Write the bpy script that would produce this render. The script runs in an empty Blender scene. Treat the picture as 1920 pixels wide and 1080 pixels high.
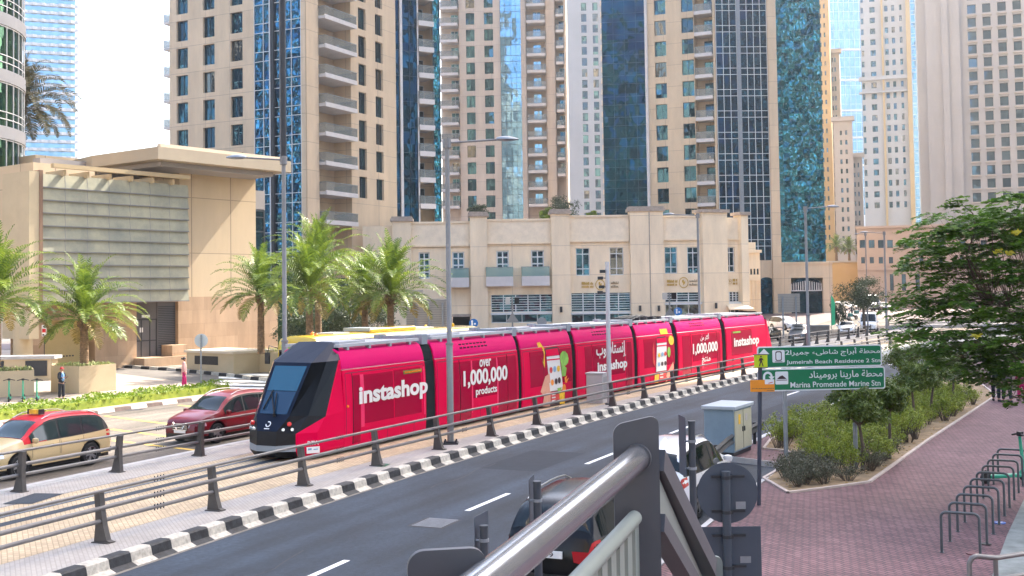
import bpy, bmesh, math, random
from mathutils import Vector, Matrix
R = math.radians
SC = bpy.context.scene
COL = SC.collection

# ------------------------------------------------------------------ camera
F = 2100.0; PITCH = R(2.2); ROLL = 0.0145; CAM_H = 5.3; HROW = 546.0
_cp, _sp = math.cos(PITCH), math.sin(PITCH)
FWD = Vector((0, _cp, _sp)); _u0 = Vector((0, -_sp, _cp)); _r0 = Vector((1, 0, 0))
RGT = _r0 * math.cos(ROLL) - _u0 * math.sin(ROLL)
UPV = _u0 * math.cos(ROLL) + _r0 * math.sin(ROLL)
AXROW = HROW - F * math.tan(PITCH)
EYE = Vector((0, 0, CAM_H))
cam = bpy.data.cameras.new('camera'); camo = bpy.data.objects.new('camera', cam); COL.objects.link(camo)
cam.sensor_width = 36; cam.lens = 36 * F / 1920
cam.shift_y = (AXROW - 540) / 1920
cam.clip_start = 0.05; cam.clip_end = 5000
camo.matrix_world = Matrix(((RGT.x, UPV.x, -FWD.x, EYE.x), (RGT.y, UPV.y, -FWD.y, EYE.y), (RGT.z, UPV.z, -FWD.z, EYE.z), (0, 0, 0, 1)))
SC.camera = camo
SC.view_settings.view_transform = 'Standard'; SC.view_settings.look = 'None'
SC.view_settings.gamma = 1.0
SC.view_settings.exposure = 2.3

# ------------------------------------------------------------------ sky + sun
SUN_AZ, SUN_EL = R(44), R(47)          # azimuth clockwise from +Y (view direction), to the right
w = bpy.data.worlds.new('World'); SC.world = w; w.use_nodes = True
nt = w.node_tree; nt.nodes.clear()
sky = nt.nodes.new('ShaderNodeTexSky'); sky.sky_type = 'NISHITA'; sky.sun_disc = False
sky.sun_elevation = SUN_EL; sky.sun_rotation = SUN_AZ
sky.air_density = 1.0; sky.dust_density = 4.0; sky.ozone_density = 0.6
bg = nt.nodes.new('ShaderNodeBackground'); bg.inputs['Strength'].default_value = 0.15
wo = nt.nodes.new('ShaderNodeOutputWorld')
nt.links.new(sky.outputs[0], bg.inputs[0]); nt.links.new(bg.outputs[0], wo.inputs[0])
sun = bpy.data.lights.new('sun', 'SUN'); suno = bpy.data.objects.new('sun', sun); COL.objects.link(suno)
sun.energy = 3.1; sun.angle = R(0.53); sun.color = (1.0, 0.93, 0.82)
_sd = Vector((math.sin(SUN_AZ) * math.cos(SUN_EL), math.cos(SUN_AZ) * math.cos(SUN_EL), math.sin(SUN_EL)))
suno.rotation_euler = _sd.to_track_quat('Z', 'Y').to_euler()
suno.location = _sd * 200

cy = SC.cycles
cy.max_bounces = 6; cy.diffuse_bounces = 3; cy.glossy_bounces = 3; cy.transmission_bounces = 3
cy.transparent_max_bounces = 8; cy.volume_bounces = 0
cy.use_denoising = True
cy.caustics_reflective = False; cy.caustics_refractive = False
cy.sample_clamp_indirect = 6

# ------------------------------------------------------------------ geometry of the site
def ray(x, y): return FWD + RGT * ((x - 960) / F) - UPV * ((y - AXROW) / F)
def G(x, y, z=0.0):                     # ground point seen at a photo position
    r = ray(x, y); return EYE + r * ((z - CAM_H) / r.z)
def D(x, y, Y):                         # point at depth Y
    r = ray(x, y); return EYE + r * (Y / r.y)
def proj(p):
    d = Vector(p) - EYE; z = d.dot(FWD)
    return 960 + F * d.dot(RGT) / z, AXROW - F * d.dot(UPV) / z

# the kerb line of the near carriageway: a gently curving line, everything linear follows it
_K = (-9.02711, 18.27896, 0.3668457, 0.004179, -2.2119e-05)
_S0, _S1, _DS = -30.0, 190.0, 0.25
def _mk():
    x, y, a, b, c = _K
    th = lambda s: a + b * min(max(s, -10), 94) + c * min(max(s, -10), 94) ** 2
    pts = {0: (x, y)}
    px, py = x, y; k = 0; s = 0.0
    while s < _S1:
        px += math.sin(th(s)) * _DS; py += math.cos(th(s)) * _DS; s += _DS; k += 1; pts[k] = (px, py)
    px, py = x, y; k = 0; s = 0.0
    while s > _S0:
        s -= _DS; px -= math.sin(th(s)) * _DS; py -= math.cos(th(s)) * _DS; k -= 1; pts[k] = (px, py)
    return pts, th
_CP, heading = _mk()
def kerb(s, off=0.0, z=0.0):
    """point at arc length s; off > 0 to the left (tram side)"""
    k = max(min(s / _DS, max(_CP) - 1.001), min(_CP)); i = math.floor(k); f = k - i
    (x0, y0), (x1, y1) = _CP[i], _CP[i + 1]
    h = heading(s)
    return Vector((x0 + (x1 - x0) * f - math.cos(h) * off, y0 + (y1 - y0) * f + math.sin(h) * off, z))
def interp(x, xs, ys):
    if x <= xs[0]: return ys[0]
    for i in range(len(xs) - 1):
        if x <= xs[i + 1]:
            f = (x - xs[i]) / (xs[i + 1] - xs[i]); return ys[i] + (ys[i + 1] - ys[i]) * f
    return ys[-1]
def s_at(px, off, z=0.0, lo=0.0, hi=110.0):
    """arc length at which the line of offset off (number or function) passes photo column px"""
    f = off if callable(off) else (lambda s: off)
    for _ in range(50):
        m = (lo + hi) / 2
        if proj(kerb(m, f(m), z))[0] < px: lo = m
        else: hi = m
    return (lo + hi) / 2

def gz(y):
    """ground height at depth y: the far plaza lies a little higher"""
    return interp(y, (147, 166), (0.0, 1.4))

# ------------------------------------------------------------------ mesh builder
class MB:
    def __init__(s): s.v = []; s.f = []; s.m = []; s.cur = 0
    def mat(s, i): s.cur = i; return s
    def vert(s, p): s.v.append(Vector(p)); return len(s.v) - 1
    def face(s, idx, m=None): s.f.append(list(idx)); s.m.append(s.cur if m is None else m)
    def quad(s, a, b, c, d, m=None):
        n = len(s.v); s.v += [Vector(a), Vector(b), Vector(c), Vector(d)]; s.face((n, n + 1, n + 2, n + 3), m)
    def poly(s, pts, m=None):
        n = len(s.v); s.v += [Vector(p) for p in pts]; s.face(range(n, n + len(pts)), m)
    def box(s, x0, x1, y0, y1, z0, z1, m=None, M=None):
        n = len(s.v)
        P = [(x0, y0, z0), (x1, y0, z0), (x1, y1, z0), (x0, y1, z0), (x0, y0, z1), (x1, y0, z1), (x1, y1, z1), (x0, y1, z1)]
        s.v += [(M @ Vector(p)) if M else Vector(p) for p in P]
        for q in ((0, 3, 2, 1), (4, 5, 6, 7), (0, 1, 5, 4), (1, 2, 6, 5), (2, 3, 7, 6), (3, 0, 4, 7)):
            s.face([n + i for i in q], m)
    def prism(s, poly, z0, z1, m=None, M=None, top=True, bot=True):
        """poly: list of (x,y) counter-clockwise, extruded in z"""
        n = len(s.v); k = len(poly)
        for z in (z0, z1):
            for p in poly:
                q = Vector((p[0], p[1], z)); s.v.append(M @ q if M else q)
        for i in range(k):
            j = (i + 1) % k; s.face((n + i, n + j, n + k + j, n + k + i), m)
        if bot: s.face([n + i for i in reversed(range(k))], m)
        if top: s.face([n + k + i for i in range(k)], m)
    def tube(s, pts, r, n=10, m=None, caps=True):
        """round bar through pts; r number or list"""
        pts = [Vector(p) for p in pts]; k = len(pts); rr = r if isinstance(r, (list, tuple)) else [r] * k
        rings = []; prev = None
        for i, p in enumerate(pts):
            t = (pts[min(i + 1, k - 1)] - pts[max(i - 1, 0)])
            if t.length < 1e-9: t = Vector((0, 0, 1))
            t.normalize()
            if prev is None:
                a = Vector((0, 0, 1)) if abs(t.z) < 0.9 else Vector((1, 0, 0))
                e1 = t.cross(a).normalized()
            else:
                e1 = (prev - t * prev.dot(t))
                e1 = e1.normalized() if e1.length > 1e-6 else t.orthogonal().normalized()
            prev = e1; e2 = t.cross(e1)
            rings.append([s.vert(p + (e1 * math.cos(2 * math.pi * j / n) + e2 * math.sin(2 * math.pi * j / n)) * rr[i]) for j in range(n)])
        for a, b in zip(rings, rings[1:]):
            for j in range(n):
                s.face((a[j], a[(j + 1) % n], b[(j + 1) % n], b[j]), m)
        if caps:
            s.face(list(reversed(rings[0])), m); s.face(rings[-1], m)
    def cyl(s, c, r, z0, z1, n=16, m=None, r2=None):
        s.tube([(c[0], c[1], z0), (c[0], c[1], z1)], [r, r if r2 is None else r2], n, m)
    def lathe(s, c, prof, n=16, m=None):
        rings = [[s.vert((c[0] + r * math.cos(2 * math.pi * j / n), c[1] + r * math.sin(2 * math.pi * j / n), c[2] + z)) for j in range(n)] for r, z in prof]
        for a, b in zip(rings, rings[1:]):
            for j in range(n): s.face((a[j], a[(j + 1) % n], b[(j + 1) % n], b[j]), m)
        s.face(list(reversed(rings[0])), m); s.face(rings[-1], m)
    def ribbon(s, A, B, m=None):
        n = len(s.v); k = len(A); s.v += [Vector(p) for p in A] + [Vector(p) for p in B]
        for i in range(k - 1): s.face((n + i, n + i + 1, n + k + i + 1, n + k + i), m)
    def mesh(s, name, mats, smooth=None, weld=False):
        me = bpy.data.meshes.new(name)
        me.from_pydata([tuple(p) for p in s.v], [], s.f)
        for mm in (mats if isinstance(mats, (list, tuple)) else [mats]): me.materials.append(mm)
        me.polygons.foreach_set('material_index', s.m)
        if weld:
            b = bmesh.new(); b.from_mesh(me); bmesh.ops.remove_doubles(b, verts=b.verts, dist=0.0005)
            bmesh.ops.recalc_face_normals(b, faces=b.faces)
            b.to_mesh(me); b.free()
        me.validate(); me.update()
        if smooth is not None:
            me.shade_smooth(); me.set_sharp_from_angle(angle=R(smooth))
        return me
    def build(s, name, mats, parent=None, smooth=None, weld=False, loc=None, rotz=0.0):
        return link(name, s.mesh(name, mats, smooth, weld), parent, loc, rotz)
def link(name, me, parent=None, loc=None, rotz=0.0):
    o = bpy.data.objects.new(name, me); COL.objects.link(o)
    if parent is not None: o.parent = parent
    if loc is not None: o.location = loc
    if rotz: o.rotation_euler = (0, 0, rotz)
    return o
def bevel(o, wd, seg=2, ang=40):
    md = o.modifiers.new('bevel', 'BEVEL'); md.width = wd; md.segments = seg; md.limit_method = 'ANGLE'; md.angle_limit = R(ang)
    md.harden_normals = False
    return o
def thing(name, label, cat, loc=(0, 0, 0), rotz=0.0, group=None):
    o = bpy.data.objects.new(name, None); COL.objects.link(o); o.location = loc; o.rotation_euler = (0, 0, rotz)
    o.empty_display_size = 0.2
    return tag(o, label, cat, group)
def tag(o, label, cat, group=None):
    o['label'] = label; o['category'] = cat
    if group: o['group'] = group
    return o
def setting(o, kind='structure'): o['kind'] = kind; return o
def copy_tree(o, parent=None, loc=None, rotz=None, label=None, group=None):
    c = o.copy(); COL.objects.link(c)
    if parent is not None: c.parent = parent
    if loc is not None: c.location = loc
    if rotz is not None: c.rotation_euler = (0, 0, rotz)
    if label: c['label'] = label
    if group: c['group'] = group
    for ch in list(o.children): copy_tree(ch, c)
    return c

# ------------------------------------------------------------------ materials
def mat(name, col, rough=0.7, metal=0.0, var=0.0, scale=2.0, bump=0.0, bscale=30.0, col2=None, spec=0.5, coat=0.0, emit=0.0, alpha=1.0, streak=False):
    m = bpy.data.materials.new(name); m.use_nodes = True; t = m.node_tree; b = t.nodes['Principled BSDF']
    b.inputs['Roughness'].default_value = rough; b.inputs['Metallic'].default_value = metal
    b.inputs['Specular IOR Level'].default_value = spec; b.inputs['Coat Weight'].default_value = coat
    b.inputs['Alpha'].default_value = alpha
    if coat: b.inputs['Coat Roughness'].default_value = 0.04
    c4 = (*col, 1)
    b.inputs['Base Color'].default_value = c4
    if emit:
        b.inputs['Emission Color'].default_value = c4; b.inputs['Emission Strength'].default_value = emit
    if var or bump:
        tc = t.nodes.new('ShaderNodeTexCoord')
    if var:
        n = t.nodes.new('ShaderNodeTexNoise'); n.inputs['Scale'].default_value = scale; n.inputs['Detail'].default_value = 5; n.inputs['Roughness'].default_value = 0.65
        if streak:
            mp = t.nodes.new('ShaderNodeMapping'); mp.inputs['Scale'].default_value = (1, 1, 0.12)
            t.links.new(tc.outputs['Object'], mp.inputs[0]); t.links.new(mp.outputs[0], n.inputs['Vector'])
        else: t.links.new(tc.outputs['Object'], n.inputs['Vector'])
        r = t.nodes.new('ShaderNodeValToRGB'); r.color_ramp.elements[0].position = 0.32; r.color_ramp.elements[1].position = 0.68
        lo = tuple(max(0, c * (1 - var)) for c in col); hi = col2 if col2 else tuple(min(1, c * (1 + var)) for c in col)
        r.color_ramp.elements[0].color = (*lo, 1); r.color_ramp.elements[1].color = (*hi, 1)
        t.links.new(n.outputs['Fac'], r.inputs[0]); t.links.new(r.outputs[0], b.inputs['Base Color'])
    if bump:
        n2 = t.nodes.new('ShaderNodeTexNoise'); n2.inputs['Scale'].default_value = bscale; n2.inputs['Detail'].default_value = 3
        t.links.new(tc.outputs['Object'], n2.inputs['Vector'])
        bp = t.nodes.new('ShaderNodeBump'); bp.inputs['Strength'].default_value = bump; bp.inputs['Distance'].default_value = 0.02
        t.links.new(n2.outputs['Fac'], bp.inputs['Height']); t.links.new(bp.outputs[0], b.inputs['Normal'])
    return m
def joint_mat(name, col, bw, bh, mortar=(0.3, 0.27, 0.24), msize=0.02, rough=0.8, var=0.06, offset=0.0, rot=0.0, c2=None, bump=0.15, coords='Object', nvar=0.1, vert=False, freq=2):
    """panels / pavers: brick pattern in the surface, with size bw x bh metres"""
    m = bpy.data.materials.new(name); m.use_nodes = True; t = m.node_tree; b = t.nodes['Principled BSDF']
    b.inputs['Roughness'].default_value = rough
    tc = t.nodes.new('ShaderNodeTexCoord'); mp = t.nodes.new('ShaderNodeMapping'); mp.inputs['Rotation'].default_value = (0, 0, rot)
    t.links.new(tc.outputs[coords], mp.inputs[0])
    vec = mp.outputs[0]
    if vert:                                  # wall: use (x+y, z)
        sx = t.nodes.new('ShaderNodeSeparateXYZ'); t.links.new(vec, sx.inputs[0])
        cb = t.nodes.new('ShaderNodeCombineXYZ'); t.links.new(sx.outputs[0], cb.inputs[0]); t.links.new(sx.outputs[2], cb.inputs[1]); vec = cb.outputs[0]
    br = t.nodes.new('ShaderNodeTexBrick'); br.offset = offset; br.offset_frequency = freq
    br.inputs['Scale'].default_value = 1; br.inputs['Brick Width'].default_value = bw; br.inputs['Row Height'].default_value = bh
    br.inputs['Mortar Size'].default_value = msize; br.inputs['Mortar Smooth'].default_value = 0.1
    lo = tuple(c * (1 - var) for c in col); hi = c2 if c2 else tuple(min(1, c * (1 + var)) for c in col)
    br.inputs['Color1'].default_value = (*lo, 1); br.inputs['Color2'].default_value = (*hi, 1); br.inputs['Mortar'].default_value = (*mortar, 1)
    t.links.new(vec, br.inputs['Vector'])
    n = t.nodes.new('ShaderNodeTexNoise'); n.inputs['Scale'].default_value = 0.6; n.inputs['Detail'].default_value = 7; n.inputs['Roughness'].default_value = 0.7
    nm_ = t.nodes.new('ShaderNodeMapping'); nm_.inputs['Scale'].default_value = (1, 1, .22 if vert else 1); t.links.new(tc.outputs[coords], nm_.inputs[0]); t.links.new(nm_.outputs[0], n.inputs['Vector'])
    mr = t.nodes.new('ShaderNodeMapRange'); mr.inputs['From Min'].default_value = 0.3; mr.inputs['From Max'].default_value = 0.7
    mr.inputs['To Min'].default_value = 1 - nvar; mr.inputs['To Max'].default_value = 1 + nvar
    t.links.new(n.outputs['Fac'], mr.inputs[0])
    mx = t.nodes.new('ShaderNodeMix'); mx.data_type = 'RGBA'; mx.blend_type = 'MULTIPLY'; mx.inputs[0].default_value = 1
    t.links.new(br.outputs['Color'], mx.inputs[6]); t.links.new(mr.outputs[0], mx.inputs[7]); t.links.new(mx.outputs[2], b.inputs['Base Color'])
    bp = t.nodes.new('ShaderNodeBump'); bp.inputs['Strength'].default_value = bump; bp.inputs['Distance'].default_value = 0.02; bp.invert = True
    t.links.new(br.outputs['Fac'], bp.inputs['Height']); t.links.new(bp.outputs[0], b.inputs['Normal'])
    return m
def wobbly_glass(name, tint, dark, pane=(1.2, 1.7), wob=0.5, tilt=0.03, metal=0.75, rough=0.03, nscale=0.5, cur=0.0):
    """reflective facade glass: each pane tilts a little and is slightly uneven"""
    m = bpy.data.materials.new(name); m.use_nodes = True; t = m.node_tree; b = t.nodes['Principled BSDF']
    b.inputs['Roughness'].default_value = rough; b.inputs['Metallic'].default_value = metal
    tc = t.nodes.new('ShaderNodeTexCoord')
    dv = t.nodes.new('ShaderNodeVectorMath'); dv.operation = 'DIVIDE'; dv.inputs[1].default_value = (pane[0], pane[0], pane[1])
    oi = t.nodes.new('ShaderNodeObjectInfo'); om = t.nodes.new('ShaderNodeMath'); om.operation = 'MULTIPLY'; om.inputs[1].default_value = 91.7; t.links.new(oi.outputs['Random'], om.inputs[0])
    oa = t.nodes.new('ShaderNodeVectorMath'); oa.operation = 'ADD'; t.links.new(tc.outputs['Object'], oa.inputs[0]); t.links.new(om.outputs[0], oa.inputs[1]); t.links.new(oa.outputs[0], dv.inputs[0])
    fl = t.nodes.new('ShaderNodeVectorMath'); fl.operation = 'FLOOR'; t.links.new(dv.outputs[0], fl.inputs[0])
    wn = t.nodes.new('ShaderNodeTexWhiteNoise'); t.links.new(fl.outputs[0], wn.inputs['Vector'])
    sb = t.nodes.new('ShaderNodeVectorMath'); sb.operation = 'SUBTRACT'; sb.inputs[1].default_value = (0.5, 0.5, 0.5); t.links.new(wn.outputs['Color'], sb.inputs[0])
    scl = t.nodes.new('ShaderNodeVectorMath'); scl.operation = 'SCALE'; scl.inputs['Scale'].default_value = tilt; t.links.new(sb.outputs[0], scl.inputs[0])
    nz = t.nodes.new('ShaderNodeTexNoise'); nz.inputs['Scale'].default_value = nscale; nz.inputs['Detail'].default_value = 1.5
    ad0 = t.nodes.new('ShaderNodeVectorMath'); ad0.operation = 'ADD'; 
    s2 = t.nodes.new('ShaderNodeVectorMath'); s2.operation = 'SCALE'; s2.inputs['Scale'].default_value = 7.0; t.links.new(wn.outputs['Color'], s2.inputs[0])
    t.links.new(oa.outputs[0], ad0.inputs[0]); t.links.new(s2.outputs[0], ad0.inputs[1]); t.links.new(ad0.outputs[0], nz.inputs['Vector'])
    bp = t.nodes.new('ShaderNodeBump'); bp.inputs['Strength'].default_value = 1.0; bp.inputs['Distance'].default_value = 0.12 * wob
    t.links.new(nz.outputs['Fac'], bp.inputs['Height'])
    ad = t.nodes.new('ShaderNodeVectorMath'); ad.operation = 'ADD'; t.links.new(bp.outputs[0], ad.inputs[0]); t.links.new(scl.outputs[0], ad.inputs[1])
    nm = t.nodes.new('ShaderNodeVectorMath'); nm.operation = 'NORMALIZE'; t.links.new(ad.outputs[0], nm.inputs[0]); t.links.new(nm.outputs[0], b.inputs['Normal'])
    mx = t.nodes.new('ShaderNodeMix'); mx.data_type = 'RGBA'; mx.inputs[6].default_value = (*dark, 1); mx.inputs[7].default_value = (*tint, 1)
    t.links.new(wn.outputs['Value'], mx.inputs[0])
    if cur:
        gt = t.nodes.new('ShaderNodeMath'); gt.operation = 'GREATER_THAN'; gt.inputs[1].default_value = 1 - cur; t.links.new(oi.outputs['Random'], gt.inputs[0])
        m3 = t.nodes.new('ShaderNodeMix'); m3.data_type = 'RGBA'; m3.inputs[7].default_value = (.12, .125, .115, 1); t.links.new(gt.outputs[0], m3.inputs[0]); t.links.new(mx.outputs[2], m3.inputs[6]); t.links.new(m3.outputs[2], b.inputs['Base Color'])
    else: t.links.new(mx.outputs[2], b.inputs['Base Color'])
    return m
# ------------------------------------------------------------------ shared materials
M = {}
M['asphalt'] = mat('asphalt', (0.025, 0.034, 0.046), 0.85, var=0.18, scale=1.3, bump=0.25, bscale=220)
def lane_wear(m):
    """long soft streaks and fine grain worn into the surface along the lane (uv = metres along and across)"""
    t = m.node_tree; b = t.nodes['Principled BSDF']; src = b.inputs['Base Color'].links[0].from_socket; last = src
    uv = t.nodes.new('ShaderNodeUVMap')
    for sc, amt, lo, hi in (((.03, 1.1, 1), .42, .33, .67), ((.25, .5, 1), .3, .35, .65), ((9, 9, 1), .25, .3, .7)):
        mp = t.nodes.new('ShaderNodeMapping'); mp.inputs['Scale'].default_value = sc; t.links.new(uv.outputs[0], mp.inputs[0])
        n = t.nodes.new('ShaderNodeTexNoise'); n.inputs['Scale'].default_value = 1; n.inputs['Detail'].default_value = 4; t.links.new(mp.outputs[0], n.inputs['Vector'])
        r = t.nodes.new('ShaderNodeMapRange'); r.inputs['From Min'].default_value = lo; r.inputs['From Max'].default_value = hi; r.inputs['To Min'].default_value = 1 - amt; r.inputs['To Max'].default_value = 1 + amt; t.links.new(n.outputs['Fac'], r.inputs[0])
        mx = t.nodes.new('ShaderNodeMix'); mx.data_type = 'RGBA'; mx.blend_type = 'MULTIPLY'; mx.inputs[0].default_value = 1; t.links.new(last, mx.inputs[6]); t.links.new(r.outputs[0], mx.inputs[7]); last = mx.outputs[2]
    t.links.new(last, b.inputs['Base Color'])
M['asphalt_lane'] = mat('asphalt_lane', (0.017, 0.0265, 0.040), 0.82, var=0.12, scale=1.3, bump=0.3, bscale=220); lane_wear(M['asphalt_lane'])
M['asphalt_sunlit'] = mat('asphalt_sunlit', (0.125, 0.105, 0.083), 0.9, var=0.15, scale=0.7, bump=0.2, bscale=150); lane_wear(M['asphalt_sunlit'])  # sunlight on the back road is put into this beige
M['paint_white'] = mat('road_paint', (0.72, 0.72, 0.7), 0.7, var=0.18, scale=6)
M['paint_yellow'] = mat('yellow_paint', (0.62, 0.40, 0.06), 0.7, var=0.2, scale=5)
M['kerb_white'] = mat('kerb_white', (0.47, 0.43, 0.36), 0.75, var=0.32, scale=9, bump=0.2, bscale=60)
M['kerb_black'] = mat('kerb_black', (0.018, 0.019, 0.022), 0.7, var=0.8, scale=7, bump=0.2, bscale=60)
M['concrete'] = mat('concrete', (0.42, 0.41, 0.4), 0.9, var=0.14, scale=1.6, bump=0.2, bscale=50)
M['slab'] = joint_mat('tactile_slab', (0.37, 0.335, 0.30), 0.3, 0.09, mortar=(0.30, 0.275, 0.25), msize=0.012, rot=R(65), var=0.05, offset=0.5, nvar=0.16)
M['track_paver'] = joint_mat('track_paver', (0.46, 0.35, 0.225), 0.22, 0.11, mortar=(0.29, 0.22, 0.13), msize=0.010, rot=R(65), var=0.12, offset=0.5, nvar=0.22)
M['brick'] = joint_mat('brick_paver', (0.15, 0.066, 0.075), 0.21, 0.105, mortar=(0.035, 0.028, 0.032), msize=0.013, rot=R(60), var=0.16, offset=0.5, c2=(0.195, 0.095, 0.102), nvar=0.28, bump=0.3)
M['plaza'] = joint_mat('plaza_paver', (0.31, 0.25, 0.20), 0.6, 0.3, mortar=(0.36, 0.29, 0.23), msize=0.012, rot=R(55), var=0.08, offset=0.5, nvar=0.15, bump=0.1)
M['plaza_far'] = joint_mat('far_paver', (0.17, 0.12, 0.11), 0.6, 0.3, mortar=(0.15, 0.11, 0.1), msize=0.012, rot=R(30), var=0.08, offset=0.5, nvar=0.15, bump=0.1)
M['soil'] = mat('soil', (0.26, 0.18, 0.1), 0.95, var=0.35, scale=3, bump=0.5, bscale=20)
M['sand'] = mat('sand_ground', (0.13, 0.115, 0.1), 0.95, var=0.15, scale=0.1)
M['steel_dark'] = mat('dark_steel', (0.03, 0.033, 0.038), 0.5, metal=0.3, var=0.2, scale=8)
M['rail_grey'] = mat('painted_grey_steel', (0.17, 0.16, 0.155), 0.42, metal=0.25, var=0.1, scale=3)
M['post_grey'] = mat('post_grey', (0.075, 0.068, 0.064), 0.55, metal=0.15, var=0.15, scale=3)
M['galv'] = mat('galvanised', (0.24, 0.265, 0.29), 0.45, metal=0.5, var=0.12, scale=5)
M['lamp_grey'] = mat('lamp_post_paint', (0.2, 0.2, 0.2), 0.45, metal=0.2, var=0.08, scale=2)
M['black'] = mat('black_plastic', (0.008, 0.008, 0.01), 0.45, spec=.25)
M['rubber'] = mat('rubber', (0.012, 0.012, 0.012), 0.85)
M['chrome'] = mat('chrome', (0.75, 0.75, 0.76), 0.18, metal=1.0)
M['white_plain'] = mat('white_paint', (0.8, 0.8, 0.79), 0.5)

# ------------------------------------------------------------------ ground and roads
def rng(a, b, st):
    n = max(1, int(round((b - a) / st))); return [a + (b - a) * i / n for i in range(n + 1)]
g = MB()
xs = [-1500, -300, -120, 0, 120, 300, 1500]; ys = [-300, -60, 0, 60, 147, 150, 153, 156, 159, 162, 166, 220, 400, 1800]
for i in range(len(xs) - 1):
    for j in range(len(ys) - 1):
        g.quad(*[(x, y, gz(y) - 0.06) for x, y in ((xs[i], ys[j]), (xs[i + 1], ys[j]), (xs[i + 1], ys[j + 1]), (xs[i], ys[j + 1]))])
setting(g.build('ground', M['sand']))
def strip(name, o1, o2, z, m, s0=-28, s1=150, st=2.0, dz=0.0):
    b = MB(); S = rng(s0, s1, st)
    f1 = o1 if callable(o1) else (lambda s: o1); f2 = o2 if callable(o2) else (lambda s: o2)
    A = [kerb(s, f1(s), z) for s in S]; B = [kerb(s, f2(s), z) for s in S]
    for P in (A, B):
        for p in P: p.z += gz(p.y)
    b.ribbon(B, A); o = b.build(name, m); uv = o.data.uv_layers.new(name='UVMap'); k = len(S)
    for lp in o.data.loops: i = lp.vertex_index; uv.data[lp.index].uv = (S[i % k], f2(S[i % k]) if i < k else f1(S[i % k]))
    return setting(o)
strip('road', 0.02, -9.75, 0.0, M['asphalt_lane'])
# lane dashes
def paint(name, quads, m, z=0.005):
    b = MB()
    for q in quads: b.poly([(p[0], p[1], z + gz(p[1])) for p in q])
    return setting(b.build(name, m))
def kq(s0, s1, o0, o1): return [kerb(s0, o0), kerb(s0, o1), kerb(s1, o1), kerb(s1, o0)]
dash = []
for s in [3.55 + 7.9 * k for k in range(-3, 14)]:
    o = -interp(s, (5, 45), (3.7, 4.45)); dash.append(kq(s, s + 2.5, o - 0.075, o + 0.075))
paint('lane_marking', dash, M['paint_white'])
paint('edge_line', [kq(s, s + 2, -7.35, -7.45) for s in rng(21.5, 110, 2.02)[:-1]], M['paint_white'])
paint('gutter', [kq(s, s + 2, 0.02, -0.09) for s in rng(-20, 120, 2)[:-1]], mat('gutter_mortar', (.2, .175, .14), .9, var=.3, scale=4), 0.004)
# repaired patches and tar-sealed cracks
paint('road_patch', [kq(-3.2, 1.6, -5.9, -7.2), kq(17.5, 21.5, -1.2, -3.1), kq(33, 41, -5.2, -6.9)], mat('patch_asphalt', (.012, .018, .027), .9, var=.2, scale=3), 0.003)
_rc = random.Random(4); cr = []
for s0_, o0_ in ((2, -2.2), (9, -6.3), (14, -1.5), (20, -5), (26, -2.6), (30, -6), (0, -4.6)):
    o_ = o0_
    for k in range(9):
        o2 = o_ + _rc.uniform(-.16, .16); cr.append([kerb(s0_ + .5 * k, o_), kerb(s0_ + .5 * k, o_ + .03), kerb(s0_ + .5 * k + .5, o2 + .03), kerb(s0_ + .5 * k + .5, o2)]); o_ = o2
paint('road_crack', cr, M['kerb_black'], 0.0045)
# drain grate in the near road
p = G(815, 981); u = Vector((math.sin(heading(8)), math.cos(heading(8)), 0)); v = Vector((u.y, -u.x, 0))
b = MB(); b.mat(0)
b.poly([p + u * a + v * c + Vector((0, 0, 0.006)) for a, c in ((-.5, -.45), (-.5, .45), (.5, .45), (.5, -.45))])
b.mat(1)
for k in range(9):
    a = -.42 + .105 * k
    b.poly([p + u * (a + da) + v * c + Vector((0, 0, 0.010)) for da, c in ((0, -.38), (0, .38), (.055, .38), (.055, -.38))])
tag(b.build('drain_grate', [M['kerb_black'], M['galv']]), 'square metal drain grate sunk in the dark asphalt between lane dashes', 'drain')

# ---- near kerb: painted concrete blocks with a stepped sloping face
pair = 1.22
kb = MB()
prof = [(0.0, 0.0), (0.16, 0.07), (0.2, 0.24), (0.24, 0.27), (0.46, 0.27)]
S = []
s = -24.0
kpos = [interp(i, (0, 20, 60, 200), (0, 24.2, 73.5, 250)) for i in range(400)]
n0 = 3.7 - 1.21 * 20
i = 0
edges = []
s = n0
while s < 118:
    edges.append(s); s += 0.605 + 0.004 * max(0, s - 3) * 0.12
gap = 0.004
for i in range(len(edges) - 1):
    a, bb = edges[i] + gap, edges[i + 1] - gap
    kb.mat(i % 2)
    A = [kerb(a, o, z) for o, z in prof]; B = [kerb(bb, o, z) for o, z in prof]
    for P in (A, B):
        for q in P: q.z += gz(q.y)
    kb.ribbon(A, B)
    for P, fl in ((A, 0), (B, 1)):
        pl = [P[0] + Vector((0, 0, 0)), *P[1:], Vector((P[4].x, P[4].y, P[0].z))]
        kb.poly(pl if fl else list(reversed(pl)))
setting(kb.build('kerb', [M['kerb_black'], M['kerb_white']], smooth=None))

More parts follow.
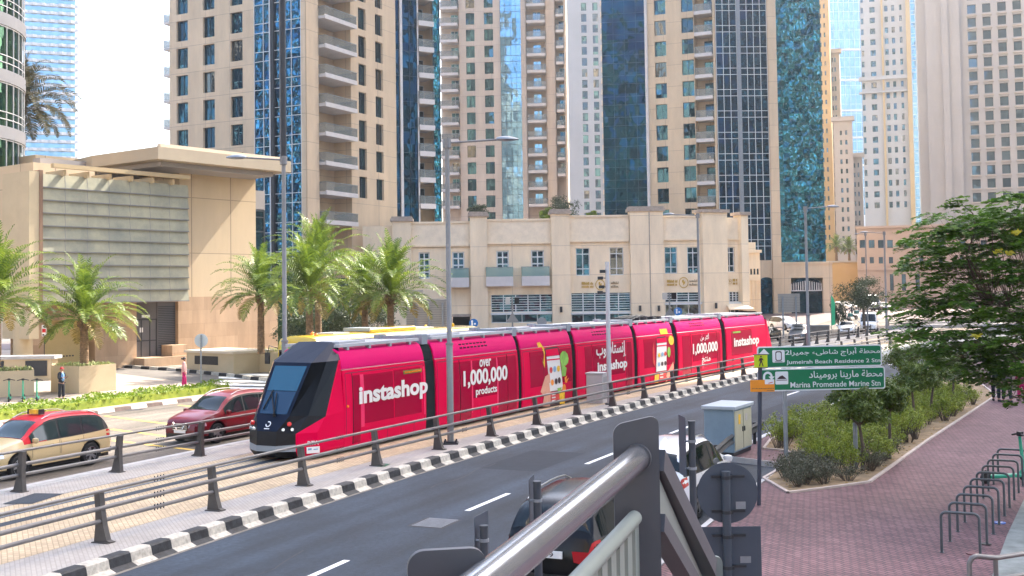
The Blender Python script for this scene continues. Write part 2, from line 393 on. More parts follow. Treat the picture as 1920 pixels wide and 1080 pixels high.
# ---- tram bed
tr_near = lambda s: interp(s, (0, 17, 36, 62, 90), (4.0, 3.8, 3.35, 2.6, 2.4))
tr_c = lambda s: tr_near(s) + 1.3
strip('tram_island', 0.46, 8.9, 0.15, M['slab'])
strip('tram_track_paving', lambda s: max(0.75, tr_near(s) - 1.75), lambda s: tr_near(s) + 3.0, 0.155, M['track_paver'])
for o in (-0.72, 0.72):
    strip('rail_slot', lambda s, o=o: tr_c(s) + o - 0.09, lambda s, o=o: tr_c(s) + o + 0.09, 0.159, M['asphalt'])
    strip('track_rail', lambda s, o=o: tr_c(s) + o - 0.03, lambda s, o=o: tr_c(s) + o + 0.03, 0.163, M['chrome'] if False else M['galv'])
strip('power_rail_strip', lambda s: tr_c(s) - 0.17, lambda s: tr_c(s) + 0.17, 0.160, M['asphalt'])
strip('slab_joint', lambda s: tr_near(s) + 3.03, lambda s: tr_near(s) + 3.0, 0.164, M['kerb_black'])
# dark service covers let into the bed
def cover(pts, m, nm, lab):
    b = MB(); q = [G(x, y, 0.16) for x, y in pts]
    b.poly([p + Vector((0, 0, 0.006)) for p in q]); k = len(q)
    return tag(b.build(nm, m), lab, 'cover')
cover([(5, 945), (65, 925), (120, 926), (60, 945)], M['asphalt'], 'trench_cover', 'dark rectangular cover in the pale slab by the back railing')
cover([(705, 874), (715, 869), (732, 870), (722, 875)], mat('green_lid', (0.03, 0.12, 0.07), 0.7), 'valve_cover', 'small green valve cover in the slab behind the striped kerb')
# far edge of the island
fk = MB()
S = rng(-25, 118, 1.0)
for i in range(len(S) - 1):
    a, bb = S[i], S[i + 1]
    pr = [(8.88, 0.0), (8.9, 0.19), (8.6, 0.2), (8.55, 0.15)]
    fk.mat(0); A = [kerb(a, o, z + gz(kerb(a, o).y)) for o, z in pr]; B = [kerb(bb - .01, o, z + gz(kerb(a, o).y)) for o, z in pr]
    fk.ribbon(B, A)
setting(fk.build('island_edge', [M['concrete']]))
strip('back_road', 8.86, 22.4, 0.0, M['asphalt_sunlit'])
yl = []
for (x0, y0, x1, y1) in ((197, 780, 322, 796), (209, 805, 325, 820), (212, 826, 372, 845), (335, 760, 372, 763), (420, 870, 470, 880), (60, 770, 330, 812), (240, 845, 430, 868)):
    a, c = G(x0, y0), G(x1, y1); d = (c - a).normalized(); nn = Vector((-d.y, d.x, 0)) * 0.1
    yl.append([a + nn, a - nn, c - nn, c + nn])
yl = yl[:5]
paint('yellow_box_marking', yl, M['paint_yellow'], 0.006)
b = MB(); c = G(252, 768, 0); n = 24
b.poly([c + Vector((math.cos(t * 2 * math.pi / n) * .42, math.sin(t * 2 * math.pi / n) * .42, 0.006)) for t in range(n)])  # flat dark disc lying on the road surface
tag(b.build('dark_disc', M['steel_dark']), 'round dark disc in the pale road in front of the clipped hedge', 'road_disc')

# ---- plaza left of the back road
b = MB(); S = rng(-28, 60, 2)
A = [kerb(s, 22.4, 0.15) for s in S]; B = [kerb(s, 22.4 + 120, 0.15) for s in S]
b.ribbon(B, A)
setting(b.build('plaza', M['plaza']))
fk = MB(); S = rng(-10, 37.5, 0.95)
for i in range(len(S) - 1):
    fk.mat(i % 2); a, bb = S[i], S[i + 1] - 0.01
    fk.ribbon([kerb(a, o, z) for o, z in ((22.62, .16), (22.36, .16), (22.3, 0))], [kerb(bb, o, z) for o, z in ((22.62, .16), (22.36, .16), (22.3, 0))])
setting(fk.build('plaza_kerb', [mat('faded_dark_kerb', (0.1, 0.065, 0.055), 0.8, var=0.3, scale=4), mat('faded_pale_kerb', (0.5, 0.4, 0.35), 0.8, var=0.2, scale=4)]))
# side street with zebra crossing
ss = [(205, 712), (500, 722), (525, 745), (560, 735), (640, 660), (520, 640), (445, 690), (215, 693)]
b = MB(); b.poly([G(x, y, 0.15) + Vector((0, 0, 0.004)) for x, y in [(218, 700), (395, 722), (410, 745), (470, 742), (560, 730), (560, 690), (500, 700), (440, 697), (330, 687), (218, 688)]])
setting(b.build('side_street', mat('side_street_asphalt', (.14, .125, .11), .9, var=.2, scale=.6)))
zb = []
for k in range(7):
    y = 700 + 6.4 * k
    a, c2 = G(408 + k * 2, y, .155), G(505, y + 1.5, .155); a2, c3 = G(408 + k * 2, y + 3.4, .155), G(505, y + 4.9, .155)
    zb.append([a, a2, c3, c2])
bz = MB()
for q in zb: bz.poly([(p.x, p.y, 0.163) for p in q])
setting(bz.build('zebra_crossing', M['paint_white']))
# black and white kerb in front of the building
pts = [(218, 689), (330, 696), (440, 708), (502, 716)]
W = [G(x, y, 0.15) for x, y in pts]
fk = MB(); acc = 0
for a, c2 in zip(W, W[1:]):
    L = (c2 - a).length; n = max(1, int(L / 1.05)); d = (c2 - a) / n; nn = Vector((-d.y, d.x, 0)).normalized()
    for k in range(n):
        fk.mat(acc % 2); acc += 1
        p0, p1 = a + d * k, a + d * (k + 0.99)
        fk.ribbon([p0 + nn * .25 + Vector((0, 0, .2)), p0 + Vector((0, 0, .2)), p0 - nn * .04], [p1 + nn * .25 + Vector((0, 0, .2)), p1 + Vector((0, 0, .2)), p1 - nn * .04])
setting(fk.build('street_kerb', [M['kerb_white'], M['kerb_black']]))

# ---- brick footway on the right
b = MB(); z = 0.15
S1 = rng(-28, 20, 2); S2 = rng(22, 120, 2)
edge = [kerb(s, -9.85, z) for s in S1] + [kerb(20.6, -9.7, z), kerb(21.3, -8.0, z)] + [kerb(s, -7.85, z) for s in S2]
outer = [kerb(s, -48, z) for s in S1] + [kerb(20.6, -48, z), kerb(21.3, -48, z)] + [kerb(s, -48, z) for s in S2]
for P in (edge, outer):
    for q in P: q.z += gz(q.y)
b.ribbon(edge, outer)
setting(b.build('brick_footway', M['brick']))
k2 = MB()
e2 = [kerb(s, -9.72, 0) for s in S1] + [kerb(20.6, -9.6, 0), kerb(21.3, -7.85, 0)] + [kerb(s, -7.7, 0) for s in S2]
for P in (e2,):
    for q in P: q.z += gz(q.y)
k2.ribbon(e2, [Vector((a.x, a.y, c.z + .02)) for a, c in zip(e2, edge)])
k2.ribbon([Vector((a.x, a.y, c.z + .02)) for a, c in zip(e2, edge)], [c + Vector((0, 0, .02)) for c in edge])
setting(k2.build('footway_kerb', M['concrete']))
# planting bed in the footway
BEDPX = [(1478, 925), (1552, 916), (1630, 905), (1740, 826), (1868, 742), (1800, 690), (1700, 712), (1640, 740), (1545, 778), (1445, 825), (1432, 842), (1470, 846), (1505, 856), (1432, 898)]
BED = [G(x, y, 0.15) for x, y in BEDPX]
b = MB(); b.poly([(p.x, p.y, .165) for p in reversed(BED)])
setting(b.build('planting_bed', M['soil']))
be = MB()
for a, c2 in zip(BED, BED[1:] + BED[:1]):
    d = (c2 - a); nn = Vector((d.y, -d.x, 0)).normalized() * .045; up = Vector((0, 0, .05))
    be.poly([a + nn + up, c2 + nn + up, c2 - nn + up, a - nn + up]); be.poly([a + nn, c2 + nn, c2 + nn + up, a + nn + up]); be.poly([c2 - nn, a - nn, a - nn + up, c2 - nn + up])
setting(be.build('bed_edging', mat('edging_stone', (0.46, 0.38, 0.33), 0.9, var=0.15, scale=3)))
# concrete corner bottom right
b = MB(); b.poly([(p.x, p.y, .165) for p in [G(x, y, .15) for x, y in ((1888, 1005), (1860, 1082), (2000, 1090), (2100, 880), (1935, 905))]][::-1])
setting(b.build('concrete_path', mat('worn_concrete', (.2, .215, .2), .9, var=.3, scale=2)))
# pinkish paving round the far buildings
b = MB()
for x0, x1 in ((-60, 120),):
    Y = [96, 120, 147, 152, 158, 166, 200, 260]
    for a, c2 in zip(Y, Y[1:]): b.quad((x0 if a > 110 else 30, a, gz(a) - .03), (x1, a, gz(a) - .03), (x1, c2, gz(c2) - .03), (x0, c2, gz(c2) - .03))
setting(b.build('far_pavement', M['plaza_far']))
# ------------------------------------------------------------------ buildings
M['stone_warm'] = joint_mat('warm_cladding', (0.63, 0.495, 0.34), 3.4, 3.3, mortar=(0.44, 0.34, 0.24), msize=0.035, vert=True, var=0.04, nvar=0.12, bump=0.05, rough=0.85)
M['stone_grey'] = joint_mat('pinkish_cladding', (0.58, 0.49, 0.40), 3.4, 3.3, mortar=(0.42, 0.35, 0.3), msize=0.035, vert=True, var=0.03, nvar=0.11, bump=0.05, rough=0.85)
M['stone_pale'] = mat('pale_cladding', (0.37, 0.37, 0.375), 0.85, var=0.05, scale=0.15)
M['stone_pod'] = joint_mat('podium_cladding', (0.86, 0.70, 0.49), 30, 3.6, mortar=(0.48, 0.38, 0.28), msize=0.022, vert=True, var=0.03, nvar=0.13, bump=0.08, rough=0.8)
M['stone_pod_rough'] = mat('podium_textured_stone', (0.83, 0.70, 0.52), 0.95, var=0.09, scale=1.1, bump=0.4, bscale=6)
M['cornice'] = mat('cornice_stone', (0.38, 0.31, 0.25), 0.9, var=0.2, scale=3)
M['white_slab'] = mat('balcony_concrete', (0.62, 0.59, 0.57), 0.8, var=0.08, scale=0.8)
M['frame_white'] = mat('white_frame', (0.66, 0.66, 0.65), 0.5)
M['frame_dark'] = mat('dark_frame', (0.05, 0.06, 0.07), 0.4, metal=0.3)
M['mullion'] = mat('mullion_metal', (0.42, 0.5, 0.54), 0.4, metal=0.3)
M['glass_win'] = wobbly_glass('window_glass', (0.05, 0.15, 0.2), (0.008, 0.035, 0.055), pane=(1.9, 3.3), wob=0.9, tilt=0.10, metal=0.8, cur=.14)
M['glass_blue'] = wobbly_glass('blue_curtain_glass', (0.06, 0.21, 0.32), (0.012, 0.06, 0.12), pane=(1.5, 1.7), wob=2.4, tilt=0.14, metal=1.0, nscale=0.9)
M['glass_navy'] = wobbly_glass('navy_curtain_glass', (0.006, 0.05, 0.09), (0.0012, 0.016, 0.038), pane=(1.6, 1.7), wob=1.3, tilt=0.08, metal=1.0, nscale=0.5)
M['glass_teal'] = wobbly_glass('teal_curtain_glass', (0.06, 0.27, 0.34), (0.004, 0.05, 0.075), pane=(1.0, 0.85), wob=3.2, tilt=0.2, metal=1.0, nscale=1.1)
M['glass_sky'] = wobbly_glass('pale_blue_glass', (0.24, 0.43, 0.58), (0.14, 0.32, 0.48), pane=(1.5, 1.8), wob=0.3, tilt=0.03, metal=0.7)  # distance haze is partly put into this pale tint
M['glass_green'] = wobbly_glass('green_curtain_glass', (0.075, 0.17, 0.085), (0.015, 0.06, 0.03), pane=(1.2, 1.4), wob=0.5, tilt=0.06, metal=0.75)
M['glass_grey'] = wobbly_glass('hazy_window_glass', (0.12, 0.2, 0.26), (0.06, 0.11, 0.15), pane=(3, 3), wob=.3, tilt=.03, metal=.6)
def see_through(name, col, a):
    m = mat(name, col, 0.08); m.node_tree.nodes['Principled BSDF'].inputs['Alpha'].default_value = a; return m
M['balu'] = see_through('balustrade_glass', (0.24, 0.27, 0.26), 0.4)
M['balu_green'] = see_through('green_balustrade_glass', (0.25, 0.42, 0.38), 0.55)
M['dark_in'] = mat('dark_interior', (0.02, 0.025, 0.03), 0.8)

class Face:
    """a vertical facade plane: P0 its origin on plan, ang the direction u along it; outward normal is (sin, -cos)"""
    def __init__(s, P0, ang):
        s.P = Vector((P0[0], P0[1])); s.ang = ang; s.u = Vector((math.cos(ang), math.sin(ang))); s.n = Vector((math.sin(ang), -math.cos(ang)))
    def pt(s, t, z, d=0.0):
        p = s.P + s.u * t + s.n * d; return Vector((p.x, p.y, z))
    def T(s, px, py=500, d=0.0):
        r = ray(px, py); o = s.P + s.n * d
        k = (o.x * s.n.x + o.y * s.n.y) / (r.x * s.n.x + r.y * s.n.y)
        q = EYE + r * k; return (Vector((q.x, q.y)) - o).dot(s.u), q.z
    def t(s, px, d=0.0): return s.T(px, 500, d)[0]
    def z(s, px, py, d=0.0): return s.T(px, py, d)[1]
    def slab(s, mb, t0, t1, z0, z1, d0, d1, m=None):
        """solid box on the facade between depths d0 and d1 (outward positive)"""
        a, b = min(d0, d1), max(d0, d1)
        P = [s.pt(t0, z0, b), s.pt(t1, z0, b), s.pt(t1, z0, a), s.pt(t0, z0, a), s.pt(t0, z1, b), s.pt(t1, z1, b), s.pt(t1, z1, a), s.pt(t0, z1, a)]
        n = len(mb.v); mb.v += P
        for q in ((0, 3, 2, 1), (4, 5, 6, 7), (0, 1, 5, 4), (1, 2, 6, 5), (2, 3, 7, 6), (3, 0, 4, 7)): mb.face([n + i for i in q], m)
    def wall(s, mb, t0, t1, z0, z1, holes=(), dep=0.4, d=0.0, m=None):
        T = sorted({t0, t1, *[h[0] for h in holes], *[h[1] for h in holes]}); Z = sorted({z0, z1, *[h[2] for h in holes], *[h[3] for h in holes]})
        T = [x for x in T if t0 <= x <= t1]; Z = [x for x in Z if z0 <= x <= z1]
        inh = lambda a, b: any(h[0] - 1e-6 <= a and b[0] <= h[1] + 1e-6 and h[2] - 1e-6 <= b[1] and b[2] <= h[3] + 1e-6 for h in holes)
        for i in range(len(T) - 1):
            for j in range(len(Z) - 1):
                if any(h[0] - 1e-6 <= T[i] and T[i + 1] <= h[1] + 1e-6 and h[2] - 1e-6 <= Z[j] and Z[j + 1] <= h[3] + 1e-6 for h in holes): continue
                mb.quad(s.pt(T[i], Z[j], d), s.pt(T[i + 1], Z[j], d), s.pt(T[i + 1], Z[j + 1], d), s.pt(T[i], Z[j + 1], d), m)
        for a, b, za, zb in holes:
            a, b, za, zb = max(a, t0), min(b, t1), max(za, z0), min(zb, z1)
            f, r = d, d - dep
            mb.quad(s.pt(a, za, f), s.pt(a, zb, f), s.pt(a, zb, r), s.pt(a, za, r), m)
            mb.quad(s.pt(b, za, r), s.pt(b, zb, r), s.pt(b, zb, f), s.pt(b, za, f), m)
            mb.quad(s.pt(a, za, f), s.pt(a, za, r), s.pt(b, za, r), s.pt(b, za, f), m)
            mb.quad(s.pt(a, zb, r), s.pt(a, zb, f), s.pt(b, zb, f), s.pt(b, zb, r), m)
_wc = {}
def window_mesh(w, h, cols=2, rows=(1.0,), fr=None, gl=None, bar=0.06, key=''):
    fr = fr or M['frame_dark']; gl = gl or M['glass_win']
    k = (round(w, 2), round(h, 2), cols, tuple(rows), fr.name, gl.name, bar)
    if k in _wc: return _wc[k]
    b = MB(); b.mat(0)
    b.box(0, bar, 0, .1, 0, h); b.box(w - bar, w, 0, .1, 0, h); b.box(bar, w - bar, 0, .1, 0, bar); b.box(bar, w - bar, 0, .1, h - bar, h)
    for i in range(1, cols): b.box(w * i / cols - bar / 2, w * i / cols + bar / 2, .012, .09, bar, h - bar)
    acc = 0
    for r in rows[:-1]:
        acc += r; z = h * acc / sum(rows); b.box(bar, w - bar, .02, .085, z - bar / 2, z + bar / 2)
    b.mat(1); b.quad((bar, .06, bar), (w - bar, .06, bar), (w - bar, .06, h - bar), (bar, .06, h - bar))
    _wc[k] = b.mesh('window', [fr, gl]); return _wc[k]
def put_windows(face, holes, parent, dep=0.4, d=0.0, name='window', **kw):
    for a, b, za, zb in holes:
        link(name, window_mesh(b - a, zb - za, **kw), parent, face.pt(a, za, d - dep + 0.1), face.ang)
def grid_holes(face, cols, z_list, h):
    return [(a, b, z, z + h) for z in z_list for a, b in cols]
def floors(face, px, ya, yb, top=None, base=8.0):
    """window sill heights from the rows ya and yb (photo rows of two successive heads, ya the upper one)"""
    za, zb = face.z(px, ya), face.z(px, yb); st = za - zb
    return za, st
def curtain(face, t0, t1, z0, z1, gm, parent, cols=3, zs=None, fh=3.3, d=0.0, bar=0.07, sub=(0.0, 0.32), mull=None, name='glass_wall', bands=True):
    """a curtain wall: one pane sheet and one mullion grid"""
    b = MB(); b.quad(face.pt(t0, z0, d), face.pt(t1, z0, d), face.pt(t1, z1, d), face.pt(t0, z1, d))
    o = b.build(name, gm, parent)
    g2 = MB()
    for i in range(cols + 1):
        t = t0 + (t1 - t0) * i / cols; face.slab(g2, t - bar / 2, t + bar / 2, z0, z1, d - .02, d + .09)
    z = z0 if zs is None else zs
    while z > z0 + fh: z -= fh
    while z < z1:
        for f in sub:
            zz = z + f * fh
            if z0 < zz < z1: face.slab(g2, t0, t1, zz - bar / 2, zz + bar / 2, d - .02, d + .075)
        z += fh
    g2.build('mullion_grid', mull or M['mullion'], parent)
    return o
_bc = {}
def balcony_mesh(w, dep, sl=0.35, hh=1.1, side=True):
    k = (round(w, 2), round(dep, 2), sl, hh)
    if k in _bc: return _bc[k]
    b = MB(); b.box(0, w, -dep, 0, -sl, 0); b.box(0, w, -dep - .04, -dep + .08, -sl - .05, 0.12)
    me = b.mesh('balcony', M['white_slab'])
    g2 = MB(); g2.mat(0)
    g2.box(0.02, w - .02, -dep + .02, -dep + .05, .14, hh)
    g2.box(0.0, .03, -dep + .06, -.02, .05, hh); g2.box(w - .03, w, -dep + .06, -.02, .05, hh)
    g2.mat(1); g2.box(-.01, w + .01, -dep + .0, -dep + .07, hh, hh + .06); g2.box(-.01, .05, -dep + .07, 0, hh, hh + .06); g2.box(w - .05, w + .01, -dep + .07, 0, hh, hh + .06)
    gm = g2.mesh('balustrade', [M['balu'], M['galv']])
    _bc[k] = (me, gm); return _bc[k]
def put_balcony(face, t0, t1, z, dep, parent, door=None, d=0.0, name='balcony', clutter=None, **kw):
    me, gm = balcony_mesh(t1 - t0, dep, **kw)
    o = link(name, me, parent, face.pt(t0, z, d), face.ang)
    link('balustrade', gm, o)
    if clutter:
        rr = random.Random(clutter); c = MB()
        for k in range(rr.randint(1, 3)):
            x = rr.uniform(.4, t1 - t0 - .6); hgt = rr.uniform(.4, .85); y = -dep * rr.uniform(.3, .7)
            c.box(x, x + .5, y - .25, y + .25, .3, .36); c.box(x, x + .05, y - .25, y + .25, 0, hgt); c.box(x + .45, x + .5, y - .25, y + .25, 0, .3)
        c.build('balcony_furniture', [M['frame_white'], M['steel_dark'], M['stone_warm']][clutter % 3], o)
    return o
def footprint_shell(mb, pts, z0, z1, skip=(), m=None):
    """plain walls and roof on a footprint (counter-clockwise from above); skip: edges left open for a facade"""
    k = len(pts)
    for i in range(k):
        a, b = pts[i], pts[(i + 1) % k]
        if i in skip: continue
        mb.quad((a[0], a[1], z0), (b[0], b[1], z0), (b[0], b[1], z1), (a[0], a[1], z1), m)
    mb.poly([(p[0], p[1], z1) for p in pts], m)

# ============ tower A: beige flats with a glass bay, balconies on the corner
TA = thing('apartment_tower', 'beige apartment tower with a blue glass bay at its corner above the palms', 'building', (-23.8, 130, 0))
base = Vector((-23.8, 130))
dirR = R(90 - 26.8); FR = Face(base, dirR)                    # right face runs away to the right
FL = Face(base, dirR - R(90)); FL.u = FL.u                    # left face: u points towards the corner
FL = Face(base - Vector((math.cos(dirR - R(90)), math.sin(dirR - R(90)))) * 0, dirR - R(90))
inv = Matrix.Translation((23.8, -130, 0))
def child_fix(root):
    """things are built in world coordinates: shift the children back under their root"""
    off = root.location.copy()
    for c in root.children:
        c.location = Vector(c.location) - off
ZT = 75.0
tl0, tl1, tg0, tg1 = FL.t(319), FL.t(478), FL.t(480), FL.t(568)
wcols = [(FL.t(332), FL.t(353.5)), (FL.t(382), FL.t(404)), (FL.t(434), FL.t(457))]
za, st = floors(FL, 343, 39, 90); hwin = FL.z(343, 39) - FL.z(343, 77)
zl = [za + st * k - hwin for k in range(-6, 6)]
H = grid_holes(FL, wcols, zl, hwin)
b = MB(); FL.wall(b, tl0, tl1 + .1, 0, ZT, H)
FL.slab(b, tg1 - .05, 0.0, 0, ZT, -.6, 0.12)                  # corner pier
fr_strip = FR.t(599); fr_b1 = FR.t(661); fr_w1 = FR.t(735); fr_end = FR.t(746)
FR.slab(b, 0, fr_strip, 0, ZT, -.6, 0.1)
rcols = [(FR.t(675.5), FR.t(690)), (FR.t(707.5), FR.t(721.5))]
za2, st2 = floors(FR, 683, 17.5, 69.5); hw2 = FR.z(683, 17.5) - FR.z(683, 57)
zr = [za2 + st2 * k - hw2 for k in range(-6, 6)]
HR = grid_holes(FR, rcols, zr, hw2)
FR.wall(b, fr_b1, fr_end, 0, ZT, HR)
bd = 2.6
FR.wall(b, fr_strip, fr_b1, 0, ZT, (), d=-bd)                 # back wall of the balcony recess
zb0 = FR.z(640, 45); 
b.quad(FR.pt(fr_strip, 0, -bd), FR.pt(fr_strip, 0, 0), FR.pt(fr_strip, ZT, 0), FR.pt(fr_strip, ZT, -bd))
b.quad(FR.pt(fr_b1, 0, 0), FR.pt(fr_b1, 0, -bd), FR.pt(fr_b1, ZT, -bd), FR.pt(fr_b1, ZT, 0))
# body behind
back = [FL.pt(tl0, 0), FL.pt(tl0, 0, -26), FR.pt(fr_end, 0, -22), FR.pt(fr_end, 0)]
for a, c in zip(back, back[1:]): b.quad(c, a, (a.x, a.y, ZT), (c.x, c.y, ZT))
b.poly([FL.pt(tl0, ZT), FR.pt(0, ZT), FR.pt(fr_end, ZT), FR.pt(fr_end, ZT, -22), FL.pt(tl0, ZT, -26)])
b.build('wall', M['stone_warm'], TA)
put_windows(FL, [h for h in H if h[2] > 13], TA)
put_windows(FR, [h for h in HR if h[2] > 10], TA)
b = MB(); FL.slab(b, tl1 + .1, tg0, 0, ZT, -.5, -.2)
b.build('recess_strip', M['stone_pale'], TA)
curtain(FL, tg0, tg1, 0, ZT, M['glass_blue'], TA, cols=5, zs=FL.z(550, 108), fh=st, d=0.05, sub=(0, .33), mull=M['frame_white'])
tt = FL.t(517); b = MB(); FL.slab(b, tt - .35, tt + .1, 0, ZT, .06, .35); b.build('glass_fin', M['steel_dark'], TA)
b = MB(); FL.slab(b, tt - .5, tt - .36, 0, ZT, .06, .4); b.build('fin_edge', M['frame_white'], TA)
st3 = (FR.z(640, 45) - FR.z(640, 364)) / 6
for k in range(-1, 8):
    z = zb0 - st3 * k
    if z > ZT - 3: continue
    o = put_balcony(FR, fr_strip + .1, fr_b1 - .1, z, bd + 1.0, TA, d=-bd, clutter=(k + 7) * 3 if k % 2 else None)
    dd = MB(); dd.box(.15, 1.75, -.06, 0.0, .02, 2.5); link('balcony_door', window_mesh(1.7, 2.5, cols=2, fr=M['frame_white']), o, (0.02, -.14, .02))
    link('balcony_door', window_mesh(2.2, 2.5, cols=1), o, (2.6, -.08, .02)) if False else None
# small balconies on the far left edge
zsm = FL.z(318, 38)
for k in range(0, 5):
    z = FL.z(318, 38) - k * (FL.z(318, 38) - FL.z(318, 236)) / 4
    b = MB(); FL.slab(b, tl0 - 1.4, tl0, z - .3, z, -3.2, -.4); o = b.build('side_balcony', M['white_slab'], TA)
    b = MB(); FL.slab(b, tl0 - 1.38, tl0 - 1.34, z, z + 1, -3.2, -.4); FL.slab(b, tl0 - 1.33, tl0, z, z + 1, -.43, -.4); b.build('balustrade', M['balu'], o)
child_fix(TA)

# ============ tower B: dark glass prism beyond tower A, with white edged balconies
pB = FR.pt(fr_end, 0, -0.3)
TB = thing('apartment_tower', 'dark teal glass tower wing with a column of white edged balconies', 'building', (pB.x, pB.y, 0))
FB = Face((pB.x, pB.y), R(30))
b1, b2, b3, b4 = FB.t(754), FB.t(786), FB.t(816), FB.t(829)
b = MB()
FB.wall(b, 0, b4, 0, ZT, (), d=-2.6)
e = [FB.pt(0, 0), FB.pt(b4, 0), FB.pt(b4, 0, -14), FB.pt(0, 0, -14)]
b.quad(FB.pt(b4, 0, 0), FB.pt(b4, 0, -14), FB.pt(b4, ZT, -14), FB.pt(b4, ZT, 0))
b.quad(FB.pt(b4, 0, -14), FB.pt(0, 0, -14), FB.pt(0, ZT, -14), FB.pt(b4, ZT, -14))
b.poly([FB.pt(0, ZT, 0), FB.pt(b4, ZT, 0), FB.pt(b4, ZT, -14), FB.pt(0, ZT, -14)])
b.build('wall', M['stone_warm'], TB)
curtain(FB, 0, b1, 0, ZT, M['glass_navy'], TB, cols=1, fh=st, sub=(0,), mull=M['frame_dark'])
b = MB(); FB.slab(b, b1 - .1, b1 + .25, 0, ZT, -.1, .3); b.build('white_rib', M['white_slab'], TB)
curtain(FB, b1 + .25, b2, 0, ZT, M['glass_navy'], TB, cols=2, fh=st, sub=(0,), mull=M['frame_dark'], bar=.04)
curtain(FB, b3, b4, 0, ZT, M['glass_teal'], TB, cols=1, fh=st, sub=(0,), mull=M['frame_dark'], bar=.05)
b = MB(); FB.slab(b, b2, b2 + .22, 0, ZT, -2.5, .1); b.build('white_rib', M['white_slab'], TB)
zz = FB.z(800, 43)
stB = (FB.z(800, 43) - FB.z(800, 335)) / 6
for k in range(-1, 8):
    z = zz - stB * k
    if z > ZT - 3: continue
    o = put_balcony(FB, b2 + .1, b3, z, 3.0, TB, d=-2.55, sl=.5)
    link('balcony_door', window_mesh(1.6, 2.4, cols=2, fr=M['frame_white']), o, (0.4, -.15, .02))
child_fix(TB)

# ============ tower C: grey beige tower further back
ZC = 76.0
pC = D(829, 500, 215)
TC = thing('apartment_tower', 'grey beige tower further back with stacked balconies and small square windows', 'building', (pC.x, pC.y, 0))
FC = Face((pC.x, pC.y), R(-4))
c = lambda px, d=0: FC.t(px, d)
zc, stc = floors(FC, 890, 24, 55); hc = FC.z(890, 24) - FC.z(890, 46)
zs = [zc + stc * k - hc for k in range(-13, 4)]
cols = [(c(879), c(895.5)), (c(913.5), c(930.5))]
H = grid_holes(FC, cols, zs, hc)
b = MB(); FC.wall(b, c(866), c(944), 0, ZC, H)
FC.wall(b, c(829), c(866), 0, ZC, (), d=-2.0)
b.quad(FC.pt(c(866), 0, -2), FC.pt(c(866), 0, 0), FC.pt(c(866), ZC, 0), FC.pt(c(866), ZC, -2))
FC.slab(b, c(983), c(992), 0, ZC, -.5, .3)
FC.wall(b, c(992), c(1030), 0, ZC, (), d=-2.0)
FC.slab(b, c(1030), c(1047), 0, ZC, -2.0, 0.0)
FC.wall(b, c(1047), c(1064), 0, ZC, (), d=-2.0)
FC.slab(b, c(1064), c(1068), 0, ZC, -2, 0)
FC.wall(b, c(829), c(1068), 0, ZC, (), d=-16)
b.poly([FC.pt(c(829), ZC, 0), FC.pt(c(1068), ZC, 0), FC.pt(c(1068), ZC, -16), FC.pt(c(829), ZC, -16)])
b.quad(FC.pt(c(1068), 0, 0), FC.pt(c(1068), 0, -16), FC.pt(c(1068), ZC, -16), FC.pt(c(1068), ZC, 0))
b.build('wall', M['stone_grey'], TC)
put_windows(FC, [h for h in H if h[2] > 18], TC)
curtain(FC, c(944), c(983), 0, ZC, M['glass_sky'], TC, cols=4, zs=zc, fh=stc, d=.05, sub=(0, .35), mull=M['frame_dark'], bar=.05)
for px0, px1, y0, y1, n, gl in ((830, 865, 16, 357, 11, 1), (993, 1030, 10, 353, 11, 1), (1048, 1064, 28, 297, 9, 0)):
    z0 = FC.z(px0, y0); sb = (z0 - FC.z(px0, y1)) / n
    for k in range(-2, n + 2):
        z = z0 - sb * k
        if z > ZC - 3 or z < 16: continue
        o = put_balcony(FC, c(px0) + .1, c(px1) - .1, z, 2.9 if gl else 2.4, TC, d=-1.95, clutter=(k + 5) if (k * 7) % 3 else None)
        link('balcony_door', window_mesh(1.5, 2.3, cols=2, fr=M['frame_white'], gl=M['glass_sky'] if gl and px0 > 900 else M['glass_win']), o, ((c(px1) - c(px0)) * (.5 if px0 < 900 else .3), -.15, .02))
child_fix(TC)

# ============ tower D: pale lilac slab, further away again
ZD = 108.0
pD_ = D(1066, 500, 330)
TD = thing('apartment_tower', 'pale lilac tower slab with two columns of tiny dark windows', 'building', (pD_.x, pD_.y, 0))
FD = Face((pD_.x, pD_.y), R(-3)); c = lambda px: FD.t(px)
zc, std = floors(FD, 1102, 5, 25.6); hd = FD.z(1102, 5) - FD.z(1102, 20)
zs = [zc + std * k - hd for k in range(-21, 4)]
H = grid_holes(FD, [(c(1097.5), c(1107.5)), (c(1119), c(1129))], zs, hd)
b = MB(); FD.wall(b, c(1066), c(1150), 0, ZD, H, dep=.4)
b.poly([FD.pt(c(1066), ZD), FD.pt(c(1150), ZD), FD.pt(c(1150), ZD, -20), FD.pt(c(1066), ZD, -20)])
b.quad(FD.pt(c(1066), 0, -20), FD.pt(c(1066), 0), FD.pt(c(1066), ZD), FD.pt(c(1066), ZD, -20))
b.quad(FD.pt(c(1150), 0), FD.pt(c(1150), 0, -20), FD.pt(c(1150), ZD, -20), FD.pt(c(1150), ZD))
b.build('wall', M['stone_pale'], TD)
put_windows(FD, [h for h in H if h[2] > 24], TD, dep=.4, cols=1)
for k in range(0, 20):
    z = FD.z(1137, 10) - std * k
    b = MB(); FD.slab(b, c(1133), c(1143), z - .3, z, 0, 1.6); FD.slab(b, c(1133), c(1143), z, z + 1, 1.5, 1.6); b.build('balcony', M['stone_warm'], TD)
child_fix(TD)

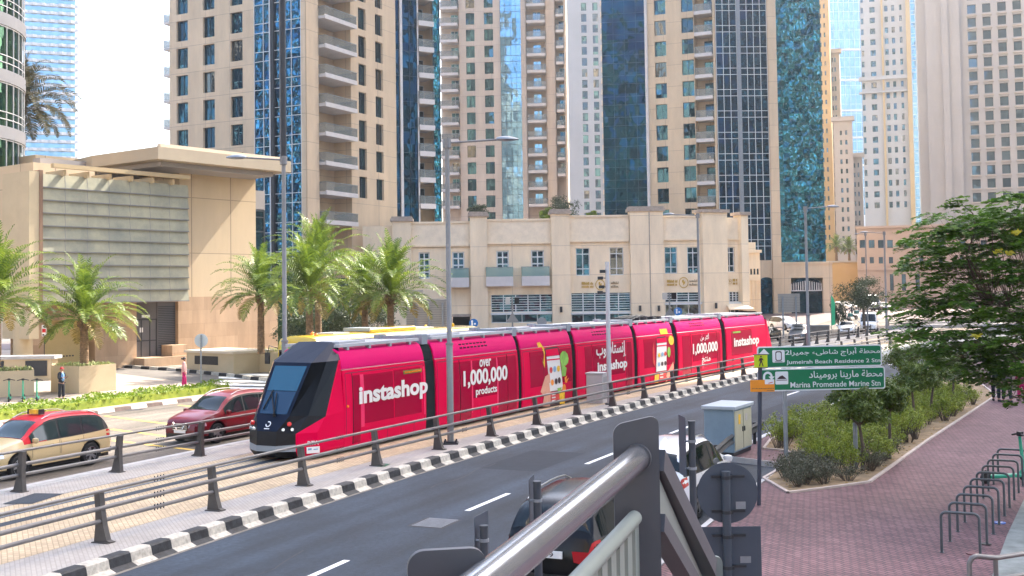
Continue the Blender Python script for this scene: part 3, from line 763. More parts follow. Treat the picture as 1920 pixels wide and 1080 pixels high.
# ============ tower E: the large tower with navy glass, tan wall, white gridded bay and rippled glass
ZE = 170.0
pE = D(1221, 500, 172)
TE = thing('apartment_tower', 'large tan tower between navy glass and a rippling teal glass flank', 'building', (pE.x, pE.y, 0))
FE = Face((pE.x, pE.y), R(-22)); c = lambda px, d=0: FE.t(px, d)
ze, ste = floors(FE, 1245, 37.7, 77); he = FE.z(1245, 37.7) - FE.z(1245, 65.5)
zs = [ze + ste * k - he for k in range(-10, 4)]
cols = [(c(1235.5), c(1257)), (c(1286.5), c(1309))]
H = grid_holes(FE, cols, zs, he)
tb0, tb1 = c(1310), c(1346)
b = MB(); FE.wall(b, 0, tb0, 0, ZE, H)
FE.wall(b, tb0, tb1, 0, ZE, (), d=-2.0)
b.quad(FE.pt(tb0, 0, -2), FE.pt(tb0, 0, 0), FE.pt(tb0, ZE, 0), FE.pt(tb0, ZE, -2)) if False else b.quad(FE.pt(tb0, 0, 0), FE.pt(tb0, 0, -2), FE.pt(tb0, ZE, -2), FE.pt(tb0, ZE, 0))
FE.slab(b, tb1, c(1350), 0, ZE, -2, .25)
# flank faces
pF = FE.pt(c(1350), 0, 0.0)
FF = Face((pF.x, pF.y), R(2)); f = lambda px: FF.t(px)
FF.slab(b, f(1447.5), f(1463.5), 0, ZE, -1, .6)
zg0 = FF.z(1500, 495)
FF.wall(b, f(1425), f(1447.5), 0, FF.z(1440, 488), ())
door = (f(1425.5), f(1447), 0.5, FF.z(1436, 520))
HB = [(f(1481), f(1541), 0.9, FF.z(1500, 521))]
FF.wall(b, f(1463.5), f(1559), 0, zg0, HB, dep=.7, d=.35)
FF.slab(b, f(1463.5), f(1559.5), zg0 - .02, zg0 + .3, -.4, .55)
FF.slab(b, f(1549.5), f(1559), 0, zg0, -14, .345)
q = [FE.pt(-8, 0, -3), FE.pt(-8, 0, -26), FF.pt(f(1549), 0, -26), FF.pt(f(1549), 0, 0)]
for a, d2 in zip(q, q[1:]): b.quad(d2, a, (a.x, a.y, ZE), (d2.x, d2.y, ZE))
b.poly([FE.pt(-8, ZE, -3), FE.pt(0, ZE, 0), FE.pt(tb1, ZE, 0), FF.pt(f(1549), ZE, 0), FF.pt(f(1549), ZE, -26), FE.pt(-8, ZE, -26)])
b.build('wall', M['stone_warm'], TE)
put_windows(FE, [h for h in H if h[2] > 13], TE)
# navy curtain wall at the left
pN = FE.pt(0, 0, -.1); FN = Face((pN.x, pN.y), R(-10)); n0 = FN.t(1136)
curtain(FN, n0, 0, 0, ZE, M['glass_navy'], TE, cols=4, zs=FN.z(1180, 40), fh=ste, sub=(0, .4), mull=M['frame_dark'], bar=.05)
b = MB(); b.quad(FN.pt(n0, 0, -20), FN.pt(n0, 0, 0), FN.pt(n0, ZE, 0), FN.pt(n0, ZE, -20)); b.build('side_glass', M['glass_navy'], TE)
b = MB(); FE.slab(b, -.3, .12, 0, ZE, -.2, .3); b.build('white_rib', M['white_slab'], TE)
z0 = FE.z(1330, 22); sb = (z0 - FE.z(1330, 342)) / 8
for k in range(-2, 11):
    z = z0 - sb * k
    if z > ZE - 3 or z < 14: continue
    o = put_balcony(FE, tb0 + .2, tb1 - .1, z, 2.7, TE, d=-1.95, clutter=(k + 4) if k % 3 else None)
    link('balcony_door', window_mesh(1.8, 2.4, cols=2), o, (1.0, -.15, .02))
g0, g1, g2_ = f(1350), f(1389), f(1447)
curtain(FF, g0 + .1, f(1390), 6, ZE, M['glass_navy'], TE, cols=3, zs=FF.z(1370, 20), fh=ste, d=.02, sub=(0, .3), mull=M['frame_white'], bar=.075)
b = MB(); FF.slab(b, f(1390), f(1397), 6, ZE, -.3, .3); b.build('metal_rib', M['galv'], TE)
curtain(FF, f(1397), f(1447), FF.z(1420, 488), ZE, M['glass_navy'], TE, cols=4, zs=FF.z(1420, 20), fh=ste, d=.02, sub=(0, .3), mull=M['frame_white'], bar=.075)
b = MB(); b.quad(FF.pt(f(1463.5), zg0, .02), FF.pt(f(1549), zg0, .02), FF.pt(f(1549), ZE, .02), FF.pt(f(1463.5), ZE, .02)); b.build('rippled_glass', M['glass_teal'], TE)
def arch_panel(face, t0, t1, z0, z1, d, parent, name, m, n=10):
    b = MB(); r = (t1 - t0) / 2; rise = r * .45
    pts = [face.pt(t0, z0, d), face.pt(t1, z0, d)] + [face.pt((t0 + t1) / 2 + r * math.cos(math.pi * i / n), z1 - rise + rise * math.sin(math.pi * i / n), d) for i in range(n + 1)]
    b.poly(pts); return b.build(name, m, parent)
arch_panel(FF, *door, .06, TE, 'arched_glass', M['glass_navy'])
arch_panel(FF, HB[0][0], HB[0][1], HB[0][2], HB[0][3], -.2, TE, 'entrance_glass', M['glass_navy'])
b = MB(); x0, x1 = HB[0][0], HB[0][1]; zt = HB[0][3]
for k in range(14):
    t = x0 + (x1 - x0) * (k + .5) / 14; FF.slab(b, t - .06, t + .06, zt - 1.9, zt - .4 - .5 * abs(k - 6.5) / 7, -.1, .05)
FF.slab(b, x0, x1, zt - 2.0, zt - 1.85, -.1, .06)
b.build('arch_grille', M['white_slab'], TE)
child_fix(TE)

# ============ far towers on the right, hazy
def far_tower(name_label, px0, px1, ytop, Y, segs, depth=24, mw='stone_pale', winrows=(0, 20), rowh=8, z_min=20, ang=0.0, glass=None, wm=None, hz=None):
    """segs: (px0, px1) of window columns; ytop: roof row in the photo (negative: beyond the frame)"""
    p = D(px0, 400, Y); fc = Face((p.x, p.y), ang)
    t = thing('far_tower', name_label, 'building', (p.x, p.y, 0))
    zt = fc.z((px0 + px1) / 2, ytop)
    z0, stp = floors(fc, (px0 + px1) / 2, winrows[0], winrows[1]); h = z0 - fc.z((px0 + px1) / 2, winrows[0] + rowh)
    zs = []; k = -40
    while k < 12:
        z = z0 + stp * k - h
        if z_min < z < zt - h - 1.5: zs.append(z)
        k += 1
    H = [(fc.t(a), fc.t(b_), z, z + h) for z in zs for a, b_ in segs]
    b = MB(); fc.wall(b, 0, fc.t(px1), 0, zt, H, dep=.6)
    T = fc.t(px1); q = [fc.pt(0, 0), fc.pt(0, 0, -depth), fc.pt(T, 0, -depth), fc.pt(T, 0)]
    for a, d2 in zip(q, q[1:]): b.quad(d2, a, (a.x, a.y, zt), (d2.x, d2.y, zt))
    b.poly([fc.pt(0, zt), fc.pt(T, zt), fc.pt(T, zt, -depth), fc.pt(0, zt, -depth)])
    b.build('wall', M[mw], t)
    put_windows(fc, H, t, dep=.6, cols=1, gl=M[glass or 'glass_win'])
    return t, fc, zt
M['stone_yellow'] = mat('yellow_render', (0.52, 0.36, 0.17), 0.85, var=0.06, scale=0.2)
M['stone_cream'] = mat('cream_render', (0.44, 0.41, 0.375), 0.85, var=0.05, scale=0.15)
# R2: the big grey block with recessed square windows
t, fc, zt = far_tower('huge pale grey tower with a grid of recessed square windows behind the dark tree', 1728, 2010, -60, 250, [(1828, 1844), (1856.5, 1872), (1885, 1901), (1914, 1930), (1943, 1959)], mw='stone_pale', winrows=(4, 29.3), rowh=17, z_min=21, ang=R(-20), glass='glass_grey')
for k in range(18):
    z = fc.z(1880, 23 + 25.3 * k)
    if z < 20: break
    for a in (1828, 1856.5, 1885, 1914): b = MB(); fc.slab(b, fc.t(a) - .2, fc.t(a + 16) + .2, z - .25, z, 0, .5); b.build('window_sill', M['stone_cream'], t)
b = MB(); fc.slab(b, fc.t(1748), fc.t(1812), 0, zt, 0, 1.2); fc.slab(b, fc.t(1778), fc.t(1790), 0, zt, 1.2, 1.8); b.build('pier', M['stone_pale'], t)
child_fix(t)
# R1: tall pale tower with cornice
t, fc, zt = far_tower('tall pale tower with a cornice belt and narrow windows beside the huge grey block', 1622, 1731, -80, 330, [(1626, 1631), (1643, 1653), (1671, 1677.5), (1684, 1690), (1699, 1704)], mw='stone_cream', winrows=(9, 29.4), rowh=11, z_min=26, ang=R(-18), glass='glass_win')
b = MB()
for y0, y1 in ((143, 150), (171, 174)): fc.slab(b, fc.t(1622) - .4, fc.t(1715), fc.z(1660, y1), fc.z(1660, y0), 0, 1.4)
b.build('cornice', M['stone_cream'], t)
b = MB(); fc.slab(b, fc.t(1664), fc.t(1668), 0, zt, 0, .8); fc.slab(b, fc.t(1711), fc.t(1719), 0, zt, 0, 1.6); b.build('pilaster', M['stone_yellow'], t)
curtain(fc, fc.t(1720), fc.t(1729), 20, zt, M['glass_sky'], t, cols=1, fh=3.4, d=.1, bar=.2)
child_fix(t)
# blue glass tower far behind
t = thing('far_tower', 'pale blue glass tower fading in the haze behind the yellow blocks', 'building'); p = D(1553, 400, 430); t.location = (p.x, p.y, 0)
fc = Face((p.x, p.y), 0)
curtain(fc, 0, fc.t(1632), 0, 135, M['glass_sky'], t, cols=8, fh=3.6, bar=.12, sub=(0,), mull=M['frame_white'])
b = MB(); T = fc.t(1632)
b.quad(fc.pt(T, 0), fc.pt(T, 0, -30), fc.pt(T, 135, -30), fc.pt(T, 135)); b.quad(fc.pt(0, 0, -30), fc.pt(0, 0), fc.pt(0, 135), fc.pt(0, 135, -30)); b.poly([fc.pt(0, 135), fc.pt(T, 135), fc.pt(T, 135, -30), fc.pt(0, 135, -30)])
for y in (93, 150, 207, 258, 310): fc.slab(b, 0, T, fc.z(1600, y) - .4, fc.z(1600, y) + .4, 0, .4)
b.build('floor_band', M['frame_white'], t)
b = MB(); fc.slab(b, fc.t(1621), fc.t(1634), fc.z(1627, 426), fc.z(1627, 403), .5, 1.0); o = b.build('banner', M['white_plain'], t)
b = MB(); c0 = fc.pt(fc.t(1627), fc.z(1627, 413), 1.05); rx = 1.1
b.poly([c0 + Vector((rx * .7 * math.cos(k * math.pi / 8), 0, rx * 1.3 * math.sin(k * math.pi / 8))) for k in range(16)]); b.build('emblem', mat('navy_mark', (.03, .05, .2), .6), o)
child_fix(t)
# yellow stepped blocks
for lab, a, bx, yt, Y, seg, mw, wr in (
        ('warm yellow residential block with pointed top beside the rippling glass flank', 1541, 1566, -40, 262, [(1548, 1551), (1555.5, 1558.5)], 'stone_yellow', (60, 78)),
        ('cream residential block stepping down in front of the yellow block', 1563, 1584, 95, 275, [(1569, 1571.5), (1574, 1577)], 'stone_cream', (125, 143)),
        ('cream stepped block with a flat cornice and paired windows', 1567, 1605, 222, 250, [(1581, 1585), (1591, 1595)], 'stone_cream', (262, 280)),
        ('narrow pale block at the foot of the blue glass tower', 1600, 1622, 290, 258, [(1606, 1608.5), (1613, 1615.5)], 'stone_cream', (305, 323))):
    t, fc, zt = far_tower(lab, a, bx, yt, Y, seg, mw=mw, winrows=wr, rowh=9, z_min=12, ang=R(-17), depth=16)
    b = MB(); fc.slab(b, -.5, fc.t(bx) + .5, zt - .6, zt + .4, -1, .7); b.build('cornice', M['stone_cream'], t)
    child_fix(t)
# low pinkish building
M['stone_pink'] = mat('pink_render', (0.42, 0.34, 0.3), 0.85, var=0.06, scale=0.3)
t = thing('low_building', 'low pinkish building with rows of square windows behind the dark leafy tree', 'building'); p = D(1608, 500, 200); t.location = (p.x, p.y, 0)
fc = Face((p.x, p.y), R(-17)); H = []
for a, w_ in ((1613, 11), (1630, 11), (1647.5, 11), (1664.5, 11), (1696, 11), (1722, 11), (1760, 12), (1800, 12), (1840, 12)):
    H.append((fc.t(a), fc.t(a + w_), fc.z(a, 465), fc.z(a, 450)))
for a, w_ in ((1615, 7), (1631, 8), (1648, 8), (1667, 8), (1699, 7), (1724, 8), (1760, 8), (1800, 8)):
    H.append((fc.t(a), fc.t(a + w_), fc.z(a, 494), fc.z(a, 482)))
for a, w_ in ((1668, 7), (1690, 8), (1716, 8)): H.append((fc.t(a), fc.t(a + w_), fc.z(a, 545), fc.z(a, 514)))
zt = fc.z(1700, 426); b = MB(); T = fc.t(2150); fc.wall(b, 0, T, 0, zt, H, dep=.4)
b.quad(fc.pt(0, 0, -14), fc.pt(0, 0), fc.pt(0, zt), fc.pt(0, zt, -14)); b.poly([fc.pt(0, zt), fc.pt(T, zt), fc.pt(T, zt, -14), fc.pt(0, zt, -14)])
fc.slab(b, -.3, T, zt - .05, zt + .35, -.5, .5); fc.slab(b, 0, T, fc.z(1640, 507), fc.z(1640, 505), 0, .3)
b.build('wall', M['stone_pink'], t); put_windows(fc, H, t, dep=.4, gl=M['glass_grey'])
child_fix(t)
# yellow garden wall with terrace below the far palms
t = thing('terrace_wall', 'pale yellow terrace wall below the two distant palms', 'wall'); p = D(1553, 500, 205); t.location = (p.x, p.y, 0)
fc = Face((p.x, p.y), 0); b = MB(); fc.slab(b, 0, fc.t(1612), 0, fc.z(1580, 492), -6, 0); b.build('wall', M['stone_yellow'], t)
b = MB(); fc.slab(b, 0, fc.t(1612), fc.z(1580, 492), fc.z(1580, 489), -6, .2); b.build('coping', M['stone_cream'], t)
child_fix(t)

# ============ hazy pale blue tower far left, scalloped balconies
t = thing('far_tower', 'hazy pale blue tower with wavy white balcony bands far behind the palm crown', 'building'); p = D(40, 300, 430); t.location = (p.x, p.y, 0)
fc = Face((p.x, p.y), R(21)); T = fc.t(141)
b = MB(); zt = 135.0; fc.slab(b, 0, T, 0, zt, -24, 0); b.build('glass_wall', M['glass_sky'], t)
n = 0; z = fc.z(100, 296)
sl = MB(); pr = []
for k in range(25):
    x = T * k / 24; pr.append((x, 0.9 + .5 * math.sin(k * 1.5) + (0.5 if k > 16 else 0)))
poly = [(0, 0.0)] + [(T + 1.6, 0.0)] + [(T + 1.6, -1.0), (T + 1.0, -1.6)] + [(x, -d) for x, d in reversed(pr)]
sl.prism([(x, y) for x, y in reversed(poly)], -.55, .55)
me = sl.mesh('balcony_band', M['white_slab'])
while z < zt - 1:
    link('balcony_band', me, t, fc.pt(0, z, .0), fc.ang); z += 3.15
child_fix(t)
# ============ podium: two storey stone building in front of the towers
A_ = D(736, 500, 137.5); B_ = D(1313, 500, 139)
angP = math.atan2(B_.y - A_.y, B_.x - A_.x)
PB = thing('podium_building', 'long two storey cream stone building with pilasters and gold emblems behind the tram', 'building', (A_.x, A_.y, 0))
FP = Face((A_.x, A_.y), angP); c = lambda px, d=0: FP.t(px, d); zz = lambda y, px=1100: FP.z(px, y)
FQ = Face(FP.pt(c(1313), 0)[:2], angP + R(20)); cq = lambda px, d=0: FQ.t(px, d)
wins = []; louv = []; doors = []
bays = [(772, 882, 420, 460), (914, 1034, 415, 455), (1068, 1180, 408, 451), (1243, 1313, 408, 448)]
H = []
W1 = [(785, 806, 473, 523), (848, 871, 472, 523), (931, 954.5, 470, 521), (996, 1020.5, 469, 520)]
W2 = [(1080, 1106, 465, 517), (1143.5, 1169.5, 464, 516), (1246.5, 1270, 463, 513), (1289, 1311, 463, 513)]
S_ = [(920, 1035, 588, 606), (1070, 1181, 587, 606), (1246, 1312, 570, 592)]
L_ = [(920, 1035, 553, 586), (1070, 1181, 550, 585), (1246, 1312, 549, 567)]
rect = lambda r: (c(r[0]), c(r[1]), FP.z(r[0], r[3]), FP.z(r[0], r[2]))
zbase = 0.4
H = [rect(r) for r in W1 + W2 + S_ + L_] + [(c(847), c(880), zbase, FP.z(860, 594))]
ztop = FP.z(1000, 415)
b = MB(); FP.wall(b, c(736), c(1313), zbase, ztop, H, dep=.35)
b.quad(FP.pt(c(736), ztop, 0), FP.pt(c(1313), ztop, 0), FP.pt(c(1313), ztop, -20), FP.pt(c(736), ztop, -20))
b.quad(FP.pt(c(736), 0, -20), FP.pt(c(736), 0, 0), FP.pt(c(736), ztop, 0), FP.pt(c(736), ztop, -20))
FP.slab(b, c(680), c(736.5), 0, FP.z(700, 424), -1.2, -.4)
HQ = [(cq(1361), cq(1378), FQ.z(1361, 510), FQ.z(1361, 463)), (cq(1361), cq(1386), FQ.z(1361, 566), FQ.z(1361, 547)), (cq(1361), cq(1386), FQ.z(1361, 598), FQ.z(1361, 570))]
ztq = FQ.z(1370, 408)
FQ.wall(b, 0, cq(1398), zbase, ztq, HQ, dep=.35)
b.quad(FQ.pt(0, ztq, 0), FQ.pt(cq(1398), ztq, 0), FQ.pt(cq(1398), ztq, -12), FQ.pt(0, ztq, -16))
b.quad(FQ.pt(cq(1398), 0, 0), FQ.pt(cq(1398), 0, -14), FQ.pt(cq(1398), ztq, -14), FQ.pt(cq(1398), ztq, 0))
b.build('wall', M['stone_pod'], PB)
# textured parapet bays with a moulding under them
for x0, x1, yt, yb in bays:
    tb = MB(); mo = MB()
    zt, zb = FP.z(x0, yt), FP.z(x0, yb)
    FP.slab(tb, c(x0), c(x1), zb, zt, -.5, .12)
    FP.slab(mo, c(x0), c(x1), zb - .22, zb, 0, .3); FP.slab(mo, c(x0), c(x1), zt, zt + .25, -.6, .28)
    FP.slab(mo, c((x0 + x1) / 2) - .03, c((x0 + x1) / 2) + .03, FP.z(x0, 550), zb - .22, 0, .015) if x0 > 900 else None
    o = tb.build('parapet', M['stone_pod_rough'], PB); mo.build('moulding', M['stone_pod'], o)
tb = MB(); mo = MB(); FQ.slab(tb, cq(1358), cq(1386), FQ.z(1370, 448), FQ.z(1370, 410), -.5, .1); FQ.slab(mo, cq(1358), cq(1386), FQ.z(1370, 450), FQ.z(1370, 447), 0, .25)
o = tb.build('parapet', M['stone_pod_rough'], PB); mo.build('moulding', M['stone_pod'], o)
for x0, x1, yt in ((737, 772, 416), (882, 914, 407), (1034, 1068, 402), (1181, 1243, 397)):
    b = MB(); zt = FP.z(x0, yt); FP.slab(b, c(x0), c(x1), zbase, zt, -1.0, .75)
    o = b.build('pilaster', M['stone_pod'], PB)
    k = MB(); FP.slab(k, c(x0) - .25, c(x1) + .25, zt, zt + .35, -1.3, 1.0); FP.slab(k, c(x0) - .1, c(x1) + .1, zt + .35, zt + .6, -1.2, .85); k.build('capital', M['cornice'], o)
    if x0 > 1100:
        k = MB(); FP.slab(k, c(1216), c(1218), zbase, zt - .1, .74, .78); k.build('joint', M['cornice'], o)
for x0, x1, yt in ((1313, 1359, 399), (1385, 1398, 404)):
    b = MB(); zt = FQ.z(x0, yt); FQ.slab(b, cq(x0), cq(x1), zbase, zt, -1.0, .75); o = b.build('pilaster', M['stone_pod'], PB)
    k = MB(); FQ.slab(k, cq(x0) - .25, cq(x1) + .25, zt, zt + .4, -1.3, 1.0); k.build('capital', M['cornice'], o)
for r in W1:
    a, b2, z0, z1 = rect(r); link('window', window_mesh(b2 - a, z1 - z0, cols=2, rows=(1, 1, 1, 1), fr=M['frame_white'], bar=.16), PB, FP.pt(a, z0, -.2), FP.ang)
for r in W2:
    a, b2, z0, z1 = rect(r); link('window', window_mesh(b2 - a, z1 - z0, cols=2, rows=(1.1, 2.4, 1), fr=M['frame_white'], bar=.1), PB, FP.pt(a, z0, -.2), FP.ang)
for r, n in ((S_[0], 4), (S_[1], 5), (S_[2], 3)):
    a, b2, z0, z1 = rect(r); link('shop_window', window_mesh(b2 - a, z1 - z0, cols=n, fr=M['frame_white'], bar=.1, gl=M['glass_win']), PB, FP.pt(a, z0, -.2), FP.ang)
def louvre(face, a, b2, z0, z1, parent, nv, d=-.2):
    lb = MB(); lb.mat(1); lb.quad(face.pt(a, z0, d - .1), face.pt(b2, z0, d - .1), face.pt(b2, z1, d - .1), face.pt(a, z1, d - .1)); lb.mat(0)
    z = z0
    while z < z1 - .05: face.slab(lb, a, b2, z, z + .07, d - .1, d + .08); z += .3
    for i in range(nv + 1): t = a + (b2 - a) * i / nv; face.slab(lb, max(a, t - .06), min(b2, t + .06), z0, z1, d, d + .12)
    face.slab(lb, a - .1, b2 + .1, z0 - .3, z0 - .05, -.35, .4)
    lb.build('louvre', [M['frame_white'], M['glass_win']], parent)
for r, n in zip(L_, (5, 5, 3)): louvre(FP, *rect(r), PB, n)
a, b2, z0, z1 = HQ[0]; link('window', window_mesh(b2 - a, z1 - z0, cols=2, rows=(1.1, 2.4, 1), fr=M['frame_white'], bar=.1), PB, FQ.pt(a, z0, -.2), FQ.ang)
louvre(FQ, *HQ[1], PB, 4)
a, b2, z0, z1 = HQ[2]; link('shop_window', window_mesh(b2 - a, z1 - z0, cols=3, fr=M['frame_white'], bar=.1), PB, FQ.pt(a, z0, -.2), FQ.ang)
b = MB(); zc_ = FQ.z(1365, 568)
b.poly([FQ.pt(cq(1358), zc_, .1), FQ.pt(cq(1388), zc_, .1), FQ.pt(cq(1388) + .4, zc_ - .7, 2.2), FQ.pt(cq(1358) - .8, zc_ - .7, 2.2)]); b.poly([FQ.pt(cq(1358), zc_ - .15, .1), FQ.pt(cq(1358) - .8, zc_ - .85, 2.2), FQ.pt(cq(1388) + .4, zc_ - .85, 2.2), FQ.pt(cq(1388), zc_ - .15, .1)]); b.poly([FQ.pt(cq(1358) - .8, zc_ - .85, 2.2), FQ.pt(cq(1358) - .8, zc_ - .7, 2.2), FQ.pt(cq(1388) + .4, zc_ - .7, 2.2), FQ.pt(cq(1388) + .4, zc_ - .85, 2.2)])
b.build('awning', M['stone_pod'], PB)
# small stone balconies with green glass
for x0, x1, y in ((838, 879, 523), (911, 962, 521), (978, 1030, 520)):
    o = put_balcony(FP, c(x0, 1.1), c(x1, 1.1), FP.z(x0, y, 1.1), 1.2, PB, d=0, sl=1.0, hh=1.25)
    o.children[0].data = o.children[0].data.copy(); o.children[0].data.materials[0] = M['balu_green']
# recessed arch beside the sign backs
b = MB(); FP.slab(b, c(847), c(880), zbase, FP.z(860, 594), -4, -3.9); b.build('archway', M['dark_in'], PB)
b = MB(); FP.slab(b, c(845, 1), c(883, 1), FP.z(860, 594), FP.z(860, 589), 0, .5); b.build('ledge', M['cornice'], PB)
# gold letters and round emblems
M['gold'] = mat('gold_letters', (0.55, 0.34, 0.06), 0.4, metal=0.4)
M['gold_brown'] = mat('bronze_letters', (0.2, 0.13, 0.06), 0.5, metal=0.3)
def emblem(face, tc, px0, px1, py, ax0, ax1, parent, flip=1.0):
    e = MB(); z = face.z(px0, py); r = (face.t(px1) - face.t(px0)) / 2; t = (face.t(px0) + face.t(px1)) / 2
    n = 28
    for i in range(n):
        a0, a1 = 2 * math.pi * i / n, 2 * math.pi * (i + 1) / n
        q = []
        for a, rr in ((a0, r), (a1, r), (a1, r * .84), (a0, r * .84)): q.append(face.pt(t + rr * math.cos(a), z + r * 1.15 / r * rr * math.sin(a), .08))
        e.poly(q)
    leaf = [(-.3, .45), (.02, .55), (.1, .1), (.35, .35), (.3, -.1), (.05, -.35), (-.15, -.5), (-.1, -.1), (-.35, .1)]
    e.poly([face.pt(t + x * r * 1.0, z + y * r * 1.15, .08) for x, y in leaf][::-1])
    o = e.build('emblem', M['gold'], parent)
    rr = random.Random(5)
    lt = MB()
    for row, (y0, h) in enumerate(((py - 5.2, 5), (py + 1.5, 4))):
        x = ax0
        while x < ax1 - 1.2:
            wd = rr.choice((.9, 1.3, 1.3, 1.6)); hh = h * rr.choice((.75, 1, 1))
            face.slab(lt, face.t(x), face.t(x + wd), face.z(x, y0 + h), face.z(x, y0 + h - hh), .02, .1)
            x += wd + .45
            if abs(x - (ax0 + (ax1 - ax0) * .66)) < 1: x += 1.6
    lt.build('lettering', M['gold'], parent)
emblem(FP, 0, 1115.5, 1133.5, 534, 1090, 1112, PB); emblem(FP, 0, 1272, 1290, 530, 1250, 1270, PB)
emblem(FQ, 0, 1363.5, 1371, 528, 1373, 1381, PB)
# Arabic halves of the shop names
def strokes(face, x0, x1, py, parent, seed):
    rr = random.Random(seed); lt = MB()
    for y0 in (py - 5, py + 2):
        face.slab(lt, face.t(x0), face.t(x1), face.z(x0, y0 + 3.1), face.z(x0, y0 + 2.1), .02, .1)
        x = x0
        while x < x1 - 1:
            hgt = rr.choice((1.2, 2, 3.4)); face.slab(lt, face.t(x), face.t(x + .8), face.z(x, y0 + 2.2), face.z(x, y0 + 2.2 - hgt), .02, .1); x += rr.choice((1.6, 2.2))
    lt.build('lettering', M['gold_brown'], parent)
strokes(FP, 1145, 1159, 534, PB, 3); strokes(FP, 1292, 1307, 530, PB, 4)
# wall lamps
def wall_lamp(face, px, py, parent):
    b = MB(); t, z = face.T(px, py); p = face.pt(t, z, .95)
    b.cyl((p.x, p.y), .16, z - .35, z + .35, 10); face.slab(b, t - .06, t + .06, z - .06, z + .06, .74, .95); b.build('wall_lamp', M['steel_dark'], parent)
for x, y in ((1051, 580), (1198, 578), (1233, 578)): wall_lamp(FP, x, y, PB)
wall_lamp(FQ, 1335, 573, PB)
child_fix(PB)
# lower wing right of it
LW = thing('low_wing', 'lower stone wing with a row of tiny windows between podium and arched glass', 'building'); p = D(1396, 500, 158); LW.location = (p.x, p.y, 0)
fc = Face((p.x, p.y), R(3)); T = fc.t(1425); H = [(fc.t(1400.5 + 6.2 * k), fc.t(1404 + 6.2 * k), fc.z(1400, 515), fc.z(1400, 504)) for k in range(4)]
zt = fc.z(1410, 474); b = MB(); fc.wall(b, 0, T, .5, zt, H, dep=.3); b.quad(fc.pt(T, .5, 0), fc.pt(T, .5, -25), fc.pt(T, zt, -25), fc.pt(T, zt, 0)); b.quad(fc.pt(0, zt), fc.pt(T, zt), fc.pt(T, zt, -25), fc.pt(0, zt, -25))
fc.slab(b, -.2, T + .2, zt, zt + .4, -1, .4); fc.slab(b, 0, T - .5, zt + .4, zt + 1.5, -1.5, -.2); fc.slab(b, 0, T, fc.z(1410, 526), fc.z(1410, 524), 0, .2)
for k in range(4): fc.slab(b, fc.t(1402 + 6.5 * k), fc.t(1402.6 + 6.5 * k), 2, fc.z(1410, 527), 0, .15)
b.build('wall', M['stone_pod'], LW); put_windows(fc, H, LW, dep=.3, cols=1); child_fix(LW)

# ============ building with the big louvred screen on the left
M['cream_panel'] = joint_mat('cream_panel', (0.58, 0.45, 0.29), 2.25, 4.3, mortar=(0.33, 0.25, 0.17), msize=0.03, vert=True, var=0.03, nvar=0.07, bump=0.1, rough=0.8)
M['travertine'] = joint_mat('pink_travertine', (0.43, 0.29, 0.18), 1.3, 1.05, mortar=(0.38, 0.26, 0.17), msize=0.012, vert=True, var=0.1, offset=0.5, nvar=0.2, bump=0.1, rough=0.85, c2=(0.5, 0.35, 0.225))
M['screen_glass'] = mat('weathered_screen_panel', (0.27, 0.28, 0.22), 0.6, var=0.2, scale=0.5, col2=(0.40, 0.37, 0.25), streak=False)
M['screen_edge'] = mat('screen_edge', (0.2, 0.195, 0.19), 0.6)
M['soffit'] = mat('grey_soffit', (0.30, 0.28, 0.27), 0.85, var=0.06, scale=0.5)
M['render_beige'] = mat('beige_render', (0.52, 0.42, 0.27), 0.9, var=0.06, scale=0.8, bump=0.1, bscale=40)
pL = G(255, 688, 0.15); dirL = math.atan2(.81, .59)
LB = thing('louvred_building', 'beige building with a tilted panel screen and an overhanging flat roof', 'building', (pL.x, pL.y, 0))
FLb = Face((pL.x, pL.y), dirL); c = lambda px, d=0: FLb.t(px, d)
z_stone = FLb.z(400, 556); ztop = FLb.z(400, 310)
t0, t1 = c(20), c(481)
ww = MB(); FLb.wall(ww, c(178), c(520), 0, z_stone, [(c(256), c(334), FLb.z(256, 671), FLb.z(256, 567))], dep=.5)
FLb.wall(ww, c(20), c(84), 0, z_stone); ww.quad(FLb.pt(c(84), 0, 0), FLb.pt(c(84), 0, -1), FLb.pt(c(84), z_stone, -1), FLb.pt(c(84), z_stone, 0)); ww.quad(FLb.pt(c(178), 0, -1), FLb.pt(c(178), 0, 0), FLb.pt(c(178), z_stone, 0), FLb.pt(c(178), z_stone, -1))
ww.quad(FLb.pt(c(84), FLb.z(130, 600), 0), FLb.pt(c(178), FLb.z(130, 600), 0), FLb.pt(c(178), z_stone, 0), FLb.pt(c(84), z_stone, 0))
ww.build('stone_base', M['travertine'], LB)
b = MB(); FLb.slab(b, c(256), c(300) , FLb.z(256, 671), FLb.z(256, 567), -.5, -.42); FLb.slab(b, c(300), c(334), FLb.z(256, 671), FLb.z(256, 567), -.5, -.36)
m_door = mat('grey_steel_door', (0.115, 0.11, 0.115), 0.55, var=0.08, scale=1)
o = b.build('steel_door', m_door, LB)
b = MB(); 
for px in (256.5, 271, 287, 299): FLb.slab(b, c(px) - .03, c(px) + .03, FLb.z(256, 670), FLb.z(256, 600), -.42, -.38)
for yy in (600, 640): FLb.slab(b, c(256), c(300), FLb.z(256, yy) - .04, FLb.z(256, yy) + .04, -.42, -.38)
for k in range(24): FLb.slab(b, c(302), c(333), FLb.z(256, 655 - k * 3.4), FLb.z(256, 655 - k * 3.4) + .05, -.36, -.33)
b.build('door_panel', M['steel_dark'], o)
b = MB(); FLb.slab(b, c(268), c(274), FLb.z(256, 624), FLb.z(256, 615), -.41, -.39); b.build('notice', M['white_plain'], o)
b = MB(); FLb.slab(b, c(265), c(280), FLb.z(256, 596), FLb.z(256, 591), .02, .06); b.build('sign_plate', M['white_plain'], LB)
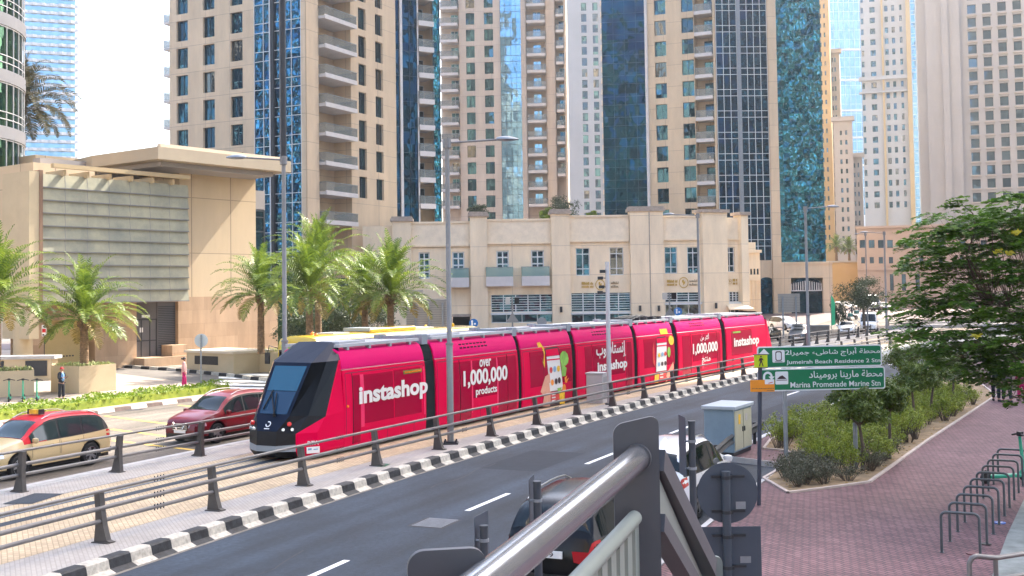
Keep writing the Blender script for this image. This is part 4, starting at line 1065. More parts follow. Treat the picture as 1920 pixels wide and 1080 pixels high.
b = MB(); FLb.slab(b, c(250), c(337), 0, FLb.z(256, 671), .02, 1.3); FLb.slab(b, c(307), c(337), FLb.z(256, 671), FLb.z(256, 650), -.3, 1.0); b.build('stone_step', M['travertine'], LB)
b = MB(); FLb.wall(b, c(337), c(480), z_stone, ztop); FLb.wall(b, c(178), c(337), z_stone, 13.4); b.quad(FLb.pt(c(337), 13.4, -5), FLb.pt(c(337), 13.4, 0), FLb.pt(c(337), ztop, 0), FLb.pt(c(337), ztop, -5)); rw_ = MB(); FLb.slab(rw_, c(150), c(337), 13.2, ztop, -6, -5); rw_.build('shaded_recess_wall', M['soffit'], LB); FLb.slab(b, c(62), c(178), z_stone, FLb.z(150, 312), -8, 0)  # recess wall takes the darker soffit grey to read as shade
e0, e1 = FLb.pt(c(480), 0), FLb.pt(c(480), 0, -16)
b.quad((e0.x, e0.y, z_stone), (e1.x, e1.y, z_stone), (e1.x, e1.y, ztop), (e0.x, e0.y, ztop))
b.quad(FLb.pt(c(178), z_stone, 0), FLb.pt(c(178), 13.4, 0), FLb.pt(c(178), 13.4, -16), FLb.pt(c(178), z_stone, -16)); b.quad(FLb.pt(c(178), 13.4, 0), FLb.pt(c(337), 13.4, 0), FLb.pt(c(337), 13.4, -6), FLb.pt(c(178), 13.4, -6))
b.build('upper_wall', M['cream_panel'], LB)
g = MB(); FLb.slab(g, c(84), c(178), 0, FLb.z(130, 600), -1, -.9)
for k in range(9): g.mat(1); FLb.slab(g, c(104 + k * 5.6), c(107 + k * 5.6), FLb.z(110, 671), FLb.z(110, 668.5), -.9, -.87)
g.build('garage_door', [mat('yellow_door', (0.52, 0.39, 0.17), 0.7, var=0.05, scale=1), M['steel_dark']], LB)
# tilted panel screen
t0, t1 = c(77, 2), c(352, 2)
rowsy = [(320, 345), (346, 372), (373, 398), (399, 424), (425, 449), (450, 474), (475, 498), (499, 521), (522, 545), (546, 564)]
zz_ = [FLb.z(352, y, 2) for y in (345, 375, 400, 421, 444, 466, 489, 512, 535, 563)]
z_s0, z_s1 = FLb.z(352, 563, 2), FLb.z(352, 348, 2)
nr = 10; hr = (z_s1 - z_s0) / nr
for k in range(nr):
    pn = MB(); za_, zb_ = z_s0 + hr * k, z_s0 + hr * (k + 1)
    pn.mat(0)
    P = [FLb.pt(t0, za_, 2.15), FLb.pt(t1, za_, 2.15), FLb.pt(t1, zb_ - .0, 2.02), FLb.pt(t0, zb_ - .0, 2.02)]
    pn.poly(P); pn.poly([FLb.pt(t0, za_, 2.05), FLb.pt(t0, zb_ - .0, 1.9), FLb.pt(t1, zb_ - .0, 1.9), FLb.pt(t1, za_, 2.05)])
    pn.mat(1)
    FLb.slab(pn, t0, t1, za_ - .07, za_ - .0, 2.0, 2.19)
    pn.poly([FLb.pt(t1, za_, 2.15), FLb.pt(t1, za_, 2.05), FLb.pt(t1, zb_ - .0, 1.9), FLb.pt(t1, zb_ - .0, 2.02)])
    for q in range(1, 7):
        t = t0 + (t1 - t0) * q / 7
        pn.poly([FLb.pt(t - .02, za_, 2.16), FLb.pt(t + .02, za_, 2.16), FLb.pt(t + .02, zb_, 2.03), FLb.pt(t - .02, zb_, 2.03)])
    pn.build('screen_panel', [M['screen_glass'], M['screen_edge']], LB)
b = MB(); FLb.slab(b, t0 - .1, t1 - .2, z_s0, z_s1, 0.1, 1.5); b.build('screen_backing', M['soffit'], LB)
b = MB(); FLb.slab(b, t0 - .3, t0 - .05, z_s0 - .5, z_s1 + .2, .2, 2.3); b.build('screen_side_frame', mat('rusty_brown', (0.22, 0.13, 0.08), 0.8), LB)
# steel beam above the screen and the roof slab
b = MB(); t2 = c(98, 2.6); t3 = c(355, 2.6); zb_ = FLb.z(355, 333, 2.6)
FLb.slab(b, t2, t3, zb_ - .14, zb_ + .14, 2.4, 2.75)
for k in range(6): t = t2 + (t3 - t2) * (k + .6) / 6.3; FLb.slab(b, t - .08, t + .08, zb_ - .6, zb_ - .2, .2, 2.4)
b.build('canopy_beam', mat('beam_cream', (0.48, 0.36, 0.2), 0.5), LB)
zr0, zr1 = FLb.z(320, 300, 4), FLb.z(320, 277, 4)
tr0, tr1 = c(297, 4), c(547, 4)
b = MB(); Q = [FLb.pt(tr0, 0, 4), FLb.pt(tr1, 0, 4), FLb.pt(tr1 + 1, 0, -14), FLb.pt(tr0 + 2, 0, -14), FLb.pt(-1.01, 0, -4)]
b.prism([(p.x, p.y) for p in Q], zr0, zr1); b.build('roof_slab', [mat('roof_fascia', (0.40, 0.325, 0.23), 0.6, var=0.05, scale=0.6)], LB)
b = MB(); Q2 = [FLb.pt(tr0 + 1, 0, 3), FLb.pt(tr1 - 1, 0, 3), FLb.pt(tr1, 0, -14), FLb.pt(tr0 + 2, 0, -14), FLb.pt(0, 0, -4.2)]
b.prism([(p.x, p.y) for p in Q2], zr0 - .35, zr0 - .02); b.build('soffit', M['soffit'], LB)
b = MB(); FLb.slab(b, tr0 + .5, tr1 - .3, zr1, zr1 + .3, 3.2, 3.6); b.build('gutter', mat('gutter_cream', (0.66, 0.54, 0.4), 0.5), LB)
b = MB(); FLb.slab(b, t0 - 1.0, t0 - .3, z_stone - 2.6, z_s1 + .1, -1, 2.25); b.build('end_pier', M['render_beige'], LB)
b = MB(); FLb.slab(b, c(66, -9), c(150, -9), 10, FLb.z(100, 293, -9), -22, -9); b.build('rear_block', M['cream_panel'], LB)
# rounded window box at its right end
b = MB(); FLb.slab(b, c(481), c(502), FLb.z(490, 392), FLb.z(490, 357), -6, -.3); b.build('grey_box', M['soffit'], LB)
b = MB(); FLb.slab(b, c(470), c(500), FLb.z(490, 600), FLb.z(490, 393), -6, -.35); o = b.build('corner_glass', M['glass_win'], LB)
b = MB()
for yy in (395, 407, 434, 470, 510, 560): FLb.slab(b, c(470), c(500) + .02, FLb.z(490, yy) - .05, FLb.z(490, yy) + .05, -.34, -.28)
FLb.slab(b, c(499), c(501), 3, FLb.z(490, 393), -.4, -.25); b.build('mullion_grid', M['frame_dark'], o)
b = MB(); FLb.slab(b, c(517), c(700), 0, FLb.z(540, 520), -4, -3); o2 = b.build('glass_lobby', M['glass_green'], LB)
child_fix(LB)
# round column and low walls at the far left
b = MB(); p = G(43, 705, .15); p2 = p
CO = thing('round_column', 'thick round beige column standing under the green glass tower', 'column', (p.x, p.y, 0.15))
b.cyl((0, 0), .62, 0, 5.2, 24); b.build('shaft', M['render_beige'], CO, smooth=40)
b = MB(); b.cyl((0, 0), .8, 5.2, 5.6, 24); b.build('cap', M['render_beige'], CO, smooth=40)

# ============ green glass round tower at the left edge
GT = thing('glass_tower', 'curved green glass tower with beige bands above the left palms', 'building'); cx, cy_, rad = -46.5, 86.0, 9.2
cx = -47.6
GT.location = (cx, cy_, 0)
b = MB(); zb_ = D(40, 432, 80).z; zt = 46.0; n = 56
def ring(rr, z): return [Vector((rr * math.cos(2 * math.pi * k / n), rr * math.sin(2 * math.pi * k / n), z)) for k in range(n + 1)]
b.ribbon(ring(rad, zb_), ring(rad, zt)); b.build('glass_wall', M['glass_green'], GT, smooth=60)
z_b = [D(40, y, 80).z for y in (105, 218, 330)]
fh = (z_b[0] - z_b[2]) / 2; z = z_b[2] - fh; bands = []
while z < zt: bands.append(z); z += fh
for z in bands:
    if z < zb_ - .5: continue
    k = MB(); k.ribbon(ring(rad + .18, z - .95), ring(rad + .18, z)); k.ribbon(ring(rad + .18, z), ring(rad - .1, z)); k.ribbon(ring(rad - .1, z - .95), ring(rad + .18, z - .95)); k.build('stone_band', M['stone_pale'], GT, smooth=60)
k = MB()
for i in range(n):
    a = 2 * math.pi * i / n; p = Vector((math.cos(a), math.sin(a), 0)) * (rad + .05); k.box(-.035, .035, -.035, .035, zb_, zt, M=Matrix.Translation(p))
for z in bands:
    for f in (.55, 1.1, 3.3, 3.75): k.ribbon(ring(rad + .1, z + f - .04), ring(rad + .1, z + f + .04))
k.build('mullion_grid', M['frame_white'], GT)
k = MB(); k.poly(ring(rad, zb_)[:-1][::-1]); k.build('soffit', M['soffit'], GT)
k = MB(); k.box(-40, cx * 0 + 2, 2, 14, 0, zb_ + 1); k.build('base_block', M['travertine'], GT)
# ------------------------------------------------------------------ lettering
_AR = {'ا': 'ﺍﺎ', 'أ': 'ﺃﺄ', 'إ': 'ﺇﺈ', 'ب': 'ﺏﺐﺑﺒ', 'ت': 'ﺕﺖﺗﺘ', 'ث': 'ﺙﺚﺛﺜ', 'ج': 'ﺝﺞﺟﺠ', 'ح': 'ﺡﺢﺣﺤ', 'د': 'ﺩﺪ', 'ر': 'ﺭﺮ', 'س': 'ﺱﺲﺳﺴ', 'ش': 'ﺵﺶﺷﺸ',
       'ط': 'ﻁﻂﻃﻄ', 'ك': 'ﻙﻚﻛﻜ', 'م': 'ﻡﻢﻣﻤ', 'ن': 'ﻥﻦﻧﻨ', 'و': 'ﻭﻮ', 'ى': 'ﻯﻰ', 'ي': 'ﻱﻲﻳﻴ', 'ة': 'ﺓﺔ', 'ء': 'ﺀ'}
def arabic(s):
    """joined letter forms in drawing order"""
    out = []
    for i, ch in enumerate(s):
        f = _AR.get(ch)
        if not f: out.append(ch); continue
        prv = _AR.get(s[i - 1]) if i else None
        jp = bool(prv) and len(prv) == 4
        jn = i + 1 < len(s) and s[i + 1] in _AR and len(f) == 4 and len(_AR[s[i + 1]]) > 1
        out.append(f[3] if jp and jn else f[2] if jn else (f[1] if len(f) > 1 else f[0]) if jp else f[0])
    r = ''.join(reversed(out))
    import re as _re
    return _re.sub(r'[0-9]+', lambda m: m.group(0)[::-1], r)
def text_mesh(body, w, h, bold=0.0, ext=0.006, m=None, name='lettering'):
    """solid letters, fitted to w x h, lower left corner at the origin, in the local XZ plane facing -Y"""
    c = bpy.data.curves.new(name, 'FONT'); c.body = body; c.offset = bold; c.extrude = 0.02; c.resolution_u = 4
    o = bpy.data.objects.new(name, c); COL.objects.link(o)
    me = bpy.data.meshes.new_from_object(o.evaluated_get(bpy.context.evaluated_depsgraph_get()))
    bpy.data.objects.remove(o); bpy.data.curves.remove(c)
    xs = [v.co.x for v in me.vertices]; ys = [v.co.y for v in me.vertices]
    x0, x1, y0, y1 = min(xs), max(xs), min(ys), max(ys)
    sx = w / (x1 - x0) if w else h / (y1 - y0); sy = h / (y1 - y0) if h else sx
    for v in me.vertices:
        v.co = Vector(((v.co.x - x0) * sx, -ext if v.co.z > 0 else 0.0, (v.co.y - y0) * sy))
    me.name = name; me.materials.clear(); me.materials.append(m or M['white_plain']); me.update()
    return me

# ------------------------------------------------------------------ the tram
def paint_mat(name, col, coat=0.7, rough=0.32, var=0.0, metal=0.0, spec=.5): return mat(name, col, rough, coat=coat, var=var, scale=1.2, metal=metal, spec=spec)
M['pink'] = paint_mat('tram_pink_wrap', (0.64, 0.0, 0.052), coat=0.0, rough=0.4, spec=.05)
M['pink_skylit'] = paint_mat('tram_pink_skylit', (0.62, 0.0, 0.12), coat=0.0, rough=0.35, spec=.12)  # magenta of the mirrored sky is put into the upper wrap colour
M['pink_glass'] = mat('wrapped_window', (0.33, 0.0, 0.03), 0.2, spec=.14)
M['pink_line'] = mat('wrap_seam', (0.16, 0.0, 0.03), 0.5)
M['pink_lite'] = mat('wrap_light_pillar', (0.75, 0.03, 0.12), 0.35, spec=.3)
M['navy'] = mat('tram_navy_cap', (0.0035, 0.008, 0.024), 0.4, spec=.15)
M['screen'] = mat('tram_windscreen', (0.015, 0.09, 0.16), 0.06, spec=0.5)
M['screen_low'] = mat('tram_windscreen_lower', (0.008, 0.04, 0.09), 0.06, spec=0.5)
M['side_glass'] = mat('tram_side_glass', (0.006, 0.006, 0.006), 0.06, spec=0.16)
M['silver'] = mat('tram_silver', (0.25, 0.29, 0.33), 0.4, metal=0.1)
M['bellow'] = mat('bellows_rubber', (0.018, 0.024, 0.024), 0.8, spec=.2)
M['roof_white'] = mat('roof_fairing', (0.38, 0.39, 0.41), 0.5, var=0.12, scale=1.0)
M['red_lamp'] = mat('red_lens', (0.6, 0.01, 0.01), 0.2, coat=0.5)
M['amber'] = mat('amber_lens', (0.8, 0.22, 0.01), 0.2, coat=0.5)
M['clear_lens'] = mat('clear_lens', (0.6, 0.65, 0.68), 0.12, metal=0.6, coat=0.5)
M['letter'] = mat('white_letters', (0.74, 0.7, 0.66), 0.6)
s0 = s_at(644, tr_near, 3.3)
BND = [(644, 798), (817, 971), (978, 1072), (1080, 1188), (1195, 1262), (1271, 1353), (1361, 1414)]
SB = [(s_at(a, tr_near, 3.3), s_at(b_, tr_near, 3.3)) for a, b_ in BND]
s_end = s_at(1433, lambda s: tr_c(s) - .4, 1.5) - 2.15
SB[6] = (SB[6][0], s_end)
TR = thing('tram', 'long bright pink seven section tram with white lettering and a dark faceted nose', 'tram', kerb(s0, tr_c(s0), 0))
PR = [(1.22, .24), (1.30, .33), (1.33, .9), (1.33, 1.9), (1.30, 2.5), (1.265, 2.82), (1.235, 2.85), (1.24, 2.92), (1.17, 3.2), (1.06, 3.42), (.92, 3.5), (.5, 3.54)]
def half(z):
    return interp(z, [p[1] for p in PR[:10]], [p[0] for p in PR[:10]])
def hull(L, pr, inset=0.03):
    b = MB()
    full = [(-w_, z) for w_, z in pr] + [(w_, z) for w_, z in reversed(pr)]
    X = [0, inset, L - inset, L]; ring = []
    for x in X:
        k = .985 if x in (0, L) else 1
        ring.append([b.vert((x, y * k, z if z < 3 else 3 + (z - 3) * (k ** 4))) for y, z in full])
    nn = len(full)
    for r0, r1 in zip(ring, ring[1:]):
        for j in range(nn - 1):
            zm = (full[j][1] + full[j + 1][1]) / 2
            b.face((r0[j], r1[j], r1[j + 1], r0[j + 1]), 2 if 2.82 < zm < 2.86 else (1 if zm > 2.86 else 0))
        b.face((r0[nn - 1], r1[nn - 1], r1[0], r0[0]), 3)
    b.face(list(ring[0]), 0); b.face(list(reversed(ring[-1])), 0)
    return b
def side_panel(name, x0, x1, z0, z1, off, m, parent, thick=True):
    b = MB(); zs = sorted({z0, z1, *[z for _, z in PR if z0 < z < z1]})
    A = [(x0, -half(z) - off, z) for z in zs]; B = [(x1, -half(z) - off, z) for z in zs]
    b.ribbon(A, B)
    A2 = [(x0, -half(z) + .02, z) for z in zs]; B2 = [(x1, -half(z) + .02, z) for z in zs]
    b.ribbon(A2, A); b.ribbon(B, B2); b.quad(A[-1], B[-1], B2[-1], A2[-1]); b.quad(A2[0], B2[0], B[0], A[0])
    return b.build(name, m, parent)
mods = []
for i, (sa, sb_) in enumerate(SB):
    a, c2 = kerb(sa, tr_c(sa), 0), kerb(sb_, tr_c(sb_), 0); d = c2 - a; L = d.length; ang = math.atan2(d.y, d.x)
    b = hull(L, PR)
    o = b.build('module', [M['pink'], M['pink_skylit'], M['pink_line'], M['black']], TR, smooth=25, loc=a - TR.location, rotz=ang)
    nrm = Vector((math.sin(ang), -math.cos(ang)))
    fc = Face((a.x + nrm.x * 1.34, a.y + nrm.y * 1.34), ang)
    mods.append((o, fc, L, a, ang))
    # roof fairing: two side rails and boxes
    r = MB()
    for y in (-.98, .98):
        r.prism([(0.1, y - .1), (L - .1, y - .1), (L - .1, y + .1), (0.1, y + .1)], 3.55, 3.65)
        for k in range(4):
            x = L * (k + .5) / 4; r.box(x - .06, x + .06, y - .08, y + .08, 3.44, 3.57)
    r.build('roof_rail', M['roof_white'], o)
    r = MB()
    if i != 4:
        r.prism([(.35, -.78), (L - .35, -.78), (L - .35, .78), (.35, .78)], 3.54, 3.62); r.prism([(.8, -.6), (L * .45, -.6), (L * .45, .6), (.8, .6)], 3.62, 3.7)
        r.build('roof_box', M['roof_white'], o)
    else:
        r.prism([(.3, -.7), (L - .3, -.7), (L - .3, .7), (.3, .7)], 3.52, 3.6)
        for k in range(5): x = .5 + (L - 1) * k / 4; r.box(x - .08, x + .08, -.8, .8, 3.6, 3.8)
        for y in (-.6, -.2, .2, .6): r.tube([(.4, y, 3.66), (L * .5, y * .8, 3.88), (L - .4, y, 3.66)], .04, 6)
        r.build('roof_equipment', M['steel_dark'], o)
    if i in (1, 3, 5):
        for k in range(8):
            v = MB()
            for zv in (3.14, 3.27):
                x = L * .3 + .28 * k; yy = interp(zv, (2.92, 3.2, 3.42), (1.24, 1.17, 1.06)) + .012
                v.box(x, x + .17, -yy, -yy + .03, zv - .03, zv + .03)
            v.build('roof_vent', M['black'], o)
    und = MB(); und.box(.5, L - .5, -1.0, 1.0, .02, .3); und.build('underframe', M['black'], o)
    # skirt seam
    side_panel('skirt_seam', 0.1, L - .1, 0.68, .71, .004, M['pink_line'], o)
    side_panel('cantrail_seam', 0.15, L - .15, 2.70, 2.73, .004, M['pink_line'], o)
    for k in range(1, 6): x = L * k / 6; side_panel('panel_gap', x - .008, x + .008, .34, .68, .005, M['pink_line'], o)
    for x in (.12, L - .14): side_panel('panel_gap', x, x + .02, .71, 2.7, .005, M['pink_line'], o)
# bellows
for (o, fc, L, a, ang), (o2, fc2, L2, a2, ang2) in zip(mods, mods[1:]):
    e = a + Vector((math.cos(ang), math.sin(ang), 0)) * L
    b = MB(); full = [(-w_ * .955, z * .985 + .02) for w_, z in PR] + [(w_ * .955, z * .985 + .02) for w_, z in reversed(PR)]
    n = 11; rings = []
    for k in range(n + 1):
        f = k / n; p = e.lerp(a2, f); an = ang + (ang2 - ang) * f; sc = 1.0 if k % 2 else .965
        nv = Vector((-math.sin(an), math.cos(an), 0))
        rings.append([b.vert(p + nv * (y * sc) + Vector((0, 0, z if z < 1 else 1 + (z - 1) * (.99 if k % 2 else .975)))) for y, z in full])
    for r0, r1 in zip(rings, rings[1:]):
        for j in range(len(full)):
            b.face((r0[j], r1[j], r1[(j + 1) % len(full)], r0[(j + 1) % len(full)]))
    bo = b.build('bellows', M['bellow'], TR, loc=-TR.location)
    b = MB(); mid = e.lerp(a2, .5); Mx = Matrix.Translation(mid) @ Matrix.Rotation(ang, 4, 'Z')
    b.box(-.45, .45, -.5, .5, 3.5, 3.72, M=Mx); b.box(-.2, .2, -1.05, -.75, 3.4, 3.76, M=Mx); b.box(-.2, .2, .75, 1.05, 3.4, 3.76, M=Mx)
    b.build('roof_coupling', M['silver'], TR, loc=-TR.location)
# nose
def nose(parent, loc, rotz, front=True):
    r = [[(2.08, 0, .27), (2.08, .36, .27), (1.8, .86, .27), (1.25, 1.18, .24), (0, 1.24, .24)],
         [(2.27, 0, .46), (2.27, .37, .46), (1.95, .9, .46), (1.35, 1.25, .42), (0, 1.31, .42)],
         [(2.27, 0, .64), (2.27, .37, .64), (1.95, .9, .68), (1.35, 1.26, .70), (0, 1.33, .72)],
         [(2.22, 0, 1.08), (2.22, .38, 1.08), (1.95, .9, 1.0), (1.35, 1.27, 1.0), (0, 1.33, 1.0)],
         [(1.93, 0, 1.53), (1.93, .64, 1.53), (1.5, 1.04, 1.53), (.95, 1.3, 1.45), (0, 1.33, 1.53)],
         [(.92, 0, 3.12), (.92, .75, 3.12), (.55, 1.06, 3.14), (.17, 1.255, 3.16), (-.02, 1.19, 3.16)],
         [(-.28, 0, 3.74), (-.28, .66, 3.72), (-.28, .8, 3.66), (-.26, .93, 3.56), (-.26, .95, 3.52)]]
    def pieces(cells):
        b = MB()
        for sgn in (1, -1):
            for i, j, kind in cells:
                A, B, C, Dd = r[i][j], r[i][j + 1], r[i + 1][j + 1], r[i + 1][j]
                q = {'q': (A, B, C, Dd), 'lo': (A, B, C), 'up': (A, C, Dd)}[kind]
                pts = [(-x, -y * sgn, z) for x, y, z in q]
                b.poly(pts if sgn == 1 else pts[::-1])
        return b
    kw = dict(loc=loc, rotz=rotz)
    root = pieces([(0, 2, 'q'), (0, 3, 'q'), (1, 2, 'q'), (1, 3, 'q'), (2, 2, 'q'), (2, 3, 'q'), (3, 2, 'lo'), (3, 3, 'q'), (4, 3, 'q')]).build('cab_shell', M['pink'], parent, weld=True, **kw)
    pieces([(0, 0, 'q'), (0, 1, 'q')]).build('lower_skirt', M['black'], root, weld=True)
    pieces([(1, 0, 'q'), (1, 1, 'q')]).build('bumper', M['silver'], root, weld=True)
    pieces([(2, 0, 'q'), (2, 1, 'q'), (3, 1, 'q'), (3, 2, 'up')]).build('lamp_panel', M['black'], root, weld=True)
    pieces([(3, 0, 'q')]).build('apron', M['navy'], root, weld=True)
    pieces([(4, 1, 'q'), (4, 2, 'q')]).build('cab_side_window', M['side_glass'], root, weld=True)
    pieces([(5, 0, 'q'), (5, 1, 'q'), (5, 2, 'q'), (5, 3, 'q')]).build('roof_cap', M['navy'], root, weld=True)
    # windscreen with a surround
    lp = lambda f, w_, o_=0.012: Vector((-(1.93 + (.92 - 1.93) * f) - o_ * .84, w_, 1.53 + (3.12 - 1.53) * f + o_ * .5))
    pieces([(4, 0, 'q')]).build('windscreen_surround', M['navy'], root, weld=True)
    wd = lambda f: .64 + .11 * f - .11
    b = MB(); b.poly([lp(.03, -wd(.03)), lp(.45, -wd(.45)), lp(.45, wd(.45)), lp(.03, wd(.03))][::-1]); b.build('windscreen_lower', M['screen_low'], root)
    b = MB(); b.poly([lp(.46, -wd(.46)), lp(.93, -wd(.93)), lp(.93, wd(.93)), lp(.46, wd(.46))][::-1]); b.build('windscreen', M['screen'], root)
    b = MB(); pv = lp(0.0, -.1, .06); b.tube([pv, lp(.42, .34, .06)], .018, 6); b.tube([pv, lp(.40, .12, .06)], .018, 6); b.tube([lp(.10, .42, .05), lp(.46, .30, .05)], .022, 6); b.lathe(tuple(pv), [(.05, -.05), (.05, .05)], 8); b.build('wiper', M['black'], root)
    for x, y, z, m_, rad in ((2.06, .72, 1.3, 'red_lamp', .07), (2.16, .56, 1.13, 'clear_lens', .05), (2.02, .8, 1.13, 'clear_lens', .05)):
        for sg in (-1, 1):
            nv = Vector((-.72, sg * .62, .3)).normalized(); p = Vector((-x + .03, sg * y, z))
            b = MB(); b.tube([p - nv * .06, p + nv * .055], rad, 10); b.build('headlight', M[m_], root)
    b = MB(); p = Vector((-2.13, 0, 1.28)); nv = Vector((-.84, 0, .54)); e1 = Vector((0, 1, 0)); e2 = e1.cross(nv).normalized()
    for k in range(15):
        a0 = 2 * math.pi * (k + 3) / 18; a1 = 2 * math.pi * (k + 4) / 18
        b.poly([p + nv * .02 + (e1 * math.cos(t) + e2 * math.sin(t)) * rr for t, rr in ((a0, .1), (a0, .065), (a1, .065), (a1, .1))])
    b.poly([p + nv * .02 + e1 * x + e2 * y for x, y in ((-.1, -.17), (.1, -.17), (.1, -.14), (-.1, -.14))])
    b.build('emblem', M['white_plain'], root)
    return root
o, fc, L, a, ang = mods[0]
nz = nose(TR, a - TR.location, ang)
for b_ in nz.children: pass
ol, fl, Ll, al, angl = mods[6]
e = al + Vector((math.cos(angl), math.sin(angl), 0)) * Ll
nose(TR, e - TR.location, angl + math.pi)
# windows, doors and lettering on each module (photo columns and rows on the side plane)
def PX(i, px, py=700): return mods[i][1].T(px, py)
def win(i, px0, px1, z0, z1, m='pink_glass', off=.006, name='window'): return side_panel(name, PX(i, px0)[0], PX(i, px1)[0], z0, z1, off, M[m], mods[i][0])
def seam(i, px, z0=.4, z1=2.7, wd=.012): t = PX(i, px)[0]; side_panel('door_seam', t - wd, t + wd, z0, z1, .012, M['black'], mods[i][0])
def word(i, body, px0, px1, py0, py1, pxm=None, bold=.03, m='letter', d=.02):
    """px0..px1 and the rows of top and bottom at the middle column"""
    t0, _ = PX(i, px0); t1, _ = PX(i, px1); pm = (px0 + px1) / 2
    zt = mods[i][1].z(pm, py0); zb = mods[i][1].z(pm, py1)
    me = text_mesh(body, t1 - t0, zt - zb, bold, .006, M[m])
    link('lettering', me, mods[i][0], (t0, -1.34 - d + .0, zb))
win(0, 662.5, 676, .42, 2.62, name='door'); seam(0, 662); win(0, 683, 796, .42, .42 + .0001) if False else None
win(0, 677, 683, .9, 2.62, 'pink_lite', name='pillar'); win(0, 684, 738, 1.0, 2.6); win(0, 740, 790, 1.0, 2.62); win(0, 795, 797, .9, 2.62, 'pink_lite', name='pillar')
win(0, 746, 786, 2.42, 2.52, 'amber', .016, name='route_display') if False else None
b = MB(); t0 = PX(0, 758)[0]; t1 = PX(0, 792)[0]
o = side_panel('route_display', t0, t1, 2.44, 2.56, .014, mat('display_green', (0.10, 0.2, 0.03), 0.4), mods[0][0])
rr = random.Random(2); d = MB(); x = t0 + .06
while x < t1 - .1:
    wd = rr.choice((.05, .08, .12)); d.box(x, x + wd, -1.34 - .0, -1.318, 2.47, 2.53); x += wd + .03
d.build('display_text', M['amber'], mods[0][0]).location = (0, .0, 0)
word(0, 'instashop', 672, 800.5, 715, 757, bold=.035)
word(0, 'RTA', 594, 608, 815, 821, bold=.02) if False else None
# left door and step lights
def step(i, px0, px1):
    t0, t1 = PX(i, px0)[0], PX(i, px1)[0]; b = MB(); b.box(t0, t1, -1.345, -1.25, .31, .36); b.build('door_step', M['roof_white'], mods[i][0])
step(0, 663, 700)
for i, (px0, px1) in ((1, (843, 970)), (5, (1289, 1348))): pass
# module 2
win(1, 843, 862, .42, 2.62, name='door'); win(1, 864, 884, .42, 2.62, name='door'); seam(1, 863); win(1, 887, 932, 1.15, 2.6); win(1, 935, 951, .42, 2.62, name='door'); win(1, 953, 969, .42, 2.62, name='door'); seam(1, 952)
win(1, 885, 887, .6, 2.62, 'pink_lite', name='pillar'); win(1, 932, 934.5, .6, 2.62, 'pink_lite', name='pillar'); step(1, 843, 884); step(1, 935, 970)
word(1, 'over', 898.5, 920, 673, 687, bold=.02); word(1, '1,000,000', 868, 950.5, 690, 723, bold=.03); word(1, 'products', 891, 930.5, 724, 742, bold=.02)
# modules 3 and 5: big window with the phone picture
M['skin_print'] = mat('printed_hand', (0.62, 0.3, 0.2), 0.5, var=.12, scale=4); M['print_white'] = mat('printed_white', (0.66, 0.63, 0.6), 0.5)
M['print_green'] = mat('printed_green', (0.2, 0.42, 0.06), 0.5, var=.3, scale=4); M['print_yellow'] = mat('printed_yellow', (0.75, 0.45, 0.02), 0.5, var=.3, scale=6); M['print_orange'] = mat('printed_orange', (0.8, 0.25, 0.02), 0.5, var=.2, scale=6)
M['print_dark'] = mat('printed_dark', (0.04, 0.015, 0.02), 0.5); M['print_red'] = mat('printed_red', (0.55, 0.03, 0.03), 0.5, var=.3, scale=5); M['print_blue'] = mat('printed_blue', (0.2, 0.35, 0.5), 0.5)
def decal(i, pts, m, d, name='print'):
    """a printed patch on the side: photo points of its outline"""
    b = MB(); P = [PX(i, *q) for q in pts]
    P = [(t, z) for t, z in P]
    zs = P
    ar = sum(P[k][0] * P[(k + 1) % len(P)][1] - P[(k + 1) % len(P)][0] * P[k][1] for k in range(len(P)))
    if ar < 0: P = P[::-1]
    b.poly([(t, -max(half(z), 1.33 if z < 2 else 0) - d, z) for t, z in P]); return b.build(name, M[m], mods[i][0])
def circ(px, py, rx, ry, n=10): return [(px + rx * math.cos(2 * math.pi * k / n), py + ry * math.sin(2 * math.pi * k / n)) for k in range(n)]
